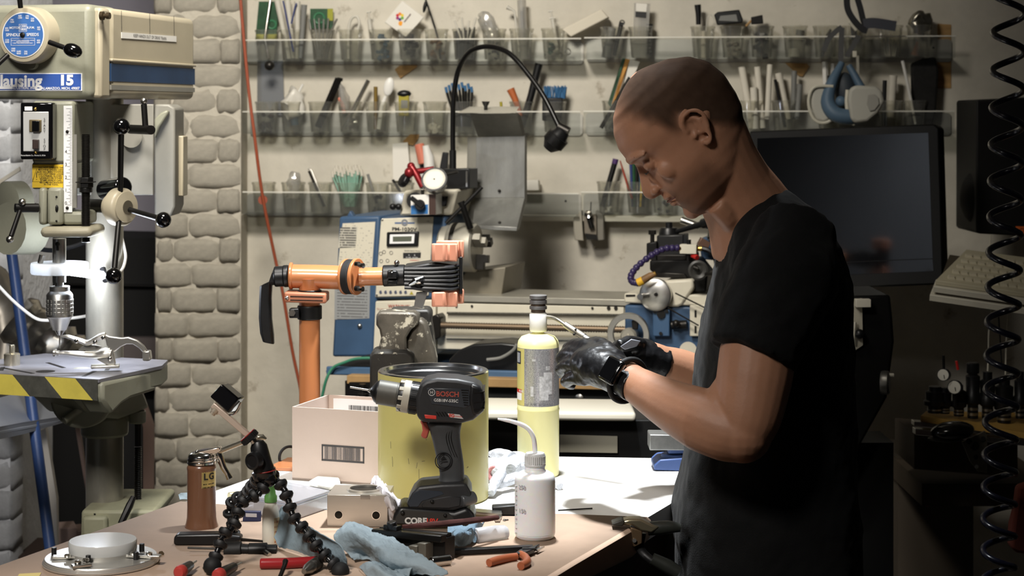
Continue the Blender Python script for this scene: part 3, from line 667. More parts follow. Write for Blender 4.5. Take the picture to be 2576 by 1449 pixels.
for i, (a, b, c) in enumerate(((777, 48, 797), (790, 48, 803), (802, 46, 806), (814, 48, 812), (826, 46, 818), (848, 47, 801), (838, 78, 822))):
    stick('steel_rod', [(c, 148), (a, b)], 2.4, STEEL, ('thin steel rod leaning most towards the pillar in the rod cup', 'thin steel rod second from the pillar in the rod cup', 'thin steel rod third from the pillar in the rod cup', 'thin upright steel rod in the middle of the rod cup', 'thin steel rod fifth from the pillar in the rod cup', 'long steel rod crossing the others in the rod cup', 'short steel rod by the far wall of the rod cup')[i], 'rod', .036 + .006 * (i % 4), group='steel rods in one cup')
g_ = flatp('green_packet', [(781, 22), (838, 22), (838, 72), (781, 72)], .004, GRN, 'dark green packet with lime edge behind the steel rods', 'packet', .02)
part('packet_band', MB().prism([wp(x, y, .0245) for x, y in ((824, 22), (838, 22), (838, 52), (824, 52))], WN * .0006), LIME, g_)
part('packet_loop', MB().torus(wp(803, 46, .0248), WN, .014, .003, 24, 6), mat('green_loop', (60, 120, 84), .5), g_)
cup(1, 882, 'with a white strap inside'); stick('white_strap', [(876, 148), (877, 75), (884, 47), (898, 42), (904, 58), (900, 75)], 3.5, MILK, 'milky strap looping out of a cup on the top shelf', 'strap', n=5)
cup(1, 958, 'of blue-green rubber parts'); bits(960, 1, TBLUE, 'blue-green rubber parts heaped in a top shelf cup', 14, 6, 15, 62)
sy = thing('syringe', 'small clear syringe leaning in the cup of blue-green parts', 'syringe', wp(932, 100, .04))
part('barrel', MB().tube([wp(936, 110, .045), wp(929, 50, .045)], 5 * wm(930), 10), MILK, sy); part('plunger', MB().tube([wp(929, 50, .045), wp(927, 31, .045)], 2 * wm(930), 8), MILK, sy); part('thumb_rest', MB().cyl(wp(922, 31, .045), wp(933, 30, .045), 2.5 * wm(930)), MILK, sy)
cup(1, 1030, 'of black caps under the white tile'); bits(1030, 1, BLACK, 'black plastic caps heaped under the white tile', 10, 7, 15, 58); 
tl_ = thing('white_tile', 'white square tile balanced on one corner with a coloured petal mark', 'tile', wp(1022, 93, .05))
part('tile_plate', MB().prism([wp(x, y, .05) for x, y in ((1013, 2), (1068, 44), (1022, 94), (968, 56))], WN * .008), CARDW, tl_, .002)
for i, c_ in enumerate(((230, 200, 60), (230, 130, 40), (200, 40, 50), (150, 40, 110), (60, 50, 130), (110, 170, 60))):
    a = R(30 + 60 * i); part('petal', MB().cyl(wp(1006 + 7 * math.cos(a), 42 - 7 * math.sin(a), .0582), wp(1006 + 7 * math.cos(a), 42 - 7 * math.sin(a), .0588), .0042, 12), mat('petal%d' % i, c_, .5), tl_)
part('orange_dot', MB().cyl(wp(1008, 59, .0582), wp(1008, 59, .0588), .0062, 16), mat('petal_orange', (240, 160, 30), .5), tl_)
part('print_line', MB().prism([wp(x, y, .0582) for x, y in ((1015, 55), (1032, 34), (1035, 36), (1018, 57))], WN * .0004), pmat('tile_print', (190, 184, 174), (104, 88, 84), 1, 16, 1.0, .55), tl_)
cup(1, 1098, 'of brown fittings with a thin brush'); bits(1098, 1, TAN, 'brown metal fittings heaped below the thin black brush', 12, 5, 14, 48)
b_ = thing('thin_brush', 'thin black acid brush rising out of the brown fittings', 'brush', wp(1102, 140, .046)); part('handle', MB().tube([wp(1108, 148, .046), wp(1100, 90, .046), wp(1068, -10, .046)], 2.2 * wm(1100), 8, 4), BLACK, b_); part('bristles', MB().ball(wp(1069, 16, .046), (.005, .004, .018), 12, rot3(y=12)), OXIDE, b_)
cup(1, 1168, 'of black hex keys'); 
for i in range(8): stick('hex_key', [(1152 + i * 5, 146), (1148 + i * 6.4, 78 - (i * 7) % 13)], 3.2, OXIDE, 'black hex key standing in the bundle on the top shelf', 'hex key', .03 + .005 * (i % 5), 6, group='hex keys bundled in one cup')
for i in range(4): stick('clear_straw', [(1160 + i * 7, 100), (1144 + i * 18, 52 - (i % 2) * 8)], 2.4, MILK, 'pale straw fanning out above the black hex keys', 'straw', .05, group='pale straws over the hex keys')
cup(1, 1243, 'with a limp clear bag'); bits(1243, 1, DARK, 'dark screws at the bottom of the cup with the clear bag', 8, 4, 13, 40)
part('clear_bag', MB().tube([wp(1243, 110, .05), wp(1232, 70, .05), wp(1215, 40, .05), wp(1205, 36, .05)], [12 * wm(1240), 20 * wm(1240), 16 * wm(1240), 4 * wm(1240)], 12, 4).wobble(.006, 60), BAG, loc=wp(1243, 110, .05), cat='bag', label='limp clear bag spilling out of a cup near the lamp arch')
cup(1, 1312, 'with an upright clear tube'); stick('clear_tube', [(1318, 148), (1312, 0)], 11, BAG, 'tall clear tube standing in a cup above the lamp', 'tube'); stick('tube_insert', [(1318, 100), (1312, 28)], 4, GREYM, 'grey strip inside the tall clear tube', 'strip'); stick('small_spatula', [(1306, 130), (1294, 28), (1276, 18)], [2, 3, 6], MILK, 'small pale spatula bent over beside the tall clear tube', 'spatula', .05)
cup(1, 1392, 'with a syringe and a key'); bits(1394, 1, mat('deep_green', (40, 78, 66), .5), 'green scraps in the cup with the syringe', 6, 5, 11, 36)
sy = thing('syringe', 'pale syringe with flanged top in the last cup before the shelf gap', 'syringe', wp(1400, 140, .046))
part('barrel', MB().tube([wp(1402, 125, .046), wp(1390, 48, .046)], 4.5 * wm(1390), 10), MILK, sy); part('flange', MB().cyl(wp(1382, 47, .046), wp(1397, 45, .046), 2 * wm(1390)), MILK, sy); part('plunger', MB().tube([wp(1390, 46, .046), wp(1385, 29, .046)], 2 * wm(1390)), MILK, sy); part('thumb_rest', MB().cyl(wp(1379, 29, .046), wp(1391, 28, .046), 2 * wm(1390)), MILK, sy)
part('key_ring', MB().torus(wp(1428, 130, .05), WN + WD * .3, .008, .0015, 20, 6), STEEL, loc=wp(1428, 130, .05), cat='key ring', label='small steel ring in the cup with the syringe')
flatp('foam_block', [(1418, 76), (1516, 26), (1534, 46), (1440, 95)], .05, mat('foam', (214, 206, 188), .8), 'white foam block lying tilted across the two top shelves', 'foam block', .02, .003)
# --- top shelf above the monitor
cup(4, 1540, 'with dark tubes and a black clip'); stick('dark_tube', [(1522, 146), (1540, 70)], 10, GREYM, 'dark grey tube in the first cup after the shelf gap', 'tube'); stick('black_clip', [(1545, 140), (1564, 56)], [5, 6], BLACK, 'flat black clip leaning out beside the dark tube', 'clip')
part('clip_loop', MB().torus(wp(1565, 57, .05), WN, .006, .0016, 16, 6), BLACK, loc=wp(1565, 57, .05), cat='wire loop', label='small black wire loop at the top of the flat clip')
cup(4, 1612, 'with a tall white and black packet')
pk = thing('tall_packet', 'tall clear packet with a white and black header above the man\'s head', 'packet', wp(1612, 146, .05))
part('sleeve', MB().prism([wp(x, y, .045) for x, y in ((1592, 146), (1628, 146), (1636, 10), (1596, 8))], WN * .012), BAG, pk); part('header_card', MB().prism([wp(x, y, .058) for x, y in ((1600, 28), (1600, 8), (1628, 10), (1626, 30))], WN * .001), CARDW, pk)
part('black_band', MB().prism([wp(x, y, .058) for x, y in ((1598, 43), (1599, 29), (1626, 31), (1625, 45))], WN * .0011), INK, pk); part('contents', MB().tube([wp(1630, 140, .04), wp(1634, 60, .04)], 9 * wm(1630), 8), pmat('dot_print', (40, 40, 40), (150, 150, 146), 9, 4, .4, .5), pk)
cup(4, 1768, 'with a black scriber'); stick('rubber_scriber', [(1757, 62), (1757, 36), (1755, 12)], [6, 7, 8.5], BLACK, 'black rubber handle standing straight up above the man\'s head', 'tool handle'); stick('white_stick', [(1770, 145), (1770, 78)], 6, ROLL, 'short white stick below the black rubber handle', 'stick')
stick('wire_loop', [(1776, 80), (1780, 45), (1790, 38), (1800, 60)], 1.2, MILK, 'thin pale wire looping beside the black handle', 'wire', n=5)
cup(4, 1843, 'under the small meter'); bits(1845, 4, mat('pale_bits', (150, 142, 126), .6), 'pale scraps in the cup under the small meter', 8, 5, 13, 34)
mt_ = thing('small_meter', 'small black meter with a grey screen tilted on a cup', 'meter', wp(1833, 70, .06)); part('case', MB().prism([wp(x, y, .05) for x, y in ((1796, 38), (1805, 31), (1860, 25), (1869, 50), (1868, 58), (1804, 64))], WN * .02), BLACK, mt_, .003); part('screen', MB().prism([wp(x, y, .0702) for x, y in ((1808, 52), (1812, 40), (1852, 36), (1856, 54))], WN * .0008), GREYM, mt_)
cup(4, 1916, 'topped by a black brush'); bits(1916, 4, BLACK, 'black parts packed in the cup with the wide brush', 16, 6, 14, 56)
br_ = thing('wide_brush', 'short black wide brush head poking out of a top shelf cup', 'brush', wp(1905, 62, .05)); part('bristle_block', MB().prism([wp(x, y, .04) for x, y in ((1889, 44), (1918, 38), (1920, 60), (1890, 62))], WN * .02), OXIDE, br_, .002); part('handle', MB().tube([wp(1890, 52, .045), wp(1876, 66, .045)], 3 * wm(1880)), WOOD, br_)
cup(4, 2000, 'holding a white jar'); stick('white_jar', [(1998, 143), (1998, 122)], 14, MILK, 'small white jar lying low inside a top shelf cup', 'jar', seg=18); stick('jar_lid', [(2012, 90), (2014, 76)], 11, GREYM, 'grey threaded lid tipped inside the cup with the white jar', 'lid', seg=16)
cup(4, 2076, 'with a steel clip'); stick('steel_clip', [(2068, 142), (2082, 88), (2090, 74)], [5, 4, 3], DARK, 'bent dark steel clip inside the cup behind the strap', 'clip')
cup(4, 2150, 'with a dark bottle behind the mask straps'); stick('dark_bottle', [(2150, 100), (2147, 70), (2147, 58)], [8, 8, 5], GLOSSB, 'small dark bottle standing behind the mask straps', 'bottle', seg=14)
cup(4, 2240, 'of thin white sticks')
for i in range(6): stick('thin_stick', [(2230 + i * 4, 142), (2218 + i * 9, 100 - (i % 3) * 8)], 1.7, ROLL, 'thin white stick fanned out in the cup by the shelf end', 'stick', .04 + .004 * (i % 3), group='thin white sticks in one cup')
cup(4, 2312, 'topped by crumpled foil'); stick('orange_wedge', [(2300, 140), (2308, 105)], [10, 2], mat('rust_orange', (150, 92, 48), .6), 'rust-orange wedge in the last cup of the top shelf', 'wedge')
part('foil_scrap', MB().ball(wp(2317, 58, .05), (.030, .02, .026), 22).wobble(.014, 55), mat('crinkled_foil', (150, 146, 134), .25, .9), loc=wp(2317, 70, .05), cat='foil', label='crumpled shiny foil topping the last cup on the shelf', angle=80)
# --- middle shelf, side of the pillar
cup(2, 672, 'of dark brown offcuts'); bits(672, 2, mat('dark_offcuts', (58, 46, 38), .6), 'dark brown offcuts in the cup closest to the hose', 12, 6, 13, 50)
cup(2, 735, 'stuffed with a crumpled white bag')
part('crumpled_bag', MB().ball(wp(738, 262, .048), (.030, .024, .042), 22).wobble(.016, 50), mat('white_film', (214, 210, 200), .35), loc=wp(738, 280, .048), cat='bag', label='crumpled white plastic bag overflowing a middle shelf cup', angle=80); stick('white_tee', [(742, 250), (762, 212)], 3, WHITE, 'white plastic T-piece poking out of the crumpled bag', 'plastic piece'); stick('grey_sleeve', [(742, 315), (738, 285)], 10, TBLUE, 'grey-blue roll at the bottom of the crumpled bag cup', 'roll')
cup(2, 806, 'with a black square bar'); stick('black_bar', [(800, 320), (852, 198)], 9, OXIDE, 'black square bar leaning out of a middle shelf cup', 'bar', seg=4); stick('bar_hook', [(848, 198), (862, 201)], 4, OXIDE, 'short black hook at the top of the square bar', 'hook', seg=4)
cup(2, 880, 'with a polished tube and steel shavings'); bits(884, 2, STEEL, 'bright steel shavings below the polished tube', 14, 4, 12, 40); stick('steel_tube', [(865, 322), (927, 202)], 5.5, CHROME, 'polished steel tube leaning out of a middle shelf cup', 'tube', .06, 14)
stick('orange_tip', [(866, 284), (861, 262), (852, 246)], [5, 5, 3], PINK, 'orange tip peeking from the clear wrapper', 'tool tip', .045)
part('clear_wrapper', MB().tube([wp(866, 275, .04), wp(866, 245, .04), wp(852, 208, .04)], [.012, .014, .004], 10, 3).wobble(.005, 70), BAG, loc=wp(866, 275, .04), cat='wrapper', label='clear wrapper leaning against the black square bar')
cup(2, 948, 'with a brass rod and a white spoon'); stick('brass_rod', [(945, 325), (945, 218)], 5, mat('dull_brass', (130, 106, 50), .45, .5), 'dull brass rod standing in the cup with the white spoon', 'rod')
sn = thing('plastic_spoon', 'white plastic spoon standing bowl up on the middle shelf', 'spoon', wp(950, 325, .05)); part('spoon_handle', MB().tube([wp(952, 325, .056), wp(960, 270, .056), wp(970, 242, .056)], [5 * wm(950), 5 * wm(950), 3.5 * wm(950)], 8, 3, flat=(1, .5)), WHITE, sn)
part('bowl', MB().ball(wp(978, 218, .056), (.0135, .006, .0255), 18, rot3(y=12)), WHITE, sn)
cup(2, 1022, 'holding a yellow tape cutter'); yc = thing('yellow_cutter', 'yellow tool with a round black top on the middle shelf', 'cutter', wp(1017, 292, .056))
part('yellow_body', MB().prism([wp(x, y, .048) for x, y in ((1005, 292), (1004, 240), (1030, 240), (1030, 292))], WN * .012), OLIVE, yc, .002); part('black_top', MB().ball(wp(1017, 236, .054), (.019, .010, .010), 18), BLACK, yc); part('grey_window', MB().prism([wp(x, y, .0602) for x, y in ((1009, 272), (1009, 252), (1026, 252), (1026, 272))], WN * .001), GREYM, yc); text('R', .010, wp(1020, 284, .0603), WD, Z_, mat('blue_print', (50, 70, 130)), yc)
cup(2, 1094, 'of white pellets'); bits(1094, 2, ROLL, 'white pellets at the bottom of the cup beside the gooseneck', 26, 5, 15, 16, 'white_pellets')
cup(2, 1166, 'of blue-tipped pens')
for i in range(9):
    o = .03 + .005 * (i % 5); a = (1124 + i * 8, 233 - (i * 5) % 13); b_ = wp(1150 + i * 4, 318, o)
    t_ = thing('blue_tipped_pen', 'dark pen with a blue tip bundled behind the lamp neck', 'pen', b_, 'blue-tipped pens in one cup')
    part('barrel', MB().tube([b_, wp(*a, o)], 3 * wm(1150), 8), OXIDE if i % 2 else DARK, t_); part('blue_tip', MB().tube([wp(*a, o), wp(a[0] - 3, a[1] - 14, o)], 3.6 * wm(1150), 8), BRISB, t_)
cup(2, 1312, 'with a thick black marker'); stick('black_marker', [(1312, 320), (1336, 240), (1356, 160)], [9, 9, 10], BLACK, 'thick black marker leaning inside the lamp arch', 'marker', .055, 12); stick('tapered_reamer', [(1310, 292), (1296, 250), (1284, 224)], [5, 8, 10], mat('burnt_orange', (176, 96, 52), .5), 'burnt orange tapered handle left of the black marker', 'handle', .06, 12)
stick('small_figure', [(1261, 268), (1260, 256)], 3.5, OLIVE, 'tiny yellow and blue pin standing on the splash guard', 'pin', .09)
cup(2, 1394, 'gripping a blue bristle brush'); bb_ = thing('bristle_brush', 'block brush with blue bristles standing upright right of the lamp', 'brush', wp(1392, 305, .05))
part('brush_block', MB().prism([wp(x, y, .04) for x, y in ((1366, 304), (1366, 246), (1418, 246), (1414, 304))], WN * .025), BLACK, bb_, .003)
rnd = random.Random(3); mb = MB()
for k in range(70):
    x = 1370 + rnd.random() * 52; mb.cyl(wp(x, 248, .042 + rnd.random() * .02), wp(x + rnd.uniform(-3, 5), 217 + rnd.uniform(-2, 6), .042 + rnd.random() * .02), .0014, 5)
part('blue_bristles', mb, BRISB, bb_, kind='stuff')
# --- middle shelf, right side
cup(5, 1545, 'with a green and orange striped card'); cs = thing('striped_card', 'green, orange and white card strip leaning beside the forehead', 'card', wp(1545, 300, .05))
for nm, a, b, m_ in (('green_band', 1566, 1574, GRN), ('orange_band', 1574, 1585, mat('orange_card', (196, 140, 60), .5)), ('white_band', 1585, 1610, CARDW)):
    part(nm, MB().prism([wp(x, y, .045) for x, y in ((a, 146 + (a - 1566) * .2), (b, 146 + (b - 1566) * .2), (b - 45, 260), (a - 30, 270))], WN * .003), m_, cs)
for i, (a, b) in enumerate(((1512, 1585), (1527, 1600), (1540, 1612))): stick('dark_tube', [(a, 322), (b, 195 + i * 14)], 5.5, (DARK, GREYM, OXIDE)[i], ('dark tube lowest of three leaning behind the forehead', 'grey tube between two dark tubes behind the forehead', 'black tube closest to the forehead')[i], 'tube', .05)
cup(5, 1888, 'of white paper rolls behind the neck')
for i, (a, b, c, d, r_) in enumerate(((1866, 168, 1892, 322, 9), (1905, 168, 1918, 322, 8), (1937, 162, 1930, 300, 7), (1896, 220, 1900, 324, 9))):
    stick('paper_roll', [(c, d), (a, b)], r_, ROLL, ('long white roll leaning closest to the man\'s nape', 'long upright white roll second from the nape', 'white roll furthest from the nape in its cup', 'short white roll in front of the long rolls')[i], 'paper roll', .04 + .008 * i, 14)
cup(5, 1972, 'with a white roll and grey pens'); 
for i, (a, b, c, d, r_, m_) in enumerate(((1958, 184, 1982, 300, 9, ROLL), (1998, 178, 1995, 300, 7, GREYM), (2012, 212, 2005, 300, 7, GREYM), (1950, 200, 1975, 320, 4, OXIDE))):
    stick('pen', [(c, d), (a, b)], r_, m_, ('white roll leaning in front of the wood wedge', 'tall grey pen with clip beside the white roll', 'shorter grey pen next to the mask filter', 'slim black pen left of the leaning white roll')[i], 'pen', .04 + .007 * i, 12)
cup(5, 2085, 'with white slats behind the mask'); 
for i, (a, b, m_) in enumerate(((2075, 155, WHITE), (2086, 190, DARK), (2097, 160, BAG))): stick('paint_stirrer', [(2082 + i * 4, 310), (a, b)], 7, m_, ('white slat rising behind the mask strap', 'dark slat behind the mask strap', 'clear fork-shaped slat behind the mask strap')[i], 'slat', .035, 4)
cup(5, 2238, 'with a cream roll and a black pen'); stick('cream_roll', [(2238, 320), (2247, 190)], 10, ROLL, 'cream paper roll right of the respirator filter', 'paper roll', .05, 14); stick('black_pen', [(2222, 318), (2226, 202)], 5.5, BLACK, 'black pen between the filter and the cream roll', 'pen', .055)
cup(5, 2300, 'with a white spatula and dark mesh'); stick('white_spatula', [(2303, 312), (2284, 215), (2270, 152)], [3, 4, 4], WHITE, 'long white spatula leaning in front of the dark mesh', 'spatula', .07, 8); 
flatp('dark_mesh', [(2290, 160), (2320, 148), (2350, 142), (2358, 180), (2352, 280), (2340, 330), (2292, 330)], .03, mat('dark_mesh', (30, 29, 28), .9, var=.4, vs=90), 'dark mesh roll standing at the end of the middle shelf', 'mesh roll', .02, .006)
# --- lowest shelf
cup(3, 664, 'with a red disc, beside the hose'); 
cup(3, 738, 'with a folded clear bag'); part('folded_bag', MB().tube([wp(738, 500, .048), wp(738, 460, .048), wp(745, 432, .048)], [.014, .02, .012], 10, 4).wobble(.006, 70), BAG, loc=wp(738, 500, .048), cat='bag', label='clear folded bag in a cup on the lowest shelf')
cup(3, 806, 'with steel tweezers'); stick('tweezers', [(816, 520), (777, 430)], 3.2, DARK, 'slim steel tweezers leaning towards the hose', 'tweezers', .05)
stick('tweezer_arm', [(820, 520), (783, 428), (775, 425)], 1.8, STEEL, 'thin bright arm beside the steel tweezers', 'tweezers', .058)
cup(3, 880, 'of green swabs')
for i in range(16):
    o = .028 + .005 * (i % 7); a = (838 + i * 4.8, 446 - (i * 7) % 17); b_ = wp(868 + i * 1.7, 520, o)
    t_ = thing('green_swab', 'pale green foam swab in the full cup above the lathe', 'swab', b_, 'green swabs in one cup')
    part('stem', MB().tube([b_, wp(*a, o)], 1.9 * wm(880), 6), SWABG, t_); part('foam_tip', MB().tube([wp(*a, o), wp(a[0] - 1, a[1] - 16, o)], [3.5 * wm(880), 4 * wm(880)], 8), ROLL, t_)
cup(3, 950, 'of black clips'); bits(952, 3, OXIDE, 'black clips lying in the cup right of the swabs', 8, 5, 14, 40); stick('grey_wand', [(944, 500), (925, 438)], 3.5, GREYM, 'grey wand leaning out over the swabs', 'wand')
cup(3, 1012, 'partly hidden by the indicator knob'); stick('black_file', [(1018, 500), (988, 452)], 3.5, OXIDE, 'black needle file left of the dial indicator', 'file')
flatp('white_card', [(988, 362), (1026, 358), (1034, 452), (990, 455)], .004, CARDW, 'tall white card with one red dot above the indicator', 'card', .02)
bo_ = thing('salmon_bottle', 'salmon-coloured dropper bottle with black cap on the lowest shelf', 'bottle', wp(1060, 478, .046)); part('body', MB().tube([wp(1066, 412, .046), wp(1054, 362, .046)], [14 * wm(1060), 12 * wm(1060)], 14), PINK, bo_, .003); part('cap', MB().tube([wp(1068, 424, .046), wp(1066, 412, .046)], 12 * wm(1060), 14), GLOSSB, bo_); part('base', MB().tube([wp(1072, 478, .046), wp(1069, 428, .046)], 13 * wm(1060), 14), WHITE, bo_)
stick('white_bottle', [(1084, 478), (1078, 395), (1072, 372), (1071, 366)], [14, 13, 9, 9], WHITE, 'slim white bottle between the salmon bottle and the lamp stem', 'bottle', .056, 16)
flatp('black_clamp', [(1108, 424), (1116, 382), (1130, 384), (1128, 426)], .02, BLACK, 'small black spring clamp left of the lamp stem', 'clamp', .05, .002)
flatp('white_box', [(1316, 453), (1358, 452), (1360, 478), (1316, 478)], .04, CARDW, 'small white box on the lowest shelf beside the splash guard', 'box', .02, .002)
cup(6, 1532, 'with a purple-capped marker'); mk = thing('capped_marker', 'black marker with purple cap leaning on the lowest shelf', 'marker', wp(1518, 520, .05)); part('barrel', MB().tube([wp(1515, 520, .05), wp(1546, 412, .05)], 7 * wm(1530), 12), BLACK, mk); part('cap', MB().tube([wp(1546, 412, .05), wp(1549, 400, .05)], 7.4 * wm(1530), 12), PURP, mk)
stick('red_brush', [(1590, 500), (1572, 444), (1560, 404)], [3, 3, 1.5], mat('brush_red', (150, 62, 44), .4), 'slim red paintbrush leaning against the marker', 'paintbrush', .06); bits(1540, 6, MILK, 'clear beads under the purple-capped marker', 8, 4, 14, 10)
cup(6, 1605, 'crammed with pens below the nose')
for i, (a, m_) in enumerate(((1586, NAVY), (1594, GRN), (1602, BLACK), (1610, TBLUE), (1618, mat('pen_yellow', (200, 168, 40), .5)), (1624, OXIDE))):
    stick('pen', [(1592 + i * 5, 520), (a, 400 + (i * 5) % 12)], 4, m_, ('navy pen', 'green pen', 'black pen', 'teal pen', 'yellow pen', 'dark steel pen')[i] + ' in the cup just below the man\'s brow', 'pen', .04 + .006 * (i % 3), 8)
cup(6, 1669, 'behind the man\'s mouth'); bits(1668, 6, DARK, 'dark bits in the cup behind the man\'s mouth', 6, 4, 12, 24)
# wooden shims wedged behind the shelves
for pts, lb in ((((994, 175), (1006, 165), (1050, 164), (1048, 170), (1008, 197)), 'striped wood wedge below the top shelf between pillar and lamp'), (((1014, 356), (1032, 338), (1056, 338), (1052, 350), (1040, 366), (1030, 364)), 'striped wood wedge below the middle shelf above the salmon bottle'), (((1975, 158), (2030, 160), (2036, 168), (2018, 193), (2008, 190)), 'striped wood wedge behind the grey pens'), (((2358, 60), (2392, 62), (2392, 222), (2356, 222)), 'upright wood strip behind the shelf ends near the coiled hose')):
    flatp('wood_wedge', pts, .006, WOOD, lb, 'wood wedge', .0002 if len(pts) > 4 else -.004)
flatp('hanging_sleeve', [(648, 152), (712, 152), (716, 290), (648, 290)], .004, clear('grey_film', (190, 192, 194), .3, .3), 'grey translucent plastic sleeve hanging below the top shelf', 'sleeve', .012)
# air hose down the wall
part('red_hose', MB().tube([W(603, -30, .30), W(610, 60, .30), W(625, 220, .30), W(640, 340, .30), W(660, 490, .28), W(690, 640, .26), (W(712, 740, .26)), W(735, 880, .25), W(755, 975, .25), W(764, 1040, .25)], .0042, 10, 6), mat('hose_rust', (150, 74, 48), .5), loc=W(603, -30, .3), cat='hose', label='thin rust-red air hose hanging down beside the brick pillar')
part('hose_clip', MB().cyl(W(661, 503, .268), W(661, 503, .25), .012, 20), mat('clip_rust', (150, 70, 46), .5), loc=W(661, 503, .26), cat='clip', label='round rust-red clip on the air hose at the lowest shelf')  # round clip in nearly the same rust red as the hose
part('pillar_crack', MB().tube([W(603, 310, .03), W(606, 400, .03), W(602, 520, .03), W(607, 650, .03), W(604, 700, .03)], .002, 5), OXIDE, wb)
# ================================================================ metal lathe along the wall
LBLUE = mat('lathe_blue', (54, 80, 110), .5, var=.2, vs=8, wear=((90, 80, 62), .72, 14, .03))
LCREAM = mat('lathe_cream', (206, 200, 182), .45, var=.10, vs=9, wear=((150, 138, 112), .70, 18, .08))
BEDST = mat('bed_steel', (176, 172, 160), .4, .6, var=.18, vs=10)
GALV = mat('galvanised', (150, 150, 146), .42, .75, var=.28, vs=16, stretch=(1, 1, .35))
LA = (L(1700, 285) - L(900, 285)).normalized(); LN = V((LA.y, -LA.x, 0))
def lp(px, py, off=0.0): return rp(px, py, L(1200, 285) + LN * off, LN)
lm = 4.4 / F
lat = thing('metal_lathe', 'blue and cream metalworking lathe standing along the plaster wall', 'lathe', V((lp(1300, 285).x, lp(1300, 285).y, 0)))
def lpr(name, pts, off, th, m, parent=lat, bev=.002, label=None): return part(name, MB().prism([lp(x, y, off) for x, y in pts], -LN * th), m, parent, bev, label=label)
hs = lpr('gear_cabinet', [(853, 545), (956, 543), (940, 897), (835, 898)], .0, .30, LBLUE, bev=.006)
lpr('cabinet_knob', [(872, 545), (880, 530), (890, 545)], -.02, .02, LBLUE, hs)
lpr('chart_plate', [(862, 562), (944, 558), (934, 700), (846, 702)], .001, .001, pmat('chart_print', (204, 198, 180), (160, 155, 145), 24, 14, .4, .42), hs, 0)
lpr('chart_plate', [(842, 722), (931, 718), (929, 801), (841, 804)], .001, .001, pmat('chart_print2', (176, 178, 178), (120, 120, 120), 12, 10, .35, .6, .4, .5), hs, 0)
lpr('table_grid', [(856, 572), (900, 570), (894, 622), (851, 624)], .0016, .0005, pmat('grid_print', (190, 186, 172), (90, 88, 84), 9, 9, .6, .6), hs, 0)
part('cabinet_bolt', MB().ball(lp(905, 820, .003), (.006, .004, .006), 12), STEEL, hs)
hd = lpr('headstock', [(957, 547), (1122, 545), (1112, 700), (1096, 752), (941, 752)], -.004, .30, LBLUE, bev=.006)
pn = lpr('control_panel', [(958, 550), (1090, 545), (1078, 744), (943, 748)], .001, .005, LCREAM, hd, .003)
text('PM-1030V', .0115, lp(1017, 577, .0016), LA, Z_, INK, pn, bold=.03, squash=1.3)
part('logo_gear', MB().ring(lp(1018, 560, .0012), LN, .0085, .004, .0006, 24), mat('logo_grey', (120, 122, 126), .5), pn)
lpr('logo_bar', [(993, 559), (1043, 559), (1043, 563), (993, 563)], .0016, .0004, mat('logo_blue', (84, 104, 140), .5), pn, 0)
lpr('display_bezel', [(972, 584), (1053, 582), (1051, 619), (971, 621)], .008, .008, BLACK, pn, .003); lpr('display_frame', [(981, 590), (1043, 589), (1041, 612), (980, 613)], .0092, .001, INKW, pn, 0); lpr('display_glass', [(988, 595), (1036, 594), (1035, 607), (988, 608)], .0098, .001, mat('lcd', (92, 96, 84), .25), pn, 0)
text('Spindle Speed / Range', .0045, lp(1037, 631, .0016), LA, Z_, INK, pn)
lpr('speed_table', [(1014, 636), (1059, 635), (1058, 649), (1014, 650)], .0016, .0004, INK, pn, 0); text('A        B', .005, lp(1036, 642, .0022), LA, Z_, INKW, pn); text('50-1000   100-2000', .0038, lp(1036, 648.0, .0024), LA, Z_, INKW, pn)
text('CE', .0055, lp(1077, 557, .0016), LA, Z_, INK, pn); text('EMERGENCY', .0042, lp(1043, 655, .0016), LA, Z_, INKR, pn)
for x, y in ((958, 638), (966, 634), (959, 657), (975, 656), (984, 636)): part('pictogram', MB().torus(lp(x, y, .0016), LN, .004, .0006, 12, 4), INK, pn)
for k in range(6): part('icon', MB().cyl(lp(958 + k * 12.6, 735, .0012), lp(958 + k * 12.6, 735, .0018), .0042, 14), mat('icon_blue', (60, 66, 88), .5), pn)
lpr('warning_icon', [(1030, 741), (1040, 741), (1035, 732)], .0018, .0006, OLIVE, pn, 0)
for x, y in ((962, 553), (1084, 550), (948, 742), (1072, 739)): part('panel_screw', MB().ball(lp(x, y, .002), (.003, .002, .003), 8), STEEL, pn)
lw = lpr('lower_panel', [(941, 758), (1096, 754), (1094, 893), (936, 893)], -.002, .25, LCREAM, hd, .003)
text('WARNING!', .011, lp(1004, 771, .0), LA, Z_, mat('warn_red', (160, 70, 58), .6), lw, bold=.02); text('Do not remove cover while machine is running', .0058, lp(1003, 778.5, .0), LA, Z_, mat('warn_red', (160, 70, 58), .6), lw)
cb = lpr('switch_console', [(1016, 479), (1152, 476), (1136, 541), (1003, 543)], -.01, .16, LCREAM, bev=.006)
lpr('console_plate', [(1022, 486), (1143, 484), (1130, 536), (1011, 538)], -.0085, .0015, mat('console_plate', (214, 208, 190), .4), cb, .002)
part('console_switch', MB().cyl(lp(1112, 506, -.008), lp(1112, 506, .012), .012, 20), BLACK, cb, .002); lpr('switch_base', [(1098, 495), (1126, 494), (1122, 519), (1096, 520)], -.005, .004, BLACK, cb, .001)
part('key_knob', MB().ball(lp(988, 520, .0), .008, 14).cyl(lp(988, 520, .0), lp(1003, 516, -.01), .004).ball(lp(1003, 520, .0), .008, 14), BLACK, cb)
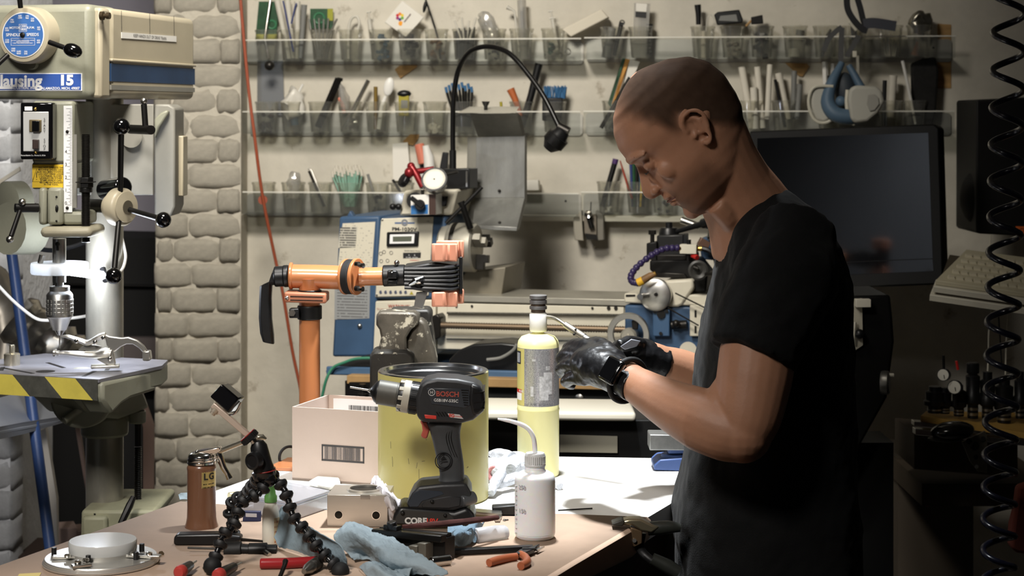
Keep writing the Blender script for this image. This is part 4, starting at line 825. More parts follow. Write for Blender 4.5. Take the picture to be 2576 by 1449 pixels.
# spindle, chuck and key
ca = lp(1108, 621, -.02)
ck = part('lathe_chuck', MB().lathe([(r * lm, t * lm) for r, t in ((30, 0), (50, 4), (56, 10), (56, 26), (60, 30), (62, 36), (62, 92), (57, 97), (20, 98))], ca, LA, 44), BEDST, lat)
part('chuck_band', MB().lathe([(62.4 * lm, 38 * lm), (62.8 * lm, 40 * lm), (62.8 * lm, 48 * lm), (62.4 * lm, 50 * lm)], ca, LA, 44, False), DARK, ck)
for k in range(3):
    a = R(55 + 120 * k); u_ = Z_ * math.cos(a) - LN.cross(Z_).cross(Z_).normalized() * 0 + LN * math.sin(a)
    c_ = ca + LA * (100 * lm) + u_ * 36 * lm
    jm = Matrix((LA, u_.cross(LA), u_)).transposed()
    part('chuck_jaw', MB().box(c_ + LA * 8 * lm, (20 * lm, 18 * lm, 38 * lm), jm).box(c_ + LA * 22 * lm - u_ * 8 * lm, (14 * lm, 18 * lm, 20 * lm), jm), BEDST if k == 0 else DARK, ck, .001)
kt = thing('chuck_key', 'black T-handled chuck key standing in the lathe chuck', 'chuck key', lp(1176, 560, .03))
part('key_shaft', MB().tube([lp(1183, 574, .03), lp(1165, 520, .05), lp(1160, 508, .05)], [.008, .0075, .009], 12), OXIDE, kt); part('key_bar', MB().cyl(lp(1122, 562, .06), lp(1213, 470, .04), .0045), OXIDE, kt)
# sheet metal chuck guard
gd = thing('chuck_guard', 'galvanised sheet metal chuck guard rising behind the gooseneck lamp', 'guard', lp(1250, 570, -.10))
def gp(name, pts, m=GALV, parent=gd): return part(name, MB().prism([lp(x, y, o) for x, y, o in pts], -LN * .003 + Z_ * .0), m, parent, .0008)
gp('top_flange', [(1150, 284, -.05), (1181, 268, -.16), (1306, 268, -.16), (1296, 284, -.05)], mat('pale_flange', (186, 182, 170), .45, .3))
gp('upper_panel', [(1182, 286, -.06), (1300, 285, -.06), (1316, 343, -.14), (1202, 345, -.14)], mat('guard_grey', (128, 126, 118), .5, .4, var=.3, vs=12))
gp('main_panel', [(1198, 346, -.14), (1320, 340, -.14), (1320, 497, -.14), (1196, 498, -.14)]); gp('lower_panel', [(1196, 498, -.14), (1320, 497, -.14), (1301, 572, -.05), (1188, 566, -.05)]); gp('bottom_lip', [(1188, 566, -.05), (1301, 572, -.05), (1300, 581, -.05), (1242, 579, -.05), (1188, 574, -.05)])
gp('side_panel', [(1176, 345, -.15), (1199, 345, -.141), (1197, 560, -.141), (1172, 560, -.15)], GREYP); gp('right_edge', [(1320, 340, -.139), (1325, 345, -.15), (1325, 500, -.15), (1305, 580, -.06), (1301, 572, -.049), (1320, 497, -.139)], GREYP); gp('upper_edge', [(1300, 283, -.055), (1309, 290, -.07), (1323, 345, -.15), (1316, 343, -.138)], GREYP)
part('guard_screw', MB().lathe([(.010, 0), (.008, .006), (.0045, .012), (.0045, .026)], lp(1222, 255, -.1), -Z_, 14), BLACK, gd)
for x, y in ((1256, 480), (1257, 560)): part('guard_bolt', MB().ball(lp(x, y, -.136 if y < 500 else -.06), .004, 10), DARK, gd)
# bed
lpr('gap_block', [(1172, 684), (1272, 672), (1262, 742), (1122, 745)], -.06, .18, mat('gap_grey', (120, 114, 100), .5, .3, var=.2), lat)
bd = lpr('bed_way', [(1100, 742), (2200, 768), (2200, 786), (1100, 758)], .0, .19, BEDST, bev=.002)
lpr('bed_side', [(1100, 758), (2200, 786), (2200, 900), (1100, 878)], -.012, .16, LCREAM, bd)
lpr('rack_cover', [(1124, 762), (1569, 772), (1569, 796), (1124, 790)], -.004, .01, LCREAM, bd)
mb = MB()
for k in range(110): mb.box(lp(1126 + k * 4.0, 787 + k * .05, -.003), (.0022, .006, .005), rot3(z=-15))
part('rack_teeth', mb, OXIDE, bd)
for x, y in ((1187, 770), (1490, 775), (1531, 775), (1549, 775), (1148, 770)): part('bed_bolt', MB().cyl(lp(x, y, -.004), lp(x, y, -.001), .0045 if x > 1500 else .003, 12), DARK, bd)
pr = []; q0, q1 = lp(1108, 818, .02), lp(2100, 842, .02); ln = (q1 - q0).length
for k in range(150): pr += [(.0068, ln * k / 150), (.0088, ln * (k + .5) / 150)]
part('lead_screw', MB().lathe(pr, q0, q1 - q0, 10), mat('screw_bronze', (112, 96, 78), .45, .7), lat, angle=80)
lpr('screw_bracket', [(1086, 795), (1100, 790), (1108, 800), (1108, 848), (1096, 856), (1085, 846)], .03, .05, DARK, lat, .003)
lpr('bed_rib', [(1120, 842), (1570, 850), (1570, 858), (1120, 852)], .0, .03, LCREAM, bd)
# carriage
cg = lpr('apron', [(1571, 766), (1800, 772), (1800, 945), (1640, 945), (1571, 900)], .06, .08, LBLUE, bev=.006)
lpr('saddle', [(1570, 738), (1790, 742), (1790, 772), (1570, 762)], .065, .24, LCREAM, cg, .004); lpr('saddle_plate', [(1574, 741), (1598, 741), (1598, 746), (1574, 747)], .066, .001, DARK, cg, 0)
lpr('cross_slide', [(1667, 706), (1742, 702), (1746, 724), (1716, 768), (1704, 773), (1660, 772)], .07, .12, LCREAM, cg, .006)
lpr('compound_base', [(1634, 655), (1750, 652), (1780, 690), (1776, 735), (1745, 735), (1745, 700), (1660, 698), (1634, 680)], .05, .10, OXIDE, cg, .004)
lpr('compound_slide', [(1640, 640), (1742, 640), (1742, 686), (1640, 684)], .04, .09, mat('oxide_brown', (30, 27, 24), .45, .4), cg, .003); lpr('slide_plate', [(1640, 684), (1722, 688), (1730, 700), (1640, 698)], .055, .02, DARK, cg, .002)
tp = lpr('tool_post', [(1652, 592), (1719, 590), (1719, 652), (1650, 654)], .03, .07, mat('tool_post_black', (38, 38, 38), .4, .3, var=.2), cg, .003)
part('post_nut', MB().lathe([(.024, 0), (.022, .012), (.019, .017), (.008, .018), (.008, .028), (.006, .030)], lp(1683, 591, -.01), Z_, 22), BLACK, tp)
part('post_lever', MB().tube([lp(1703, 582, .0), lp(1770, 562, .03)], [.0055, .0075], 12), BLACK, tp); part('lever_grip', MB().cyl(lp(1766, 563, .03), lp(1800, 553, .05), .0115, 16), BLACK, tp, .003)
lpr('tool_holder', [(1626, 612), (1652, 608), (1652, 660), (1626, 650)], .045, .05, OXIDE, tp, .002); part('holder_screw', MB().cyl(lp(1641, 612, .02), lp(1641, 580, .02), .005).lathe([(.009, 0), (.009, .010)], lp(1641, 590, .02), Z_, 6), DARK, tp)
cw = part('cross_handwheel', MB().lathe([(0, 0), (.0368, 0), (.0368, .014), (.034, .016), (.006, .016), (.005, .019), (0, .019)], lp(1651, 741, .075), LN, 48), ALU, cg); part('wheel_handle', MB().tube([lp(1628, 744, .092), lp(1610, 747, .13)], [.0065, .0075], 12), STEEL, cw); part('wheel_hub', MB().lathe([(.0045, 0), (.003, .002)], lp(1650, 741, .094), LN, 14), OXIDE, cw)
pw = part('compound_handwheel', MB().lathe([(.0215, 0), (.0225, .003), (.0225, .012), (.018, .014), (.010, .010), (.006, .012)], lp(1756, 679, .09), LN + LA * .2, 32), mat('dark_wheel', (56, 55, 52), .45), cg); part('wheel_handle', MB().cyl(lp(1745, 672, .11), lp(1756, 676, .11), .005).cyl(lp(1776, 690, .11), lp(1796, 689, .13), .0045), DARK, pw)
rw = part('ring_handwheel', MB().lathe([(r * lm, t) for r, t in ((38, 0), (50, 0), (52, .003), (52, .010), (50, .013), (38, .013), (37, .010), (37, .003), (38, 0))], lp(1583, 840, .10), LN, 48, False), ALU, cg)
part('wheel_hub', MB().lathe([(.018, -.02), (.019, .008), (.015, .013), (.006, .013), (.005, .016)], lp(1583, 845, .10), LN, 28), BEDST, rw); part('wheel_spoke', MB().prism([lp(x, y, .108) for x, y in ((1574, 862), (1600, 850), (1594, 885), (1568, 895))], -LN * .008), BEDST, rw, .002); part('wheel_spoke', MB().prism([lp(x, y, .105) for x, y in ((1588, 806), (1606, 806), (1604, 830), (1590, 828))], -LN * .008), DARK, rw, .002)
gx = lpr('half_nut_box', [(1642, 781), (1684, 779), (1684, 846), (1642, 846)], .08, .03, mat('lathe_blue2', (62, 90, 122), .4), cg, .002)
for x, y, r_ in ((1663, 790, .010), (1647, 784, .004), (1677, 783, .004), (1662, 839, .004)): part('cap_screw', MB().cyl(lp(x, y, .08), lp(x, y, .085), r_, 16), OXIDE, gx)
part('feed_lever', MB().cyl(lp(1690, 818, .07), lp(1728, 816, .07), .010).ball(lp(1701, 814, .09), .009, 14), DARK, cg); part('oil_disc', MB().cyl(lp(1731, 882, .06), lp(1731, 882, .068), .020, 32), LCREAM, cg)
lpr('slotted_plate', [(1735, 768), (1790, 766), (1790, 846), (1735, 846)], .075, .006, LCREAM, cg); 
for y in (780, 820): lpr('plate_slot', [(1747, y), (1752, y), (1752, y + 18), (1747, y + 18)], .0765, .001, DARK, cg, 0)
mb = MB()
for (xa, ya, xb, yb) in ((1682, 776, 1756, 818), (1700, 738, 1775, 775)):
    for k in range(26): mb.ball(lp(xa + (xb - xa) * k / 25, ya + (yb - ya) * k / 25, .10), .0021, 6)
part('bead_chain', mb, DARK, cg)
# coolant hose
ch = thing('coolant_hose', 'purple segmented coolant hose with a yellow nozzle on the lathe', 'hose', lp(1705, 627, .07))
cp = catmull([lp(x, y, o) for x, y, o in ((1704, 624, .08), (1672, 626, .09), (1640, 642, .10), (1606, 668, .11), (1588, 692, .12), (1590, 708, .12), (1604, 712, .12))], 5); mb = MB()
for k, p in enumerate(cp):
    mb.ball(p, .0082 if k % 2 == 0 else .0058, 10)
part('hose_segments', mb, mat('purple_hose', (46, 36, 76), .4), ch); part('yellow_joint', MB().cyl(lp(1604, 712, .12), lp(1618, 705, .12), .0095), mat('nozzle_yellow', (216, 168, 44), .45), ch, .001); part('nozzle', MB().tube([lp(1616, 706, .12), lp(1636, 694, .12), lp(1650, 688, .12)], [.009, .008, .005], 12), TAN, ch); part('brass_tip', MB().cyl(lp(1642, 691, .12), lp(1650, 687, .12), .0055), BRASS, ch)
part('manifold', MB().box(lp(1733, 626, .07), (.038, .025, .021), rot3(z=-15)), CREAM, ch, .001); part('brass_fitting', MB().cyl(lp(1706, 625, .08), lp(1714, 625, .075), .007).cyl(lp(1753, 626, .06), lp(1766, 625, .06), .006), BRASS, ch); part('manifold_stem', MB().cyl(lp(1733, 615, .07), lp(1733, 603, .07), .005).cyl(lp(1731, 637, .07), lp(1731, 655, .07), .004), OXIDE, ch)
part('black_line', MB().tube([lp(1766, 625, .06), lp(1785, 632, .06), lp(1800, 650, .06), lp(1806, 690, .06)], .006, 8, 5), BLACK, ch); part('red_valve', MB().cyl(lp(1742, 642, .07), lp(1754, 648, .08), .006), REDP, ch)
ts = thing('lathe_tailstock', 'lathe tailstock parts with steel levers under the man\'s chin', 'tailstock', lp(1790, 740, -.05))
part('quill_lever', MB().cyl(lp(1714, 553, -.05), lp(1760, 570, -.05), .0085), STEEL, ts); part('clamp_rod', MB().cyl(lp(1760, 566, -.05), lp(1810, 582, -.05), .003), DARK, ts); part('socket', MB().lathe([(.013, 0), (.009, .03)], lp(1793, 596, -.04), Z_, 14), STEEL, ts); part('blue_block', MB().prism([lp(x, y, -.06) for x, y in ((1758, 600), (1850, 590), (1850, 660), (1764, 652))], -LN * .1), LBLUE, ts, .003); part('collar_block', MB().box(lp(1770, 613, .0), (.025, .03, .02), rot3(y=30)), mat('rose_steel', (120, 92, 78), .4, .5), ts, .001); part('cap_bolt', MB().cyl(lp(1785, 606, .0), lp(1800, 596, .0), .010), DARK, ts)
# rail and tool block behind the lathe
ra = thing('wall_rail', 'long white-painted rail below the lowest shelf', 'rail', wp(1600, 560, .03)); part('rail_bar', MB().prism([wp(x, y, .05) for x, y in ((1310, 541), (1850, 546), (1850, 560), (1310, 556))], -WN * .05), mat('rail_white', (226, 220, 204), .5, var=.06), ra, .002)
tb_ = thing('rail_clamp_block', 'grey tool clamp block hooked over the white rail', 'clamp block', wp(1480, 600, .06))
part('side_cheek', MB().prism([wp(x, y, .07) for x, y in ((1442, 548), (1462, 530), (1468, 606), (1446, 604), (1443, 580))], -WN * .06), mat('cheek', (164, 158, 144), .5), tb_, .002); part('side_cheek', MB().prism([wp(x, y, .07) for x, y in ((1498, 530), (1518, 540), (1519, 604), (1500, 606))], -WN * .06), mat('cheek2', (120, 116, 106), .5), tb_, .002)
part('block', MB().prism([wp(x, y, .08) for x, y in ((1468, 540), (1500, 538), (1502, 602), (1478, 602), (1470, 588))], -WN * .06), mat('block_grey', (122, 114, 102), .5, .3), tb_, .002); part('block_underside', MB().prism([wp(x, y, .082) for x, y in ((1471, 587), (1500, 590), (1504, 603), (1476, 603))], -WN * .01), OXIDE, tb_); part('clamp_bolt', MB().lathe([(.006, -.012), (.010, 0), (.010, .006), (.004, .004)], wp(1480, 538, .10), WN, 16), CHROME, tb_); part('bolt_shank', MB().cyl(wp(1481, 545, .09), wp(1489, 574, .09), .007), OXIDE, tb_); part('pin', MB().cyl(wp(1487, 508, .08), wp(1486, 530, .08), .0015), OXIDE, tb_)
# chip tray, stand under the lathe
tray = thing('chip_tray', 'blue steel chip tray running under the lathe', 'tray', lp(1300, 950, .1)); part('tray_front', MB().prism([lp(x, y, .14) for x, y in ((820, 922), (1900, 948), (1900, 968), (820, 943))], -LN * .012), mat('tray_blue', (66, 94, 124), .45, var=.15), tray, .003); part('tray_floor', MB().prism([lp(x, 932, .13) for x in (820,)] + [lp(1900, 958, .13), lp(1900, 958, .13) - LN * .45, lp(820, 932, .13) - LN * .45], -Z_ * .004), LBLUE, tray)
stn = thing('lathe_stand', 'dark bench with a wood edge carrying the lathe', 'bench', V((lp(1300, 285).x, lp(1300, 285).y, 0)))
part('wood_edge', MB().prism([lp(x, y, .17) for x, y in ((872, 944), (1900, 966), (1900, 990), (872, 966))], -LN * .5), mat('stand_wood', (160, 128, 84), .6, var=.25, vs=10), stn, .002); part('dark_front', MB().prism([lp(x, y, .13) for x, y in ((1080, 966), (1900, 985), (1900, 1300), (1080, 1300))], -LN * .45), mat('stand_dark', (44, 46, 44), .55, var=.5, vs=12), stn); part('corner_post', MB().prism([lp(x, y, .16) for x, y in ((868, 958), (880, 958), (880, 1500), (868, 1500))], -LN * .05), OXIDE, stn); part('stand_leg', MB().prism([lp(x, y, .10) for x, y in ((1080, 1290), (1900, 1290), (1900, 1880), (1080, 1880))], -LN * .4), OXIDE, stn); part('hex_bolt', MB().lathe([(.010, 0), (.010, .004), (.004, .006)], lp(1458, 1002, .135), LN, 20), STEEL, stn)
part('black_drip_pan', MB().prism([lp(x, y, .10) for x, y in ((1124, 935), (1130, 905), (1155, 880), (1190, 866), (1260, 862), (1312, 868), (1312, 944), (1124, 940))], -LN * .12), BLACK, loc=lp(1220, 940, .1), bev=.008, cat='pan', label='black drip pan lying under the lathe bed')
part('pan_hose', MB().tube([lp(1300, 866, .12), lp(1290, 882, .12), lp(1260, 900, .12), lp(1225, 905, .12)], .004, 8, 5), GREYM, loc=lp(1260, 900, .12), cat='hose', label='grey tube curling over the black drip pan')
part('black_cloth', MB().prism([lp(x, y, .12) for x, y in ((846, 920), (880, 908), (930, 904), (955, 906), (955, 922), (846, 922))], -LN * .15), RUBBER, loc=lp(900, 920, .1), bev=.004, cat='cloth', label='black cloth lying in the blue chip tray behind the orange post')
part('green_cable', MB().tube([lp(955, 901, .15), lp(900, 902, .15), lp(866, 912, .15), lp(838, 925, .15), lp(822, 952, .16), lp(812, 990, .16), lp(806, 1020, .16)], .0035, 8, 6), mat('green_cord', (52, 118, 92), .5), loc=lp(870, 910, .15), cat='cord', label='thin green cord looping over the blue chip tray')
kb_ = thing('dark_tool_tray', 'dark tray holding a threaded steel stud below the lathe', 'tray', lp(910, 1000, .2)); part('tray_wall', MB().prism([lp(x, y, .18) for x, y in ((878, 962), (945, 962), (945, 1060), (878, 1060))], -LN * .06), OXIDE, kb_); part('stud', MB().lathe([(.012, 0), (.012, .012), (.006, .014), (.006, .025), (.008, .026), (.008, .034)], lp(912, 1003, .2), Z_, 12), DARK, kb_)
# white pipe rail and black drawer front behind the bench
bw = thing('black_cabinet', 'black cabinet with a blank pale label plate behind the bench', 'cabinet', V((.15, 3.75, 0)))
part('cabinet_body', MB().box(P(1480, 1260, 3.85).xyz * 1 + V((0, .10, 0)), (.62, .2, .34)), mat('cabinet_black', (12, 12, 12), .5, var=.5, vs=8), bw, .004); part('label_plate', MB().prism([P(x, y, 3.845) for x, y in ((1408, 1093), (1553, 1097), (1553, 1139), (1408, 1137))], (0, -.002, 0)), mat('label_plate', (168, 164, 148), .6), bw); part('plinth', MB().box((.16, 3.95, .29), (.56, .16, .58)), OXIDE, bw)
pr_ = thing('white_edge_shelf', 'white rounded shelf edge running behind the gas cylinder', 'shelf', P(1400, 1050, 3.8)); part('shelf_edge', MB().prism([P(x, y, 3.80) for x, y in ((1170, 1033), (1600, 1038), (1600, 1061), (1170, 1057))], (0, .18, 0)), mat('edge_white', (214, 208, 192), .4), pr_, .007, seg=3); part('shelf_support', MB().box(P(1400, 1080, 3.9), (.30, .02, .045)), OXIDE, pr_)
# dial indicator on a magnetic base
di = thing('dial_indicator', 'red-armed dial indicator on a blue and white magnetic base', 'gauge', lp(1060, 540, .06))
part('magnet_base', MB().prism([lp(x, y, .06) for x, y in ((1033, 491), (1096, 489), (1096, 540), (1033, 541))], -LN * .05), WHITE, di, .001); part('blue_label', MB().prism([lp(x, y, .0606) for x, y in ((1034, 517), (1077, 514), (1077, 538), (1034, 539))], LN * .0006), mat('label_blue', (54, 110, 168), .4), di); part('brown_side', MB().prism([lp(x, y, .0606) for x, y in ((1079, 489), (1096, 489), (1096, 540), (1079, 540))], LN * .0006), mat('brown_side', (62, 44, 38), .5), di)
part('magnet_knob', MB().cyl(lp(1056, 515, .06), lp(1056, 515, .078), .0125, 20).box(lp(1048, 508, .08), (.035, .006, .011), rot3(y=38)), BLACK, di, .001); part('back_disc', MB().cyl(lp(1044, 505, .03), lp(1044, 505, .045), .020, 24), BLACK, di)
part('stem', MB().cyl(lp(1063, 492, .04), lp(1063, 466, .05), .004), DARK, di); part('ball_joint', MB().ball(lp(1063, 470, .05), .008, 14), CHROME, di)
rm = mat('anodised_red', (128, 30, 34), .35, .4); part('lower_arm', MB().tube([lp(1063, 470, .055), lp(1048, 440, .055), lp(1034, 418, .05)], [.0075, .008, .0085], 14), rm, di); part('upper_arm', MB().tube([lp(1034, 432, .05), lp(1060, 430, .04), lp(1092, 424, .03)], [.008, .007, .006], 12), rm, di); part('elbow', MB().ball(lp(1030, 434, .06), .0125, 16).ball(lp(1034, 418, .05), .0095, 14), rm, di)
part('clamp_knob', MB().lathe([(.008, 0), (.017, .002), (.0185, .008), (.017, .016), (.006, .018)], lp(1024, 458, .05), LN * .5 + Z_ * .4 - LA * .5, 9), BLACK, di, .002); part('knob_stem', MB().cyl(lp(1024, 455, .05), lp(1030, 436, .055), .006), BLACK, di)
dn = LN + Z_ * .55 + LA * .12
gf = part('gauge_case', MB().lathe([(.026, -.018), (.0275, -.016), (.0275, 0), (.030, .001), (.030, .008), (.0265, .008)], lp(1094, 455, .06), dn, 36), mat('gauge_chrome', (170, 170, 168), .3, .9), di); part('gauge_bezel', MB().lathe([(.0265, .007), (.031, .007), (.031, .0095), (.0265, .0095), (.0265, .007)], lp(1094, 455, .06), dn, 36, False), BLACK, gf); part('gauge_face', MB().lathe([(.0266, .008), (.0266, .0094)], lp(1094, 455, .06), dn, 36), mat('gauge_face', (218, 214, 200), .5), gf)
n_ = dn.normalized(); mb = MB(); ga, gb, _ = frame(n_)
for k in range(40):
    a = 2 * math.pi * k / 40; rr = ga * math.cos(a) + gb * math.sin(a); c_ = lp(1094, 455, .06) + n_ * .0096
    mb.tube([c_ + rr * .022, c_ + rr * .0255], .0004, 4)
c_ = lp(1094, 455, .06) + n_ * .0098
mb.tube([c_ - LA * .004, c_ - LA * .016 - Z_ * .004], .0006, 4).ball(c_, .002, 8)
part('gauge_marks', mb, INK, gf); part('gauge_stem', MB().cyl(lp(1120, 440, .05), lp(1152, 432, .05), .0035), DARK, di)
lc = thing('black_lamp_box', 'black control box at the foot of the gooseneck lamp', 'box', lp(1150, 476, -.06)); part('case', MB().prism([lp(x, y, -.03) for x, y in ((1100, 426), (1181, 424), (1181, 475), (1092, 478))], -LN * .07), BLACK, lc, .002); part('bright_edge', MB().prism([lp(x, y, -.029) for x, y in ((1172, 430), (1176, 430), (1176, 470), (1172, 470))], LN * .001), STEEL, lc)
gl = thing('gooseneck_lamp', 'black gooseneck work lamp arching over the lathe', 'lamp', lp(1140, 424, -.05))
part('neck', MB().tube([lp(x, y, o) for x, y, o in ((1140, 424, -.05), (1139, 330, -.05), (1141, 250, -.04), (1152, 180, -.03), (1178, 134, 0), (1213, 118, .02), (1252, 121, .04), (1288, 140, .06), (1330, 188, .08), (1370, 246, .10), (1408, 322, .12))], .0062, 12, 6), mat('gooseneck_black', (16, 15, 14), .35, .3), gl)
part('neck_sleeve', MB().cyl(lp(1139, 424, -.05), lp(1139, 378, -.05), .0085), BLACK, gl)
hd_ = part('lamp_head', MB().lathe([(.010, 0), (.016, .004), (.020, .016), (.025, .022), (.025, .040), (.022, .046), (.012, .060), (.010, .060)], lp(1420, 326, .12), (lp(1384, 368, .12) - lp(1420, 326, .12)), 24), BLACK, gl); mb = MB(); hx_ = (lp(1384, 368, .12) - lp(1420, 326, .12)).normalized()
for k in range(7): mb.lathe([(.0265, .020 + k * .0035), (.0265, .0215 + k * .0035)], lp(1420, 326, .12), hx_, 24)
part('cooling_fins', mb, OXIDE, hd_); part('swivel_collar', MB().cyl(lp(1404, 318, .12), lp(1430, 332, .12), .011), DARK, gl)
# ================================================================ right side: screen, respirator, coil hose, tool rack
mo = thing('computer_monitor', 'large black monitor reflecting the room behind the man\'s shoulder', 'monitor', P(2150, 720, 4.35))
mA, mB_ = P(1860, 500, 4.42), P(2368, 500, 4.20); mA.z = mB_.z = 0; md = (mB_ - mA).normalized(); mn = V((md.y, -md.x, 0)); mn = (mn + Z_ * .06).normalized()
def mp(px, py, off=0): return rp(px, py, P(2300, 500, 4.24) + mn * off, mn)
SCR = mat('monitor_glass', (10, 11, 13), .06, spec=.5, ior=1.9)
part('housing', MB().prism([mp(x, y) for x, y in ((1885, 330), (2350, 312), (2362, 322), (2373, 700), (2362, 716), (1885, 734))], -mn * .05), mat('monitor_black', (7, 7, 7), .5, spec=.3), mo, .004); part('screen', MB().prism([mp(x, y, .001) for x, y in ((1905, 348), (2335, 334), (2346, 650), (1905, 666))], -mn * .002), SCR, mo); part('glass_chin', MB().prism([mp(x, y, .001) for x, y in ((1905, 668), (2346, 652), (2348, 682), (1905, 700))], -mn * .002), SCR, mo)
part('wall_arm', MB().box(mp(2100, 520, -.25), (.12, .40, .12), rot3(z=-24)), BLACK, mo)
tv = thing('black_speaker_cabinet', 'black cabinet with an orange sticker hanging behind the coiled hose', 'cabinet', P(2520, 590, 4.4)); part('case', MB().prism([P(x, y, 4.42) for x, y in ((2456, 254), (2462, 251), (2700, 240), (2700, 600), (2462, 588), (2455, 582))], (0, .2, 0)), mat('cabinet_matt', (11, 11, 11), .6), tv, .004)
part('round_side', MB().ball(P(2458, 497, 4.48), (.042, .05, .066), 24), RUBBER, tv); part('orange_sticker', MB().prism([P(x, y, 4.418) for x, y in ((2555, 569), (2640, 571), (2640, 591), (2555, 588))], (0, -.001, 0)), mat('sticker_orange', (226, 110, 48), .5), tv); text('CHECK', .012, P(2586, 579, 4.416), X_, Z_, mat('sticker_text', (120, 40, 24), .6), tv); part('bracket', MB().box(P(2560, 400, 4.70), (.1, .18, .1)), BLACK, tv)
# keyboard tray
kt = thing('keyboard_tray', 'pale slotted metal tray holding the keyboard', 'tray', P(2460, 745, 4.05))
def kq(u, v, up=0): # u to the right, v backwards
    a = P(2352, 716, 3.98); r_ = (P(2580, 748, 3.92) - a).normalized(); b = (P(2462, 640, 4.18) - P(2352, 716, 3.98)); b = b - r_ * b.dot(r_); n = r_.cross(b.normalized()); return a + r_ * u + b * v + n * up
part('front_rail', MB().prism([kq(-.003, -.02, -.003), kq(.45, -.02, -.003), kq(.45, -.02, -.016), kq(-.003, -.02, -.016)], kq(0, .2) - kq(0, 0)), CREAM, kt, .001); part('front_rail', MB().prism([kq(-.008, -.03, -.022), kq(.45, -.03, -.022), kq(.45, -.03, -.036), kq(-.008, -.03, -.036)], kq(0, .2) - kq(0, 0)), CREAM, kt, .001); part('rail_web', MB().prism([kq(.004, 0, -.01), kq(.45, 0, -.01), kq(.45, 0, -.03), kq(.004, 0, -.03)], kq(0, 1) - kq(0, 0)), mat('rail_dark', (70, 62, 50), .6), kt)
kbd = thing('keyboard', 'grubby white keyboard lying on the slotted tray', 'keyboard', kq(.2, .5)); part('key_bed', MB().prism([kq(.0, .02, -.002), kq(.44, .02, -.002), kq(.44, 1.0, -.002), kq(.04, 1.0, -.002)], (kq(0, 0, .010) - kq(0, 0, 0))), mat('keyboard_white', (186, 178, 152), .6), kbd, .001)
km = None
for r_ in range(5):
    for c in range(15):
        p = kq(.03 + c * .0185 + r_ * .005, .14 + r_ * .165, .010)
        if km is None:
            km = bpy.data.meshes.new('key'); bm = bmesh.new(); bmesh.ops.create_cube(bm, size=1.0)
            for v_ in bm.verts: v_.co = V((v_.co.x * (.016 if v_.co.z < 0 else .012), v_.co.y * (.016 if v_.co.z < 0 else .012), v_.co.z * .006))
            bm.to_mesh(km); bm.free(); km.materials.append(mat('key_white', (196, 188, 164), .55))
        o = bpy.data.objects.new('key', km); COL.objects.link(o); o.parent = kbd; o.location = p - ROOT[kbd]; o.rotation_euler = (R(17), R(3), R(-8))
part('hanging_cable', MB().tube([P(2492, 592, 4.3), P(2490, 625, 4.25), P(2488, 655, 4.2)], .0014, 6), CREAM, loc=P(2490, 600, 4.3), cat='cable', label='short pale cable between the black cabinet and the keyboard')
for i, (pts, m_, lb) in enumerate((([(2500, 735), (2488, 830), (2486, 900), (2480, 1040)], CREAM, 'thin pale cable hanging below the keyboard tray'), ([(2508, 735), (2515, 840), (2520, 915)], BLACK, 'thin black cable hanging below the keyboard tray'), ([(2540, 735), (2532, 850), (2530, 910), (2528, 1050)], CREAM, 'second thin pale cable below the tray by the coiled hose'))):
    part('hanging_cable', MB().tube([P(x, y, 4.06) for x, y in pts], .0016, 6, 5), m_, loc=P(*pts[0], 4.3), cat='cable', label=lb)
# coiled air hose
mb = MB(); N = 18; pts = []; lx = 2526
y_ = -60.0; k = 0
while y_ < 1560:
    t = (y_ + 60) / 1620; per = 98 - 22 * t; a = 2 * math.pi * k / 26; cx = 2541 - 28 * min(1, t * 1.2); c = P(cx, y_, 3.30)
    pts.append(c + V((math.cos(a) * .0275, math.sin(a) * .0275, 0))); y_ += per / 26; k += 1
mb.tube(pts, .0059, 10)
part('coiled_hose', mb, mat('coil_navy', (16, 17, 30), .28, coat=.4), loc=P(2530, 1449, 3.3), cat='hose', label='dark blue coiled air hose hanging down the frame edge')
# respirator
rs = thing('respirator_mask', 'blue half-face respirator with two grey filters hanging from the shelf', 'respirator', wp(2130, 310, .14)); MBL = mat('mask_blue', (74, 96, 116), .55); FIL = mat('filter_grey', (172, 170, 160), .55)
fm = MB(); ring = []
fm.tube([wp(x, y, o) for x, y, o in ((2118, 158, .15), (2092, 210, .17), (2082, 256, .18), (2100, 286, .19), (2135, 294, .19), (2165, 288, .18), (2178, 250, .17), (2155, 200, .16), (2135, 165, .15))], [.008, .014, .018, .02, .02, .018, .013, .010, .008], 14, 4)
part('face_seal', fm, MBL, rs); part('inner_shell', MB().ball(wp(2130, 235, .14), (.030, .025, .055), 20, rot3(y=-8)), mat('mask_dark', (40, 48, 56), .6), rs); part('valve', MB().ball(wp(2115, 255, .18), (.014, .012, .014), 14), MBL, rs)
def filt(name, pts, off, th, dz):
    f = part(name, MB().prism([wp(x, y, off) for x, y in pts], WN * th), FIL, rs, .008, seg=3); return f
f1 = filt('filter_cartridge', ((2134, 226), (2148, 215), (2200, 217), (2216, 228), (2223, 256), (2206, 285), (2180, 306), (2150, 310), (2138, 300), (2131, 250)), .19, .035, 0)
part('filter_pad', MB().prism([wp(x, y, .226) for x, y in ((2182, 238), (2200, 237), (2210, 246), (2212, 262), (2200, 278), (2188, 280), (2180, 262))], WN * .003), mat('filter_pad', (150, 148, 140), .6), f1, .002); part('filter_rim', MB().tube([wp(x, y, .19) for x, y in ((2132, 226), (2130, 262), (2137, 302), (2150, 312))], .005, 8, 4), CREAM, f1)
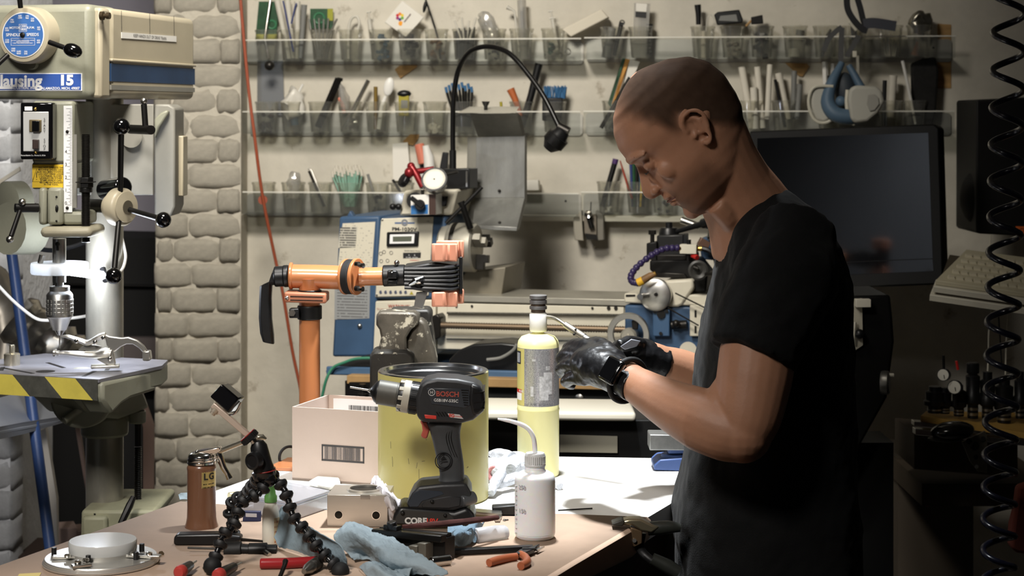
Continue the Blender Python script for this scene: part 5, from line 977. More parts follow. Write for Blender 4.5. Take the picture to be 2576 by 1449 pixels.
f2 = filt('filter_cartridge', ((2040, 222), (2060, 214), (2098, 218), (2090, 250), (2108, 290), (2070, 310), (2052, 302), (2036, 262)), .15, .03, 0); part('filter_rim', MB().tube([wp(x, y, .185) for x, y in ((2096, 217), (2052, 218), (2036, 240), (2036, 272), (2050, 302), (2075, 309), (2106, 294))], .004, 8, 4), mat('filter_rim', (190, 186, 170), .5), f2)
def strap(pts, w_, m_, lb, cat='strap', parent=None, name='strap', th=.0015):
    q = catmull(pts, 5); mb = MB(); rings = []
    for i, p in enumerate(q):
        d = (q[min(i + 1, len(q) - 1)] - q[max(i - 1, 0)]).normalized(); s_ = d.cross(WN).normalized() * w_ / 2; n_ = WN * th
        rings.append([p - s_ - n_, p + s_ - n_, p + s_ + n_, p - s_ + n_])
    mb.loft(rings); return part(name, mb, m_, parent, loc=None if parent else q[0], cat=None if parent else cat, label=None if parent else lb)
SG = mat('strap_grey', (70, 70, 70), .7); SB = mat('strap_black', (26, 27, 30), .7)
strap([wp(x, y, .15) for x, y in ((2115, 160), (2116, 110), (2118, 70))], .013, SG, '', parent=rs, name='head_strap'); strap([wp(x, y, .14) for x, y in ((2072, 128), (2085, 98), (2104, 78), (2118, 68))], .013, SG, '', parent=rs, name='head_strap'); strap([wp(x, y, .14) for x, y in ((2130, 142), (2148, 112), (2160, 90))], .014, SG, '', parent=rs, name='neck_strap'); strap([wp(x, y, .15) for x, y in ((2158, 210), (2158, 175), (2157, 140))], .007, mat('strap_pale', (150, 146, 134), .7), '', parent=rs, name='side_strap'); part('strap_clip', MB().box(wp(2150, 136, .15), (.010, .006, .016)), CREAM, rs, .001)
hb = thing('headband', 'black padded headband hooked over the top shelf end', 'headband', wp(2190, 75, .14))
strap([wp(x, y, .15) for x, y in ((2130, -20), (2132, 20), (2146, 48), (2168, 72), (2182, 78))], .016, SB, '', parent=hb, name='side_band'); strap([wp(x, y, .14) for x, y in ((2152, -20), (2164, 20), (2172, 52), (2180, 64))], .015, SB, '', parent=hb, name='side_band'); strap([wp(x, y, .15) for x, y in ((2172, 60), (2200, 58), (2254, 66))], .026, mat('band_grey', (58, 60, 68), .6), '', parent=hb, name='front_pad'); part('band_clip', MB().box(wp(2150, 62, .13), (.02, .01, .03), rot3(y=-40)), CREAM, hb, .002)
# tool holder rack
rk = thing('tool_rack', 'yellow wooden rack board on an aluminium rail at the dark end', 'rack', P(2440, 1080, 3.9))
part('rack_board', MB().prism([P(x, y, d) for x, y, d in ((2316, 1046, 3.86), (2600, 1092, 3.80), (2700, 1092, 4.0), (2700, 1040, 4.1), (2330, 1034, 4.02))], -Z_ * .012), mat('rack_wood', (190, 150, 74), .55, var=.25, vs=12), rk); part('aluminium_rail', MB().prism([P(x, y, 3.86) for x, y in ((2300, 1060), (2640, 1098), (2640, 1112), (2300, 1072))], (0, .03, 0)), ALU, rk, .001); part('aluminium_rail', MB().prism([P(x, y, 3.87) for x, y in ((2303, 1079), (2640, 1116), (2640, 1128), (2303, 1094))], (0, .03, 0)), ALU, rk, .001); part('rack_post', MB().prism([P(x, y, 4.0) for x, y in ((2300, 1090), (2560, 1110), (2560, 1200), (2300, 1180))], (0, .2, 0)), mat('post_dark', (58, 48, 36), .7), rk)
part('rack_support', MB().box(P(2420, 1190, 4.35), (.3, .5, .05)), mat('post_dark', (58, 48, 36), .7), rk)
for i, (x, yb, yt, w_) in enumerate(((2352, 1038, 972, 26), (2377, 1040, 975, 17), (2412, 1046, 968, 18), (2447, 1052, 920, 19), (2484, 1052, 935, 20), (2526, 1062, 950, 24), (2566, 1052, 935, 16))):
    b_ = P(x, yb, 3.92); s_ = 3.92 / F; h_ = (yb - yt) * s_; r_ = w_ * s_
    t_ = thing('collet_holder', ('squat black tool holder at the near end of the yellow rack', 'black tool holder with two silver rings below the upper dial', 'black tool holder with silver rings below the lower dial', 'tall black tool holder with a round knurled cap', 'tall black tool holder crossed by the coiled hose', 'wide black tool holder behind the coiled hose', 'black tool holder at the frame edge of the rack')[i], 'tool holder', b_, 'tool holders on the yellow rack')
    part('holder_body', MB().lathe([(r_ * .7, 0), (r_ * .7, h_ * .25), (r_ * 1.05, h_ * .3), (r_ * 1.1, h_ * .45), (r_ * .9, h_ * .5), (r_ * .95, h_ * .8), (r_ * .6, h_ * .84), (r_ * .6, h_)], b_, Z_, 20), BLACK, t_)
    for f_ in ((.06, .16) if i else (.1,)): part('silver_ring', MB().lathe([(r_ * .74, h_ * f_), (r_ * .74, h_ * (f_ + .05))], b_, Z_, 20), STEEL, t_)
    if i == 3: part('knurled_cap', MB().lathe([(r_ * .8, h_ * .86), (r_ * .85, h_ * .88), (r_ * .85, h_ * 1.04), (r_ * .7, h_ * 1.06)], b_, Z_, 20), BLACK, t_)
for i, (x, y, r_) in enumerate(((2374, 943, 15), (2402, 974, 17))):
    t_ = thing('small_dial_gauge', ('upper white-faced dial gauge on the tool rack', 'lower white-faced dial gauge on the tool rack')[i], 'gauge', P(x, y + 20, 3.88)); dn2 = V((-.45, -.85, .1))
    part('gauge_case', MB().lathe([(r_ * .00083, -.012), (r_ * .00088, 0), (r_ * .00088, .004)], P(x, y, 3.88), dn2, 24), BLACK, t_); part('gauge_face', MB().lathe([(r_ * .00078, .0042), (r_ * .00078, .005)], P(x, y, 3.88), dn2, 24), mat('gauge_face', (218, 214, 200), .5), t_); part('needle', MB().tube([P(x, y, 3.872), P(x + 2, y + 10, 3.872)], .0007, 5), INK, t_); part('gauge_stem', MB().cyl(P(x, y - r_, 3.89), P(x - 1, y - r_ - 34, 3.89), .003) if i == 0 else MB().cyl(P(x, y + r_, 3.89), P(x, y + r_ + 30, 3.89), .004), DARK, t_)
part('red_probe', MB().cyl(P(2410, 930, 3.95), P(2406, 908, 3.95), .003), REDP, loc=P(2410, 930, 3.95), cat='probe', label='thin red probe tip standing among the tool holders')
pd = thing('palm_knob', 'glossy black palm knob on a holed steel bracket under the tool rack', 'knob', P(2400, 1120, 3.7)); part('knob_body', MB().ball(P(2396, 1084, 3.7), (.044, .035, .019), 24, rot3(y=-6)), mat('knob_gloss', (12, 11, 10), .15), pd); part('knob_plate', MB().ball(P(2378, 1104, 3.7), (.036, .025, .006), 18), DARK, pd)
bk = part('bracket', MB().prism([P(x, y, 3.72) for x, y in ((2420, 1112), (2478, 1084), (2484, 1096), (2484, 1190), (2460, 1186), (2440, 1160))], (0, .006, 0)), mat('bracket_steel', (104, 98, 86), .45, .5), pd, .001)
for x, y, r_ in ((2438, 1110, .006), (2452, 1122, .009), (2473, 1104, .005), (2455, 1150, .005), (2457, 1174, .004)): part('bracket_hole', MB().cyl(P(x, y, 3.7195), P(x, y, 3.7185), r_, 14), OXIDE if r_ > .0045 else STEEL, bk)
part('bracket_arm', MB().cyl(P(2470, 1105, 3.72), P(2470, 1100, 4.05), .006), DARK, pd)
part('red_pipe', MB().cyl(P(2330, 1268, 4.3), P(2640, 1190, 4.2), .0065), mat('pipe_red', (150, 34, 38), .45), loc=P(2450, 1240, 4.25), cat='pipe', label='dark red pipe slanting behind the coiled hose')
part('rust_cloth', MB().prism([P(x, y, 3.4) for x, y in ((2562, 1228), (2640, 1200), (2640, 1400), (2560, 1392), (2544, 1376), (2546, 1320), (2556, 1280))], (0, .03, 0)).wobble(.006, 30), mat('cloth_rust', (112, 52, 38), .9, var=.2), loc=P(2570, 1390, 3.4), bev=.006, cat='cloth', label='rust-red cloth hanging at the frame edge behind the hose')
part('small_pedestal', MB().box(P(2330, 1330, 4.5), (.18, .2, .4)), mat('ped_grey', (70, 62, 52), .7), loc=P(2330, 1449, 4.5), cat='box', label='dim grey box standing low in the dark corner')
# machine behind the man
ml = thing('milling_machine', 'dark machine with a white scale partly hidden behind the man', 'machine', P(2200, 1100, 3.6)); part('machine_body', MB().prism([P(x, y, 3.72) for x, y in ((2120, 745), (2240, 742), (2246, 800), (2250, 860), (2232, 1000), (2120, 1200))], (0, .2, 0)), mat('machine_black', (8, 8, 7), .6, spec=.2), ml, .006); part('white_scale', MB().prism([P(x, y, 3.715) for x, y in ((2147, 752), (2168, 750), (2170, 868), (2140, 888))], (0, -.003, 0)), mat('scale_white', (176, 170, 152), .6), ml); part('scale_block', MB().box(P(2170, 762, 3.70), (.03, .02, .016)), CREAM, ml, .001); part('scale_rod', MB().cyl(P(2150, 810, 3.70), P(2145, 862, 3.70), .004), CREAM, ml); part('clamp_knob', MB().ball(P(2162, 840, 3.70), .010, 12), BLACK, ml)
part('small_handwheel', MB().lathe([(.022, 0), (.024, .004), (.024, .014), (.020, .018), (.006, .016)], P(2216, 962, 3.7), V((.95, -.3, 0)), 24), mat('dim_steel', (120, 118, 112), .4, .8), ml); part('wheel_grip', MB().cyl(P(2233, 944, 3.69), P(2248, 944, 3.69), .004), CREAM, ml); part('pedestal', MB().box(P(2170, 1400, 3.85), (.1, .14, .5)), mat('machine_black', (14, 13, 12)), ml)
# ================================================================ left background
lb = thing('dark_opening', 'painted black shade filling the cupboard behind the drill press', 'opening', P(240, 1449, 5.5))  # near-black panels added to paint in the darkness of the opening
part('back_panel', MB().prism([P(x, y, 5.55) for x, y in ((88, 592), (420, 600), (420, 1700), (60, 1700))], (0, .3, 0)), mat('void_black', (8, 8, 9), .8), lb); part('shelf_edge', MB().prism([P(x, y, 5.53) for x, y in ((95, 712), (420, 718), (420, 722), (95, 716))], (0, .02, 0)), OXIDE, lb); part('grey_plinth', MB().prism([P(x, y, 5.5) for x, y in ((300, 850), (420, 850), (420, 980), (318, 980))], (0, .04, 0)), mat('plinth_grey', (92, 84, 84), .7), lb)
part('blue_pole', MB().cyl(P(8, 470, 3.95), P(134, 1440, 3.72), .0115, 18), mat('pole_blue', (52, 76, 124), .4, var=.15, vs=14), loc=P(134, 1440, 3.72), cat='pole', label='blue painted steel pole leaning behind the drill press')
dt = thing('foil_duct', 'crinkled silver foil duct behind the drill chuck', 'duct', P(80, 930, 4.1)); mb = MB(); pr = []
for k in range(14): pr += [(.052 + .010 * (k % 2), k * .016)]
part('duct_elbow', MB().lathe(pr, P(40, 800, 4.1), V((.72, 0, -.55)), 26).wobble(.008, 30), mat('foil', (176, 172, 164), .3, .9, var=.2, vs=14), dt, angle=60); part('duct_sleeve', MB().tube([P(-40, 700, 4.15), P(10, 800, 4.15), P(24, 930, 4.12), P(20, 1010, 4.1)], [.05, .055, .06, .05], 20, 4).wobble(.012, 24), mat('foil_dull', (150, 144, 134), .4, .7, var=.3, vs=10), dt, angle=60)
pn_ = thing('metal_pan', 'grey sheet metal pan hanging below the striped drill table', 'pan', P(80, 1100, 3.85)); part('pan_floor', MB().prism([P(x, y, d) for x, y, d in ((-60, 1015, 3.7), (60, 985, 3.9), (160, 1000, 4.0), (198, 1048, 3.95), (60, 1075, 3.75), (-60, 1095, 3.6))], -Z_ * .004), mat('pan_grey', (150, 154, 162), .45, .3, var=.1), pn_); part('pan_front', MB().prism([P(x, y, d) for x, y, d in ((-60, 1085, 3.6), (60, 1062, 3.75), (198, 1042, 3.95), (198, 1052, 3.95), (60, 1092, 3.75), (-60, 1118, 3.6))], (0, .004, 0)), mat('pan_grey2', (132, 134, 140), .5, .3), pn_)
part('white_cable', MB().tube([P(x, y, 3.62) for x, y in ((-30, 690), (2, 725), (28, 752), (60, 780), (92, 802), (120, 806), (160, 803), (200, 798), (218, 795))], .0032, 8, 5), WHITE, loc=P(100, 805, 3.62), cat='cable', label='white lamp cable sagging behind the drill chuck')
part('black_cable', MB().tube([P(x, y, 3.75) for x, y in ((-20, 480), (10, 545), (40, 590), (80, 620), (130, 630), (180, 622), (215, 610))], .0048, 8, 5), mat('cable_grey', (40, 42, 46), .5), loc=P(100, 625, 3.75), cat='cable', label='dark grey cable sagging behind the quill')
part('pale_board', MB().prism([P(x, y, 4.3) for x, y in ((98, 1085), (114, 1078), (142, 1255), (150, 1900), (134, 1900), (126, 1262))], (0, .02, 0)), mat('pale_board', (206, 202, 196), .7), loc=P(130, 1260, 4.3), cat='board', label='white board leaning beside the blue pole')
part('wood_lath', MB().prism([P(x, y, 4.4) for x, y in ((186, 1058), (196, 1054), (220, 1220), (300, 1890), (292, 1890), (214, 1224))], (0, .015, 0)), mat('lath_pink', (136, 116, 108), .7), loc=P(215, 1222, 4.4), cat='lath', label='thin wood lath leaning behind the press column')
part('wood_lath', MB().prism([P(x, y, 4.6) for x, y in ((330, 975), (352, 975), (386, 1070), (386, 1835), (360, 1835), (360, 1075))], (0, .015, 0)), mat('lath_dull', (122, 100, 90), .7), loc=P(370, 1070, 4.6), cat='lath', label='wider dull lath between the press column and the pillar')
part('wood_lath', MB().prism([P(x, y, 4.9) for x, y in ((42, 1200), (56, 1160), (80, 1330), (120, 1735), (106, 1735), (66, 1345))], (0, .015, 0)), mat('lath_pink', (136, 116, 108), .7), loc=P(70, 1340, 4.9), cat='lath', label='lath leaning against the pale brick buttress')
part('pale_lath', MB().prism([P(x, y, 4.0) for x, y in ((-10, 468), (-10, 458), (48, 420), (50, 430))], (0, .01, 0)), mat('lath_white', (196, 190, 176), .6), loc=P(20, 445, 4.0), cat='lath', label='pale lath slanting at the frame edge above the blue pole')
part('pink_panel', MB().prism([P(x, y, 5.0) for x, y in ((46, 560), (84, 570), (104, 860), (104, 1710), (62, 1710))], (0, .02, 0)), mat('panel_mauve', (150, 140, 144), .7), loc=P(80, 860, 5.0), cat='panel', label='mauve panel standing behind the blue pole')
for i, (a, b, c, d, lb_) in enumerate(((128, 1330, 180, 1372, 'pale wooden block beside the foot of the blue pole'), (180, 1336, 206, 1366, 'small pink wooden block next to the press base'))):
    q = P(a, d, 4.4); r_ = P(c, b, 4.4); part('wood_block', MB().box((q + r_) / 2 + V((0, .04, 0)), (r_.x - q.x, .08, r_.z - q.z), rot3(z=20)), mat('block_pink%d' % i, (176 - 30 * i, 152 - 30 * i, 142 - 30 * i), .7), loc=V((q.x, q.y, q.z)), bev=.002, cat='wood block', label=lb_)
part('low_crate', MB().box(P(150, 1420, 4.5), (.30, .2, .085)), mat('crate_dark', (60, 46, 40), .7), loc=P(150, 1449, 4.5), cat='crate', label='dark crate low behind the workbench under the wooden blocks')
part('black_ring', MB().torus(P(728, 1150, 3.26), V((.5, -1, .1)), .0185, .0026, 32, 8), RUBBER, loc=P(728, 1176, 3.26), cat='ring', label='black rubber ring standing behind the cardboard box')
# ================================================================ bench: orange clamp stand
DO = 3.25; so = DO / F
oc = thing('clamp_stand', 'orange tubular clamp stand with black handle and jaw', 'stand', T(779, 1176))
OR2 = mat('salmon_pad', (206, 142, 116), .4)
part('post', MB().cyl(P(779, 1172, DO), P(779, 735, DO), 26.5 * so, 32), ORANGE, oc); part('base_plate', MB().prism([V((x, y, ZT + .0005)) for x, y in ((-.425, 3.20), (-.370, 3.19), (-.333, 3.285), (-.40, 3.29))], Z_ * .006), ORANGE, oc, .001)
part('clamp_band', MB().cyl(P(779, 803, DO), P(779, 768, DO), 31 * so, 32), BLACK, oc, .002); part('band_lug', MB().box(P(741, 787, DO - .02), (24 * so, .02, 24 * so)), BLACK, oc, .002); part('lug_bolt', MB().lathe([(.006, 0), (.006, .004)], P(735, 787, DO - .031), V((0, -1, 0)), 6), STEEL, oc)
rb = part('slotted_block', MB().prism([P(x, y, DO - .03) for x, y in ((715, 735), (820, 739), (820, 764), (715, 761))], (0, .06, 0)), mat('block_rust', (166, 106, 78), .55), oc, .003)
for y in (746, 755): part('block_slot', MB().prism([P(x, yy, DO - .0305) for x, yy in ((730, y - 1.5), (812, y + .5), (812, y + 3), (730, y + 1))], (0, .001, 0)), OXIDE, rb)
part('block_pin', MB().ball(P(722, 749, DO - .031), .0035, 10), STEEL, rb); part('seal_ring', MB().cyl(P(779, 736, DO), P(779, 729, DO), 30 * so, 28), BLACK, oc, .001)
part('tee_pipe', MB().tube([P(735, 695, DO), P(800, 696, DO), P(872, 699, DO - .005)], 30 * so, 32).tube([P(779, 734, DO), P(779, 716, DO), P(779, 700, DO)], [26 * so, 28 * so, 34 * so], 32), ORANGE, oc, angle=60); part('tee_flange', MB().tube([P(728, 694, DO), P(737, 694, DO)], 34 * so, 32), ORANGE, oc, .002)
hd2 = part('handle_socket', MB().cyl(P(690, 696, DO), P(730, 694, DO), 26 * so, 28).cyl(P(712, 695, DO), P(728, 694, DO), 28 * so, 28), BLACK, oc, .003)
def hring(cx, cy, ang, w_, d_): 
    d = V((math.cos(R(ang)), 0, math.sin(R(ang)))); return [P(cx, cy, DO) + d * (sx * w_ * so) + Y_ * (sy * d_ * so) for sx, sy in ((-1, -.6), (-.6, -1), (.6, -1), (1, -.6), (1, .6), (.6, 1), (-.6, 1), (-1, .6))]
part('pull_handle', MB().loft([hring(712, 694, 90, 22, 20), hring(682, 696, 70, 22, 19), hring(670, 712, 25, 17, 17), hring(668, 750, 2, 15, 16), hring(668, 800, -4, 16, 16), hring(672, 840, -10, 17, 16), hring(676, 862, -12, 14, 14)]), BLACK, oc, .003)
fx = V((1, -.05, 0)).normalized()
for x, m_, w_, r_ in ((868, ORANGE, .0045, 45), (874, RUBBER, .013, 44), (893, ORANGE, .006, 46)): part('pipe_flange', MB().lathe([(r_ * so, 0), (r_ * so, w_)], P(x, 696, DO - .004), fx + V((0, -.35, 0)), 36), m_, oc, .001)
for a in (50, 120, 235, 300): part('flange_bolt', MB().cyl(P(900 + 10 * math.cos(R(a)), 696 - 36 * math.sin(R(a)), DO - .03), P(908 + 10 * math.cos(R(a)), 696 - 36 * math.sin(R(a)), DO - .034), .0048, 10), CHROME if a != 235 else OXIDE, oc)
part('neck_pipe', MB().cyl(P(905, 696, DO - .01), P(972, 695, DO - .012), 23 * so, 28), ORANGE, oc); part('bolt_end', MB().ball(P(859, 699, DO - .022), .004, 10), STEEL, oc)
cl = part('jaw_sleeve', MB().cyl(P(964, 694, DO - .012), P(1020, 692, DO - .014), 27 * so, 28), BLACK, oc, .002); part('sleeve_lug', MB().box(P(987, 690, DO - .036), (24 * so, .018, 20 * so)).box(P(987, 710, DO - .034), (24 * so, .016, 12 * so)), BLACK, cl, .002); part('lug_screw', MB().ball(P(985, 683, DO - .046), .003, 8), CHROME, cl)
part('jaw_top', MB().prism([P(x, y, DO - .05) for x, y in ((1014, 672), (1095, 660), (1150, 668), (1150, 684), (1016, 682))], (0, .08, 0)), BLACK, cl, .003)
for k in range(6): part('jaw_rib', MB().tube([P(1018, 676 + k * 9.4, DO - .05), P(1080, 676 + k * 9.8, DO - .055), P(1135, 672 + k * 11, DO - .056), P(1152, 668 + k * 11, DO - .048)], .0034, 8, 3), mat('rib_black', (26, 26, 28), .35), cl)
part('jaw_body', MB().prism([P(x, y, DO - .045) for x, y in ((1018, 675), (1150, 668), (1152, 725), (1090, 738), (1020, 726))], (0, .075, 0)), BLACK, cl, .004)
part('jaw_rail', MB().box(P(1160, 690, DO - .02), (8 * so, .05, 92 * so)), BLACK, cl, .001); part('screw_cap', MB().ball(P(998, 661, DO - .02), .005, 10), CHROME, cl)
for ys, off in (((613, 658), 0), ((735, 772), 1)):
    y0, y1 = ys
    part('rubber_pad', MB().prism([P(x, y1, DO - d) for x, d in ((1085, .055), (1090, .060), (1118, .062), (1128, .052), (1150, .060), (1152, .046), (1130, .036), (1088, .042))], Z_ * ((y1 - y0) * so)), OR2, cl, .003, seg=3); part('rubber_pad', MB().prism([P(x, y1 - 8, DO - d) for x, d in ((1096, .02), (1100, .014), (1164, .010), (1168, .034), (1158, .040), (1154, .022), (1120, .026))], Z_ * ((y1 - y0) * so)), OR2, cl, .003, seg=3)
wn = part('wing_nut', MB().cyl(P(1040, 709, DO - .058), P(1060, 706, DO - .064), .0055).tube([P(1030, 716, DO - .062), P(1046, 706, DO - .066), P(1064, 698, DO - .06)], [.003, .0055, .003], 8).box(P(1052, 712, DO - .06), (.012, .008, .012), rot3(y=30)), CHROME, cl); part('clip_leaf', MB().prism([P(x, y, DO - .03) for x, y in ((1048, 735), (1077, 731), (1064, 776), (1042, 770))], (0, -.012, .0)), ALU, cl, .0005)
# bench vise behind the can
VD = 3.31; VM = mat('worn_vise', (84, 78, 68), .5, .3, var=.4, vs=22, wear=((186, 178, 158), .555, 34, .05)); VM2 = mat('vise_dark', (50, 48, 44), .5, .3, var=.4, vs=20, wear=((170, 164, 148), .59, 44, .03))
vs_ = thing('bench_vise', 'worn grey bench vise with chipped paint behind the yellow can', 'vise', P(1010, 1165, VD)); part('front_jaw', MB().prism([P(x, y, VD) for x, y in ((946, 792), (955, 784), (1040, 786), (1052, 792), (1056, 812), (1034, 830), (1022, 850), (1024, 885), (950, 886), (958, 850), (954, 830), (946, 818))], (0, .05, 0)), VM, vs_, .006); part('rear_jaw', MB().prism([P(x, y, VD + .05) for x, y in ((980, 780), (1078, 778), (1086, 790), (1084, 812), (1090, 850), (1096, 910), (1010, 910), (1020, 830))], (0, .07, 0)), VM2, vs_, .006); part('jaw_flank', MB().prism([P(x, y, VD + .01) for x, y in ((1054, 800), (1072, 812), (1086, 860), (1098, 905), (1098, 930), (1030, 930), (1020, 870), (1032, 836))], (0, .06, 0)), VM, vs_, .006)
part('slide_bar', MB().prism([P(x, y, VD - .03) for x, y in ((930, 892), (940, 884), (1022, 884), (1040, 895), (1040, 985), (930, 992))], (0, .08, 0)), VM2, vs_, .006); part('vise_base', MB().prism([P(x, y, VD - .02) for x, y in ((928, 980), (1090, 925), (1100, 1000), (1110, 1163), (925, 1163))], (0, .12, 0)), VM2, vs_, .006)
# cardboard box
CARD = mat('cardboard', (192, 174, 162), .8, var=.06, vs=6, bump=.05, bs=120)
bx = thing('cardboard_box', 'open pale cardboard box with a printed barcode', 'box', T(745, 1207)); c0 = V((-.3718, 3.12, ZT)); bu = V((.943, -.33, 0)).normalized(); bv = V((.33, .943, 0)).normalized(); bh = .123; bwid, bdep = .172, .14
def wall_(o, d, l, n, h=bh): return MB().prism([o + Z_ * .0006, o + d * l + Z_ * .0006, o + d * l + n * .003 + Z_ * .0006, o + n * .003 + Z_ * .0006], Z_ * h)
fw = part('front_wall', wall_(c0, bu, bwid, bv), CARD, bx); part('left_wall', wall_(c0 + bv * .003, bv, bdep, bu), CARD, bx); bw_ = part('back_wall', wall_(c0 + bv * bdep, bu, bwid, bv, bh), CARD, bx); part('right_wall', wall_(c0 + bu * bwid + bv * .003, bv, bdep, -bu), CARD, bx); part('box_floor', MB().prism([c0 + Z_ * .0008, c0 + bu * bwid + Z_ * .0008, c0 + bu * bwid + bv * bdep + Z_ * .0008, c0 + bv * bdep + Z_ * .0008], Z_ * .003), CARD, bx)
lbq = c0 + bv * (bdep - .0003) + bu * .012; part('shipping_label', MB().prism([lbq + Z_ * .08, lbq + bu * .11 + Z_ * .08, lbq + bu * .11 + Z_ * .118, lbq + Z_ * .118], -bv * .0006), INKW, bw_)
def bars(o, w_, h_, n, parent, m=INK, seed=1):
    rnd = random.Random(seed); mb = MB(); x = 0
    while x < w_:
        t = rnd.choice((.0005, .0005, .001, .0016)); mb.prism([o + bu * x, o + bu * (x + t), o + bu * (x + t) + Z_ * h_, o + bu * x + Z_ * h_], -n * .0003); x += t + rnd.choice((.0005, .0006, .001, .0014))
    part('barcode_bars', mb, m, parent)
bars(lbq + bu * .03 + Z_ * .096 - bv * .0009, .055, .012, bv, bw_, INK, 4)
f0_ = c0 + bu * .055 - bv * .0004; z0, z1 = ZT and .036, .062
for (a0, a1, b0, b1) in ((0, .078, 0, .003), (0, .078, .0245, .0275), (0, .0025, 0, .0275), (.0755, .078, 0, .0275)): part('barcode_frame', MB().prism([f0_ + bu * a0 + Z_ * (z0 + b0), f0_ + bu * a1 + Z_ * (z0 + b0), f0_ + bu * a1 + Z_ * (z0 + b1), f0_ + bu * a0 + Z_ * (z0 + b1)], -bv * .0003), mat('print_grey', (62, 60, 60), .7), fw)
bars(f0_ + bu * .0055 + Z_ * (z0 + .0035), .066, .0205, bv, fw, mat('print_grey2', (84, 80, 80), .7), 9)
# yellow can
YC = mat('can_yellow', (188, 178, 108), .38, var=.04, vs=6, coat=.2, wear=((110, 104, 70), .735, 50, .01)); cc = V(((1090 - CX) / F * 2.978, 2.978, ZT + .0005)); yr = .0892; yh = .2055
yc = thing('yellow_can', 'large open yellow pipe section with a bright metal rim', 'pipe section', cc); part('outer_wall', MB().lathe([(yr - .002, 0), (yr, .002), (yr, yh - .002)], cc, Z_, 72, False), YC, yc); part('metal_rim', MB().lathe([(yr, yh - .002), (yr - .0015, yh), (yr - .009, yh), (yr - .010, yh - .005), (yr - .014, yh - .005), (yr - .014, yh - .010), (yr - .016, yh - .012), (yr - .016, .002), (0, .002)], cc, Z_, 72, False), mat('rim_alloy', (200, 200, 200), .2, 1.0), yc)
for i in range(10):
    rnd = random.Random(i + 40); a = R(-90 + rnd.uniform(-50, 50)); z = rnd.uniform(.02, .12); p = cc + V((math.cos(a), math.sin(a), 0)) * (yr + .0002) + Z_ * z; part('scratch', MB().tube([p, p + V((-math.sin(a), math.cos(a), 0)) * rnd.uniform(-.002, .006) + Z_ * rnd.uniform(.003, .02) * (1 if i % 2 else .1)], .0003, 4), mat('scratch_grey', (120, 116, 96), .5), yc)
for (a0, a1, z0_, z1_, m_) in ((-87, -64, .178, .195, mat('mark_navy', (38, 40, 52), .4)), (-81, -75, .181, .191, mat('mark_grey', (120, 126, 136), .4))):
    mb = MB(); mb.grid(lambda u, v: cc + V((math.cos(R(a0 + (a1 - a0) * u)), math.sin(R(a0 + (a1 - a0) * u)), 0)) * (yr + (.0003 if a0 < -85 else .0006)) + Z_ * (z0_ + (z1_ - z0_) * v), 6, 1); part('printed_mark', mb, m_, yc)
# cordless drill
DD = 2.775; sD = DD / F
cd = thing('cordless_drill', 'black cordless drill with red trigger standing on its battery', 'drill', T(1090, 1322))
TOOL = mat('tool_black', (36, 36, 37), .48, var=.3, vs=26, bump=.05, bs=220); GRIP = mat('grip_grey', (50, 51, 52), .65, var=.25, vs=30); TOOLB = mat('tool_panel', (46, 48, 52), .4, var=.15, vs=30)
def dpz(name, pts, y0, th, m, parent=cd, bev=.006, seg=3): return part(name, MB().prism([P(x, y, DD + y0) for x, y in pts], (0, th, 0)), m, parent, bev, seg=seg)
mh = dpz('motor_housing', ((1046, 1000), (1056, 968), (1072, 957), (1100, 951), (1150, 954), (1190, 962), (1208, 972), (1217, 990), (1219, 1018), (1212, 1040), (1190, 1058), (1160, 1066), (1062, 1063), (1048, 1050)), -.031, .062, TOOL, cd, .012)
dpz('end_cap', ((1182, 964), (1206, 972), (1217, 988), (1220, 1012), (1217, 1034), (1206, 1046), (1188, 1048), (1178, 1010)), -.033, .066, BLACK, mh, .008)
for y in (988, 1012, 1030): dpz('cap_groove', ((1192, y), (1219, y - 4), (1219, y - 1.5), (1192, y + 2.5)), -.0335, .067, OXIDE, mh, 0)
dpz('side_panel', ((1072, 975), (1180, 978), (1184, 1020), (1168, 1028), (1084, 1018)), -.0322, .0644, TOOLB, mh, .0015, 1)
mb = MB()
for k in range(7): mb.prism([P(x, y, DD - .0326) for x, y in ((1160 + k * 1.2, 980 + k * 6.2), (1178, 981 + k * 6.2), (1178, 983.5 + k * 6.2), (1160 + k * 1.2, 983 + k * 6.2))], (0, .0004, 0))
part('vent_slots', mb, OXIDE, mh)
dq_ = DD - .0325; text('BOSCH', .0105, P(1126, 992, dq_), V((1, 0, -.04)), Z_, mat('logo_red', (150, 68, 56), .5), mh, bold=.03, squash=1.0); text('GSB18V-535C', .0062, P(1122, 1008, dq_), V((1, 0, -.05)), Z_, mat('grey_ink', (190, 188, 184), .5), mh, bold=.02)
part('badge_ring', MB().torus(P(1086, 987, dq_), Y_, .0048, .0005, 24, 5).box(P(1086, 987, dq_), (.0045, .0004, .0007)).box(P(1083.6, 987, dq_), (.0006, .0004, .005)).box(P(1088.4, 987, dq_), (.0006, .0004, .005)), mat('grey_ink', (190, 188, 184), .5), mh)
dpz('ec_tag', ((1126, 1040), (1156, 1043), (1166, 1054), (1132, 1050)), -.0316, .001, mat('tag_silver', (176, 170, 166), .4), mh, 0); text('EC', .0064, P(1136, 1045.5, DD - .0318), V((1, 0, -.1)), Z_, INKR, mh, bold=.03); text('BRUSHLESS', .0028, P(1151, 1047.5, DD - .0318), V((1, 0, -.1)), Z_, INKR, mh)
mb = MB()
for k in range(4): mb.prism([P(x, y, DD - .0314) for x, y in ((1096 + k * 7, 1036), (1100 + k * 7, 1036.5), (1107 + k * 7, 1048), (1103 + k * 7, 1047.5))], (0, .0006, 0))
part('grip_slashes', mb, OXIDE, mh)
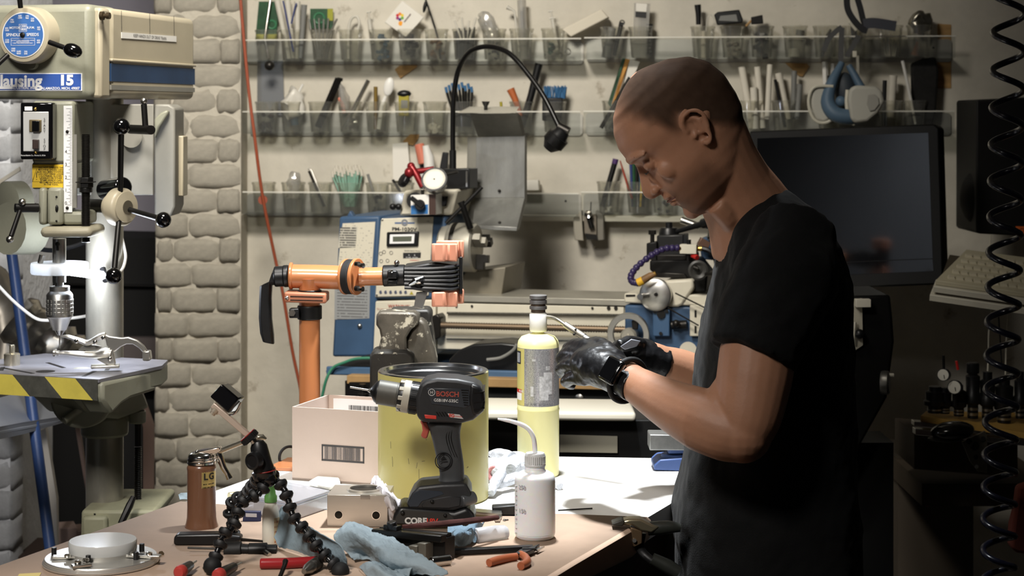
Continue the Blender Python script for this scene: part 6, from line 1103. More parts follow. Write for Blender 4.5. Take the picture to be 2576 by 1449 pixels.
dpz('top_switch', ((1108, 953), (1116, 948), (1130, 949), (1134, 956), (1128, 960)), -.012, .024, mat('dull_red', (140, 52, 48), .4), cd, .002); dpz('switch_bridge', ((1085, 956), (1100, 949), (1150, 953), (1153, 962), (1100, 962)), -.016, .032, GRIP, cd, .003)
cx0, cx1 = P(936, 983, DD), P(1056, 1003, DD); ca_ = (cx1 - cx0).normalized(); u2 = sD
nose = part('gear_collar', MB().lathe([(r * u2, t * u2) for r, t in ((34, 66), (37, 72), (39, 80), (40, 100), (40, 118), (36, 122))], cx0, ca_, 40), BLACK, cd); part('torque_ring', MB().lathe([(38.5 * u2, 78 * u2), (40.8 * u2, 80 * u2), (41 * u2, 96 * u2), (39 * u2, 97 * u2)], cx0, ca_, 40, False), mat('torque_beige', (168, 162, 148), .5), nose)
fa, fb, _ = frame(ca_); mb = MB()
for k in range(10):
    a = 2 * math.pi * k / 10; rr = fa * math.cos(a) + fb * math.sin(a); mb.box(cx0 + ca_ * 74 * u2 + rr * 38 * u2, (12 * u2, 10 * u2, 4 * u2), Matrix((ca_, rr.cross(ca_) * -1, rr)).transposed())
part('ring_teeth', mb, mat('torque_beige', (168, 162, 148), .5), nose, .0006); mb = MB()
for k in range(48):
    a = 2 * math.pi * k / 48; rr = fa * math.cos(a) + fb * math.sin(a)
    if k % 8 < 6: mb.box(cx0 + ca_ * 108 * u2 + rr * 40.3 * u2, (18 * u2, 2.2 * u2, 2 * u2), Matrix((ca_, rr.cross(ca_) * -1, rr)).transposed())
part('collar_ridges', mb, BLACK, nose)
prf = [(10, 0), (14, 3), (24, 8), (28, 14), (31, 15)]
for k in range(22): prf += [(31.6, 17 + k * 2.1), (30.9, 18.1 + k * 2.1)]
prf += [(31, 66)]
ck2 = part('keyless_chuck', MB().lathe([(r * u2, t * u2) for r, t in prf], cx0, ca_, 36), mat('chuck_grey', (84, 82, 76), .5, .3, var=.15, vs=40), cd, angle=70); part('chuck_nose', MB().lathe([(7 * u2, -4 * u2), (12 * u2, -1 * u2), (25.5 * u2, 8 * u2), (29 * u2, 14 * u2), (29 * u2, 15 * u2)], cx0, ca_, 32), BLACK, ck2); part('chuck_jaws', MB().cyl(cx0 - ca_ * 10 * u2, cx0, 4 * u2, 10, 8 * u2), STEEL, ck2); part('drill_bit', MB().cyl(cx0 - ca_ * 56 * u2, cx0, 2.4 * u2, 10), STEEL, ck2)
dpz('trigger', ((1056, 1060), (1078, 1061), (1081, 1082), (1074, 1104), (1066, 1104), (1058, 1098), (1063, 1084), (1061, 1070)), -.009, .018, mat('trigger_red', (158, 74, 60), .45), cd, .003); dpz('direction_switch', ((1067, 1043), (1098, 1046), (1098, 1055), (1070, 1053)), -.032, .064, mat('switch_red', (184, 56, 46), .4), cd, .001)
hr = []
for (xl, xr, y, w_) in ((1062, 1168, 1052, .026), (1078, 1160, 1072, .020), (1084, 1157, 1092, .0185), (1090, 1159, 1115, .0185), (1095, 1163, 1140, .019), (1101, 1167, 1165, .019), (1107, 1168, 1188, .0185), (1106, 1168, 1205, .019), (1092, 1174, 1222, .026), (1076, 1180, 1236, .030)):
    a_, b_ = P(xl, y, DD), P(xr, y, DD); c_ = (a_ + b_) / 2; hw = (b_.x - a_.x) / 2
    hr.append([c_ + V((math.copysign(abs(math.cos(t)) ** .7, math.cos(t)) * hw, math.copysign(abs(math.sin(t)) ** .7, math.sin(t)) * w_, 0)) for t in [2 * math.pi * k / 24 for k in range(24)]])
hg = part('handle', MB().loft(hr), GRIP, cd, sub=1)
part('grip_medallion', MB().torus(P(1116, 1160, DD - .0195), Y_, .0125, .0008, 28, 6).torus(P(1116, 1160, DD - .0195), Y_, .0100, .0005, 28, 6).box(P(1116, 1161, DD - .0198), (.012, .0006, .0008)).prism([P(x, y, DD - .0192) for x, y in ((1108, 1156), (1116, 1146), (1124, 1156))], (0, -.0006, 0)), BLACK, hg)
for k in range(3): part('grip_line', MB().tube([P(1128 + k * 5, 1080, DD - .0185), P(1122 + k * 6, 1100, DD - .0195), P(1128 + k * 6, 1126, DD - .0195), P(1138 + k * 6, 1150, DD - .018)], .0005, 5, 4), OXIDE, hg)
bf = dpz('battery_foot', ((1022, 1268), (1036, 1240), (1052, 1224), (1110, 1218), (1172, 1216), (1184, 1238), (1186, 1262), (1168, 1278), (1140, 1286), (1030, 1281)), -.036, .072, TOOL, cd, .007)
dpz('foot_panel', ((1026, 1268), (1042, 1240), (1056, 1232), (1112, 1236), (1118, 1244), (1062, 1262), (1052, 1276), (1030, 1276)), -.0366, .002, mat('panel_slate', (40, 46, 54), .35), bf, .001, 1); dpz('foot_flap', ((1060, 1270), (1072, 1258), (1130, 1248), (1160, 1250), (1158, 1274), (1130, 1280), (1062, 1278)), -.0372, .003, TOOL, bf, .0015, 1); part('flap_screw', MB().ball(P(1087, 1262, DD - .0375), .003, 10), OXIDE, bf)
part('bit_holder', MB().cyl(P(1160, 1262, DD - .034), P(1194, 1250, DD - .022), .0095, 18), mat('holder_grey', (64, 66, 68), .35), bf, .002)
bt = dpz('battery', ((985, 1321), (990, 1296), (1006, 1275), (1030, 1278), (1142, 1288), (1176, 1276), (1192, 1294), (1198, 1321)), -.038, .076, BLACK, cd, .006); dpz('battery_plate', ((992, 1318), (997, 1298), (1012, 1282), (1128, 1290), (1140, 1300), (1148, 1318)), -.0388, .002, mat('battery_panel', (40, 39, 37), .5), bt, .001, 1)
text('CORE', .0125, P(1046, 1311, DD - .0392), V((1, 0, -.02)), Z_, mat('core_white', (196, 194, 190), .5), bt, bold=.05); text('18V', .0115, P(1086, 1312, DD - .0392), V((1, 0, -.02)), Z_, INKR, bt, bold=.03); part('battery_screw', MB().ball(P(1013, 1291, DD - .039), .0034, 10), OXIDE, bt); part('battery_screw', MB().ball(P(1120, 1297, DD - .039), .0028, 10), OXIDE, bt)
# gas cylinder with torch
GD = 3.161; sg = GD / F; gc = P(1354, 285, GD); gc.z = ZT + .0004
PY = mat('cylinder_yellow', (222, 216, 156), .35, var=.03)
gt = thing('gas_torch', 'pale yellow gas cylinder with silver label and a torch head', 'gas torch', gc)
def zz(py): return P(1354, py, GD).z - gc.z
part('cylinder', MB().lathe([(50 * sg, 0), (52.5 * sg, .003), (52.5 * sg, zz(1032)), (53.4 * sg, zz(1030)), (53.4 * sg, zz(1026)), (52.5 * sg, zz(1024)), (52.5 * sg, zz(866)), (50 * sg, zz(856)), (42 * sg, zz(846)), (24 * sg, zz(840)), (15 * sg, zz(838)), (15 * sg, zz(826))], gc, Z_, 48), PY, gt)
la = part('silver_label', MB().lathe([(52.7 * sg, zz(1016)), (52.7 * sg, zz(872))], gc, Z_, 48, False), pmat('foil_print', (212, 212, 215), (150, 150, 156), 42, 60, .45, .5, .25, .6), gt)
def curv(name, a0, a1, y0, y1, r, m, parent):
    mb = MB(); mb.grid(lambda u, v: gc + V((math.cos(R(a0 + (a1 - a0) * u)), math.sin(R(a0 + (a1 - a0) * u)), 0)) * r * sg + Z_ * (zz(y0) + (zz(y1) - zz(y0)) * v), 8, 1); return part(name, mb, m, parent)
for k_, (a0_, a1_, y0_, y1_) in enumerate(((-88, -62, 1000, 940), (-76, -50, 985, 930), (-70, -58, 925, 915), (-112, -104, 990, 965), (-108, -98, 902, 897))): curv('scuff', a0_, a1_, y0_, y1_, 52.85 + .05 * k_, mat('scuffed_foil', (206, 206, 208), .55, .3, var=.5, vs=140), la)
curv('yellow_strip', -200, -132, 1015, 873, 53.0, mat('label_yellow', (206, 196, 120), .4), la); curv('badge', -172, -146, 912, 880, 53.3, mat('badge_navy', (36, 40, 52), .4), la); curv('badge_inner', -168, -150, 908, 884, 53.5, pmat('badge_print', (200, 204, 210), (80, 90, 110), 1, 12, 1.0, .5), la); curv('red_tag', -175, -142, 984, 975, 53.3, INKR, la); curv('white_tag', -175, -142, 1002, 984, 53.3, INKW, la)
text('PELIGRO', .0055, gc + V((-.0285, -.0225, zz(979.5))) + V((0, -.0002, 0)), V((.62, -.78, 0)), Z_, INKW, la, bold=.02, squash=.6); text('DOT-39 NRC 260/320 M1003', .0062, gc + V((0, -53.5 * sg, zz(1010))), X_, Z_, mat('dim_ink', (70, 70, 78), .5), la, squash=.62)
th_ = part('torch_valve', MB().lathe([(r * sg, zz(y)) for r, y in ((19, 834), (21, 832), (22, 828), (22, 790), (20, 786))], gc, Z_, 28), WHITE, gt); part('valve_neck', MB().lathe([(r * sg, zz(y)) for r, y in ((18, 790), (18, 778), (16, 777), (16, 772), (19, 772), (19, 768))], gc, Z_, 24), mat('valve_bronze', (112, 98, 84), .4, .7), th_)
for y0, y1 in ((778, 769), (764, 754), (752, 742)): part('control_knob', MB().lathe([(20 * sg, zz(y0)), (22 * sg, zz(y0 - 1)), (22 * sg, zz(y1 + 1)), (20 * sg, zz(y1))], gc, Z_, 30), mat('knob_alloy', (160, 158, 158), .35, .8), th_)
part('knob_core', MB().lathe([(18 * sg, zz(770)), (18 * sg, zz(745))], gc, Z_, 20), mat('valve_bronze', (112, 98, 84)), th_)
part('burner_tube', MB().tube([P(x, y, d) for x, y, d in ((1376, 797, GD - .005), (1390, 799, GD - .01), (1405, 806, GD - .02), (1424, 819, GD - .03))], 4.6 * sg, 14, 5), mat('burner_steel', (176, 170, 156), .3, .9), th_); part('mixing_sleeve', MB().tube([P(1421, 816, GD - .028), P(1440, 829, GD - .035), P(1470, 848, GD - .05)], [8 * sg, 9 * sg, 9 * sg], 18), mat('sleeve_steel', (170, 164, 152), .35, .9), th_, .0006); part('burner_tip', MB().tube([P(1466, 846, GD - .048), P(1530, 886, GD - .08)], [8 * sg, 7.5 * sg], 18), ALU, th_)
for x, y in ((1448, 829), (1444, 841)): part('air_hole', MB().ball(P(x, y, GD - .046), .0022, 10), OXIDE, th_)
# wash bottle
WDp = 2.689; sw_ = WDp / F; wc = P(1346, 285, WDp); wc.z = ZT + .0018
WB = mat('wash_bottle_plastic', (240, 240, 242), .4, sub=.7)
wb_ = thing('wash_bottle', 'translucent plastic wash bottle with a bent nozzle', 'bottle', wc)
def wz(py): return P(1346, py, WDp).z - wc.z
part('body', MB().lathe([(r * sw_, wz(y) if y < 1355 else t) for r, y, t in ((0, 1400, 0), (44, 1400, 0), (49, 1400, .003), (51, 1400, .008), (51, 1338, 0), (51, 1210, 0), (50, 1200, 0), (46, 1192, 0), (36, 1186, 0), (28, 1184, 0), (25, 1180, 0), (25, 1171, 0))], wc, Z_, 48), WB, wb_); part('liquid', MB().lathe([(0, .003), (44 * sw_, .003), (50.6 * sw_, .009), (50.6 * sw_, wz(1342)), (0, wz(1342))], wc, Z_, 40), mat('clear_liquid', (240, 241, 244), .2, sub=.7), wb_)
cp_ = part('screw_cap', MB().lathe([(r * sw_, wz(y)) for r, y in ((26.5, 1172), (27, 1168), (25.5, 1166), (25.5, 1144), (23, 1139), (8, 1139))], wc, Z_, 36), mat('cap_milky', (218, 218, 216), .4, trans=.15), wb_); mb = MB()
for k in range(32): a = 2 * math.pi * k / 32; mb.box(wc + V((math.cos(a) * 25.6 * sw_, math.sin(a) * 25.6 * sw_, wz(1155))), (.0012, .0012, 19 * sw_), rot3(z=math.degrees(a)))
part('cap_ribs', mb, mat('cap_milky', (218, 218, 216)), cp_); part('dip_tube', MB().tube([P(1346, 1345, WDp), P(1346, 1140, WDp)], 5 * sw_, 12), mat('tube_milky', (206, 206, 208), .4), wb_)
part('nozzle', MB().tube([P(x, y, WDp - .002) for x, y in ((1346, 1141), (1345, 1120), (1341, 1098), (1330, 1080), (1314, 1069), (1290, 1061), (1272, 1057), (1252, 1054))], [.0034, .0034, .0034, .0034, .0034, .0030, .0026, .0014], 14, 4), WB, wb_)
gm = mat('graduation_grey', (168, 168, 172), .6)
for y, t in ((1218, '250'), (1277, '150')): text(t, .0085, wc + V((math.cos(R(-128)), math.sin(R(-128)), 0)) * 53 * sw_ + Z_ * wz(y), V((.788, -.616, 0)), Z_, gm, wb_, bold=.01)
mb = MB()
for k in range(11): a = R(-155); mb.box(wc + V((math.cos(a) * 51.1 * sw_, math.sin(a) * 51.1 * sw_, wz(1218 + k * 11.8))), (.005 if k % 5 == 0 else .003, .003, .0005))
part('graduation_marks', mb, gm, wb_)
# oil can
OD = 2.761; s_o = OD / F; ocn = P(507, 285, OD); ocn.z = ZT + .0018
oi = thing('oil_can', 'brown pump oil can with a chrome top and trigger', 'oil can', ocn)
def oz(py): return P(507, py, OD).z - ocn.z
part('body', MB().lathe([(r * s_o, oz(y)) for r, y in ((41, 1326), (42, 1325), (42, 1322), (39, 1314), (36.5, 1300), (35.5, 1275), (35.5, 1184), (36.5, 1178), (36.5, 1174), (33, 1168), (31, 1166))], ocn, Z_, 40), mat('oil_can_brown', (108, 74, 54), .28, var=.05, coat=.3), oi)
part('cap', MB().lathe([(r * s_o, oz(y)) for r, y in ((33, 1167), (36, 1165), (36, 1161), (34, 1159), (35.5, 1157), (35.5, 1153), (33.5, 1151), (34, 1148), (32, 1143), (24, 1138), (8, 1135))], ocn, Z_, 36), CHROME, oi)
part('pump_bridge', MB().prism([P(x, y, OD - .008) for x, y in ((486, 1141), (500, 1135), (535, 1128), (552, 1124), (556, 1132), (545, 1140), (520, 1146), (495, 1146))], (0, .016, 0)), CHROME, oi, .0015); part('trigger', MB().tube([P(x, y, OD) for x, y in ((547, 1128), (553, 1150), (562, 1175), (572, 1192), (578, 1204))], [.004, .0055, .0048, .0042, .005], 10, 4, flat=(1, .8)), CHROME, oi); part('spout', MB().tube([P(550, 1136, OD), P(612, 1112, OD - .01), P(655, 1100, OD - .015)], [.0040, .0036, .0034], 12), mat('spout_nickel', (190, 182, 162), .22, .95), oi); part('spout_tip', MB().tube([P(650, 1101, OD - .015), P(660, 1100, OD - .015), P(670, 1105, OD - .015)], [.0052, .005, .002], 12), mat('spout_nickel', (190, 182, 162)), oi); part('bridge_pin', MB().ball(P(495, 1136, OD - .004), .0025, 10), CHROME, oi)
mb = MB(); mb.grid(lambda u, v: ocn + V((math.cos(R(-80 + 80 * u)), math.sin(R(-80 + 80 * u)), 0)) * 35.8 * s_o + Z_ * (oz(1222) + (oz(1181) - oz(1222)) * v), 8, 1); lbl = part('gold_label', mb, pmat('gold_print', (196, 176, 112), (70, 62, 44), 5, 16, .35, .55, .35, .6), oi)
def curt(t, a, y, size): text(t, size, ocn + V((math.cos(R(a)), math.sin(R(a)), 0)) * 36.1 * s_o + Z_ * oz(y), V((-math.sin(R(a)), math.cos(R(a)), 0)), Z_, INK, lbl, bold=.03)
mb = MB(); mb.grid(lambda u, v: ocn + V((math.cos(R(-76 + 74 * u)), math.sin(R(-76 + 74 * u)), 0)) * 35.95 * s_o + Z_ * (oz(1205) + (oz(1184) - oz(1205)) * v), 8, 1); part('gold_band', mb, mat('gold_plain', (196, 176, 112), .35, .6), lbl); curt('L', -64, 1194, .0135); curt('G', -38, 1194, .0135)
# flexible ball-joint tripod with camera
tpd = thing('flexible_tripod', 'black ball-jointed flexible tripod holding a small camera', 'tripod', T(690, 1400))
GB = mat('tripod_black', (15, 15, 16), .22, coat=.3); GR = mat('tripod_rubber', (20, 20, 21), .55)
def leg_(pts, r=.0082, foot=True):
    c = catmull([P(x, y, d) for x, y, d in pts], 10); out = [c[0]]; acc = 0
    for i in range(1, len(c)):
        acc += (c[i] - c[i - 1]).length
        if acc >= .0168: out.append(c[i]); acc = 0
    g = MB(); q = MB()
    for i, p in enumerate(out):
        d = (out[min(i + 1, len(out) - 1)] - out[max(0, i - 1)]).normalized(); g.ball(p, r, 14); q.lathe([(r * .95, -.0042), (r * 1.22, -.003), (r * 1.24, .0005), (r * .98, .0036)], p, d, 18)
        g.lathe([(r * .55, 0), (r * .55, .011)], p, d, 10)
    l_ = part('leg', g, GB, tpd); part('leg_grips', q, GR, l_)
    if foot: part('foot', MB().ball(out[-1] + (out[-1] - out[-2]) * .75, .0125, 18), RUBBER, l_)
leg_([(672, 1200, 2.55), (668, 1218, 2.545), (652, 1240, 2.54), (622, 1256, 2.53), (600, 1272, 2.525), (596, 1310, 2.51), (570, 1335, 2.50), (556, 1365, 2.49), (545, 1395, 2.48), (533, 1425, 2.475)])
leg_([(688, 1200, 2.56), (702, 1210, 2.555), (712, 1232, 2.55), (726, 1258, 2.545), (732, 1290, 2.535), (746, 1312, 2.53), (770, 1338, 2.52), (792, 1368, 2.505), (816, 1395, 2.495), (840, 1420, 2.485), (852, 1430, 2.48)])
leg_([(655, 1205, 2.57), (640, 1216, 2.59), (614, 1250, 2.63), (588, 1258, 2.65), (578, 1290, 2.66), (585, 1310, 2.665), (588, 1338, 2.67), (586, 1350, 2.675)], foot=False)
part('hub', MB().lathe([(.014, 0), (.017, .004), (.017, .012), (.012, .015)], P(668, 1204, 2.555), P(664, 1188, 2.555) - P(668, 1204, 2.555), 24), GB, tpd); part('hub_ball', MB().ball(P(676, 1206, 2.55), .011, 14).ball(P(650, 1206, 2.56), .0105, 14), GB, tpd)
part('red_ring', MB().lathe([(.0152, 0), (.0158, .0008), (.0152, .0016)], P(666, 1186, 2.553), V((-.12, 0, 1)), 28), mat('ring_red', (134, 40, 36), .4), tpd)
hdp = part('ball_head', MB().lathe([(r, t) for r, t in ((.0145, 0), (.0145, .004), (.0135, .008), (.0125, .024), (.0118, .034), (.008, .041), (.003, .043))], P(664, 1183, 2.552), V((-.22, 0, 1)), 28), mat('head_black', (18, 18, 19), .4), tpd); kn_ = part('lock_knob', MB().lathe([(.0125, 0), (.0128, .004), (.0118, .010), (.009, .0105), (.008, .009)], P(645, 1158, 2.54), V((-.5, -.85, 0)), 30), BLACK, hdp)
part('head_stem', MB().cyl(P(650, 1125, 2.55), P(636, 1106, 2.55), .005), STEEL, tpd); ta = (P(600, 1062, 2.55) - P(650, 1118, 2.55)).normalized(); tdisc = part('mount_disc', MB().lathe([(.0115, 0), (.0128, .0012), (.0128, .008), (.0115, .0092)], P(634, 1107, 2.55), ta, 26), BLACK, tpd); mb = MB(); fa, fb, _ = frame(ta)
for k in range(26): a = 2 * math.pi * k / 26; mb.box(P(634, 1107, 2.55) + ta * .0046 + (fa * math.cos(a) + fb * math.sin(a)) * .0128, (.0011, .0011, .0066), Matrix((fa, fb, ta)).transposed())
part('disc_knurl', mb, BLACK, tdisc); part('disc_ring', MB().lathe([(.0124, .0088), (.0128, .0095), (.0118, .0102)], P(634, 1107, 2.55), ta, 26), mat('ring_red', (134, 40, 36)), tdisc)
barv = (P(535, 1018, 2.55) - P(624, 1094, 2.55)).normalized(); fx_ = Matrix((barv, Y_, barv.cross(Y_))).transposed(); part('silver_arm', MB().box((P(535, 1018, 2.55) + P(624, 1094, 2.55)) / 2, ((P(535, 1018, 2.55) - P(624, 1094, 2.55)).length, .008, .0078), fx_), mat('arm_champagne', (206, 188, 172), .35, .5), tpd, .001)
part('thumb_screw', MB().lathe([(.004, 0), (.0062, .001), (.0062, .006), (.0045, .0065), (.0045, .010)], P(546, 1028, 2.55), V((-.66, 0, -.75)), 10), mat('screw_champagne', (190, 178, 160), .35, .7), tpd)
cm = thing('action_camera', 'small black camera with a blank screen on the flexible tripod', 'camera', P(575, 1042, 2.55)); scr = [(557, 966), (601, 1003), (574.5, 1040), (527, 998)]
part('camera_body', MB().prism([P(x, y, 2.542) for x, y in scr], V((.0058, .022, -.0012))), GLOSSB, cm, .002); part('screen', MB().prism([P(x, y, 2.5416) for x, y in ((557, 971), (596, 1003.5), (573, 1034), (532, 998))], V((0, -.0003, 0))), mat('camera_screen', (16, 16, 18), .15), cm); part('silver_edge', MB().tube([P(606, 1012, 2.555), P(596, 1032, 2.555), P(588, 1042, 2.555), P(578, 1044, 2.55)], .0014, 6, 4), CHROME, cm)
# ring fixture in the corner
fc_ = T(254, 1418); fc_.z = ZT + .0018; sf = fc_.y / F
rf = thing('ring_fixture', 'round aluminium fixture plate with a clear lens disc clamped on top', 'fixture', fc_); rad = 144 * sf; PLT = mat('fixture_alloy', (206, 204, 198), .35, .8)
part('base_ring', MB().lathe([(rad * .98, 0), (rad, .001), (rad, .0035), (rad * .985, .0045), (rad * .985, .0055), (rad * .97, .0065), (rad * .97, .0075), (rad * .955, .009), (0, .009)], fc_, Z_, 64), PLT, rf); part('lens_disc', MB().lathe([(.046, 0), (.0465, .002), (.0465, .013), (.0455, .0145), (0, .0145)], fc_ + V((0, .012, .014)), Z_, 56), mat('lens_glass', (216, 217, 215), .12, trans=.35, ior=1.3), rf); part('lens_seat', MB().lathe([(.046, 0), (.046, .005), (0, .005)], fc_ + V((0, .012, .009)), Z_, 48), PLT, rf)
for (x, y) in ((136, 1400), (222, 1420), (342, 1411), (357, 1390)): part('black_post', MB().cyl(T(x, y, .009), T(x, y, .009) + Z_ * .0125, .0036, 14), BLACK, rf, .0006)
for (x, y, a, l) in ((165, 1404, 8, .035), (205, 1426, 25, .026), (365, 1402, -8, .045), (330, 1400, -5, .04)): part('clamp_finger', MB().box(T(x, y, .012) + Z_ * .002, (l, .012, .004), rot3(z=a)), STEEL, rf, .001); 
for (x, y) in ((196, 1418), (216, 1412), (335, 1396), (375, 1397), (170, 1402)): part('clamp_screw', MB().lathe([(.004, 0), (.0046, .001), (.0046, .0035), (.003, .0045)], T(x, y, .0155), Z_, 12), CHROME, rf)
part('plate_slot', MB().tube([T(236, 1431, .0092), T(330, 1419, .0092)], .0014, 6), DARK, rf); part('plate_slot', MB().tube([T(124, 1414, .0092), T(150, 1412, .0092), T(170, 1424, .0092)], .0016, 6, 3), DARK, rf)
part('hex_nut', MB().lathe([(.0022, 0), (.0042, 0), (.0042, .0035), (.0022, .0035)], T(404, 1395, .0018), V((.5, -.7, .5)), 6), mat('nut_brown', (110, 92, 70), .4, .7), loc=T(404, 1395), cat='nut', label='tiny hex nut lying beside the round fixture')
part('yellow_note', MB().prism([T(x, y, .0018) for x, y in ((44, 1452), (48, 1444), (104, 1441), (98, 1452))], Z_ * .0004), mat('note_yellow', (216, 196, 120), .7), loc=T(70, 1448), cat='note', label='scrap of yellow paper at the bottom corner of the bench')
# hand tools on the paper
def on(px, py, h=.0018): return T(px, py, h)
fk = thing('folding_tool', 'black handled folding tool lying behind the tripod legs', 'tool', on(500, 1372)); a, b = on(442, 1372), on(556, 1372); part('handle', MB().prism([P(x, y, a.y) for x, y in ((437, 1352), (444, 1345), (548, 1343), (606, 1350), (606, 1362), (560, 1374), (446, 1374), (436, 1370))], (0, .022, 0)), BLACK, fk, .004); part('pivot_slot', MB().ball(P(477, 1348, a.y + .012), (.006, .002, .0014), 12), OXIDE, fk); part('blade', MB().prism([P(x, y, a.y + .008) for x, y in ((604, 1354), (672, 1361), (672, 1365), (604, 1362))], (0, .003, 0)), DARK, fk)
tc_ = thing('tap_holder', 'black knurled tap holder with a sliding steel bar', 'tap wrench', on(620, 1398)); yb_ = DT(1398) + .012
def bl(x, y, o=0): return P(x, y, yb_ + o)
part('knurled_chuck', MB().cyl(bl(565, 1385), bl(608, 1383), .0118, 24), mat('knurl_dark', (34, 33, 32), .6, .4, var=.4, vs=160), tc_, .001); part('body', MB().cyl(bl(606, 1383), bl(627, 1384), .0085, 20).cyl(bl(626, 1384), bl(672, 1383), .0100, 20).cyl(bl(670, 1383), bl(697, 1384), .0076, 20), OXIDE, tc_, .0008); part('tap_shank', MB().cyl(bl(472, 1378), bl(566, 1381), .0016, 8), DARK, tc_); part('sliding_bar', MB().cyl(bl(648, 1374, .01), bl(678, 1396, -.02), .0032, 12), STEEL, tc_); part('bar_end', MB().cyl(bl(610, 1375, .012), bl(652, 1372, .02), .0028, 10), CHROME, tc_)
for nm, (ax_, ay), (bx_, by), (cx_, cy), lb_ in (('s1', (452, 1434), (478, 1418), (500, 1404), 'red-capped precision screwdriver nearer the round fixture'), ('s2', (548, 1442), (588, 1422), (616, 1404), 'red-capped precision screwdriver between the tripod feet')):
    sd_ = thing('precision_screwdriver', lb_, 'screwdriver', on(ax_, ay + 8), 'precision screwdrivers on the paper'); h_ = .011; p0, p1, p2 = on(ax_, ay + 6, h_), on(bx_, by + 4, h_), on(cx_, cy + 6, h_); d_ = (p1 - p0).normalized()
    part('red_cap', MB().lathe([(.006, -.004), (.0085, -.001), (.0092, .004), (.0088, .008)], p0, d_, 18), mat('cap_red', (168, 56, 50), .45), sd_); part('grip', MB().lathe([(.0086, .007), (.0076, .02), (.0062, (p1 - p0).length), (.0042, (p1 - p0).length + .004)], p0, d_, 12), BLACK, sd_); part('shaft', MB().tube([p1, p1 + d_ * .024], .0015, 8), STEEL, sd_)
tr_ = thing('t_handle_key', 'red T-handle hex key lying on the paper', 'hex key', on(730, 1420)); part('red_handle', MB().tube([on(654, 1418, .009), on(720, 1417, .009), on(800, 1412, .009)], [.0072, .0074, .0070], 14), mat('handle_red', (150, 34, 38), .3), tr_, .002); part('key_shaft', MB().tube([on(718, 1412, .018), on(716, 1422, .016), on(704, 1452, .004)], [.004, .0032, .003], 10), DARK, tr_)
pn2 = thing('pin_vise', 'steel pin vise with a conical nose lying by the tripod foot', 'pin vise', on(770, 1440)); p0, p1 = on(800, 1416, .009), on(742, 1452, .009); d_ = (p1 - p0).normalized(); part('barrel', MB().lathe([(.007, 0), (.0088, .002), (.0088, .024), (.0082, .025)], p0, d_, 20), mat('vise_knurl', (74, 70, 64), .5, .6, var=.4, vs=140), pn2); part('nose', MB().lathe([(.0082, .025), (.0078, .036), (.0035, .05), (.0026, .05)], p0, d_, 20), mat('vise_nose', (140, 136, 128), .3, .9), pn2)
sr = thing('scribe_rule', 'short steel rule standing behind the tripod foot', 'rule', on(518, 1430)); part('rule_blade', MB().prism([on(x, y, h) for x, y, h in ((509, 1428, .002), (523, 1406, .002), (523, 1406, .010), (509, 1428, .010))], V((.003, .001, 0))), STEEL, sr)
# glue bottle with a green cap
gbp = on(681, 1366); sgb = gbp.y / F; gb_ = thing('glue_bottle', 'white dropper bottle with a green cap between the tripod legs', 'bottle', gbp)
def gz(py): return (1366 - py) * sgb
part('body', MB().lathe([(r * sgb, gz(y)) for r, y in ((20, 1366), (21.5, 1364), (21.5, 1295), (19, 1280), (15, 1268), (14, 1262))], gbp, Z_, 28), mat('glue_white', (224, 220, 206), .4), gb_); part('green_cap', MB().lathe([(r * sgb, gz(y)) for r, y in ((16, 1262), (16, 1248), (13, 1244), (10, 1222), (9, 1214), (0, 1212))], gbp, Z_, 24), mat('cap_green', (92, 142, 74), .45), gb_); mb = MB(); mb.grid(lambda u, v: gbp + V((math.cos(R(-60 + 60 * u)), math.sin(R(-60 + 60 * u)), 0)) * 21.8 * sgb + Z_ * (gz(1362) + (gz(1300) - gz(1362)) * v), 5, 1); part('label', mb, pmat('glue_label', (214, 190, 150), (150, 60, 50), 5, 6, .4, .5), gb_)
# clear organiser case
oc2 = thing('organiser_case', 'clear plastic organiser case with a navy latch', 'case', on(690, 1305, .0)); cvx = clear('case_clear', (228, 230, 236), .4, .35, .15)
ob = [T(548, 1294), T(648, 1312), T(745, 1300), T(822, 1282), T(740, 1256), T(590, 1252)]
ob = [T(590, 1290), T(738, 1314), T(830, 1282), T(700, 1254)]
part('case_body', MB().prism([p + Z_ * .0016 for p in ob], Z_ * .024), cvx, oc2, .003); part('case_lid', MB().prism([p + Z_ * .0262 for p in ob], Z_ * .004), cvx, oc2, .001); part('navy_latch', MB().prism([P(x, y, T(630, 1312).y - .006) for x, y in ((612, 1286), (656, 1287), (656, 1315), (610, 1313))], (0, .006, 0)), mat('latch_navy', (34, 40, 72), .4), oc2, .001); part('latch_slot', MB().prism([P(x, y, T(630, 1312).y - .0064) for x, y in ((618, 1291), (646, 1292), (646, 1301), (618, 1300))], (0, -.0005, 0)), cvx, oc2)
for f_ in (.33, .66): part('divider', MB().prism([ob[0].lerp(ob[1], f_) + Z_ * .003, ob[3].lerp(ob[2], f_) + Z_ * .003, ob[3].lerp(ob[2], f_) + Z_ * .023, ob[0].lerp(ob[1], f_) + Z_ * .023], (ob[1] - ob[0]).normalized() * .001), cvx, oc2)
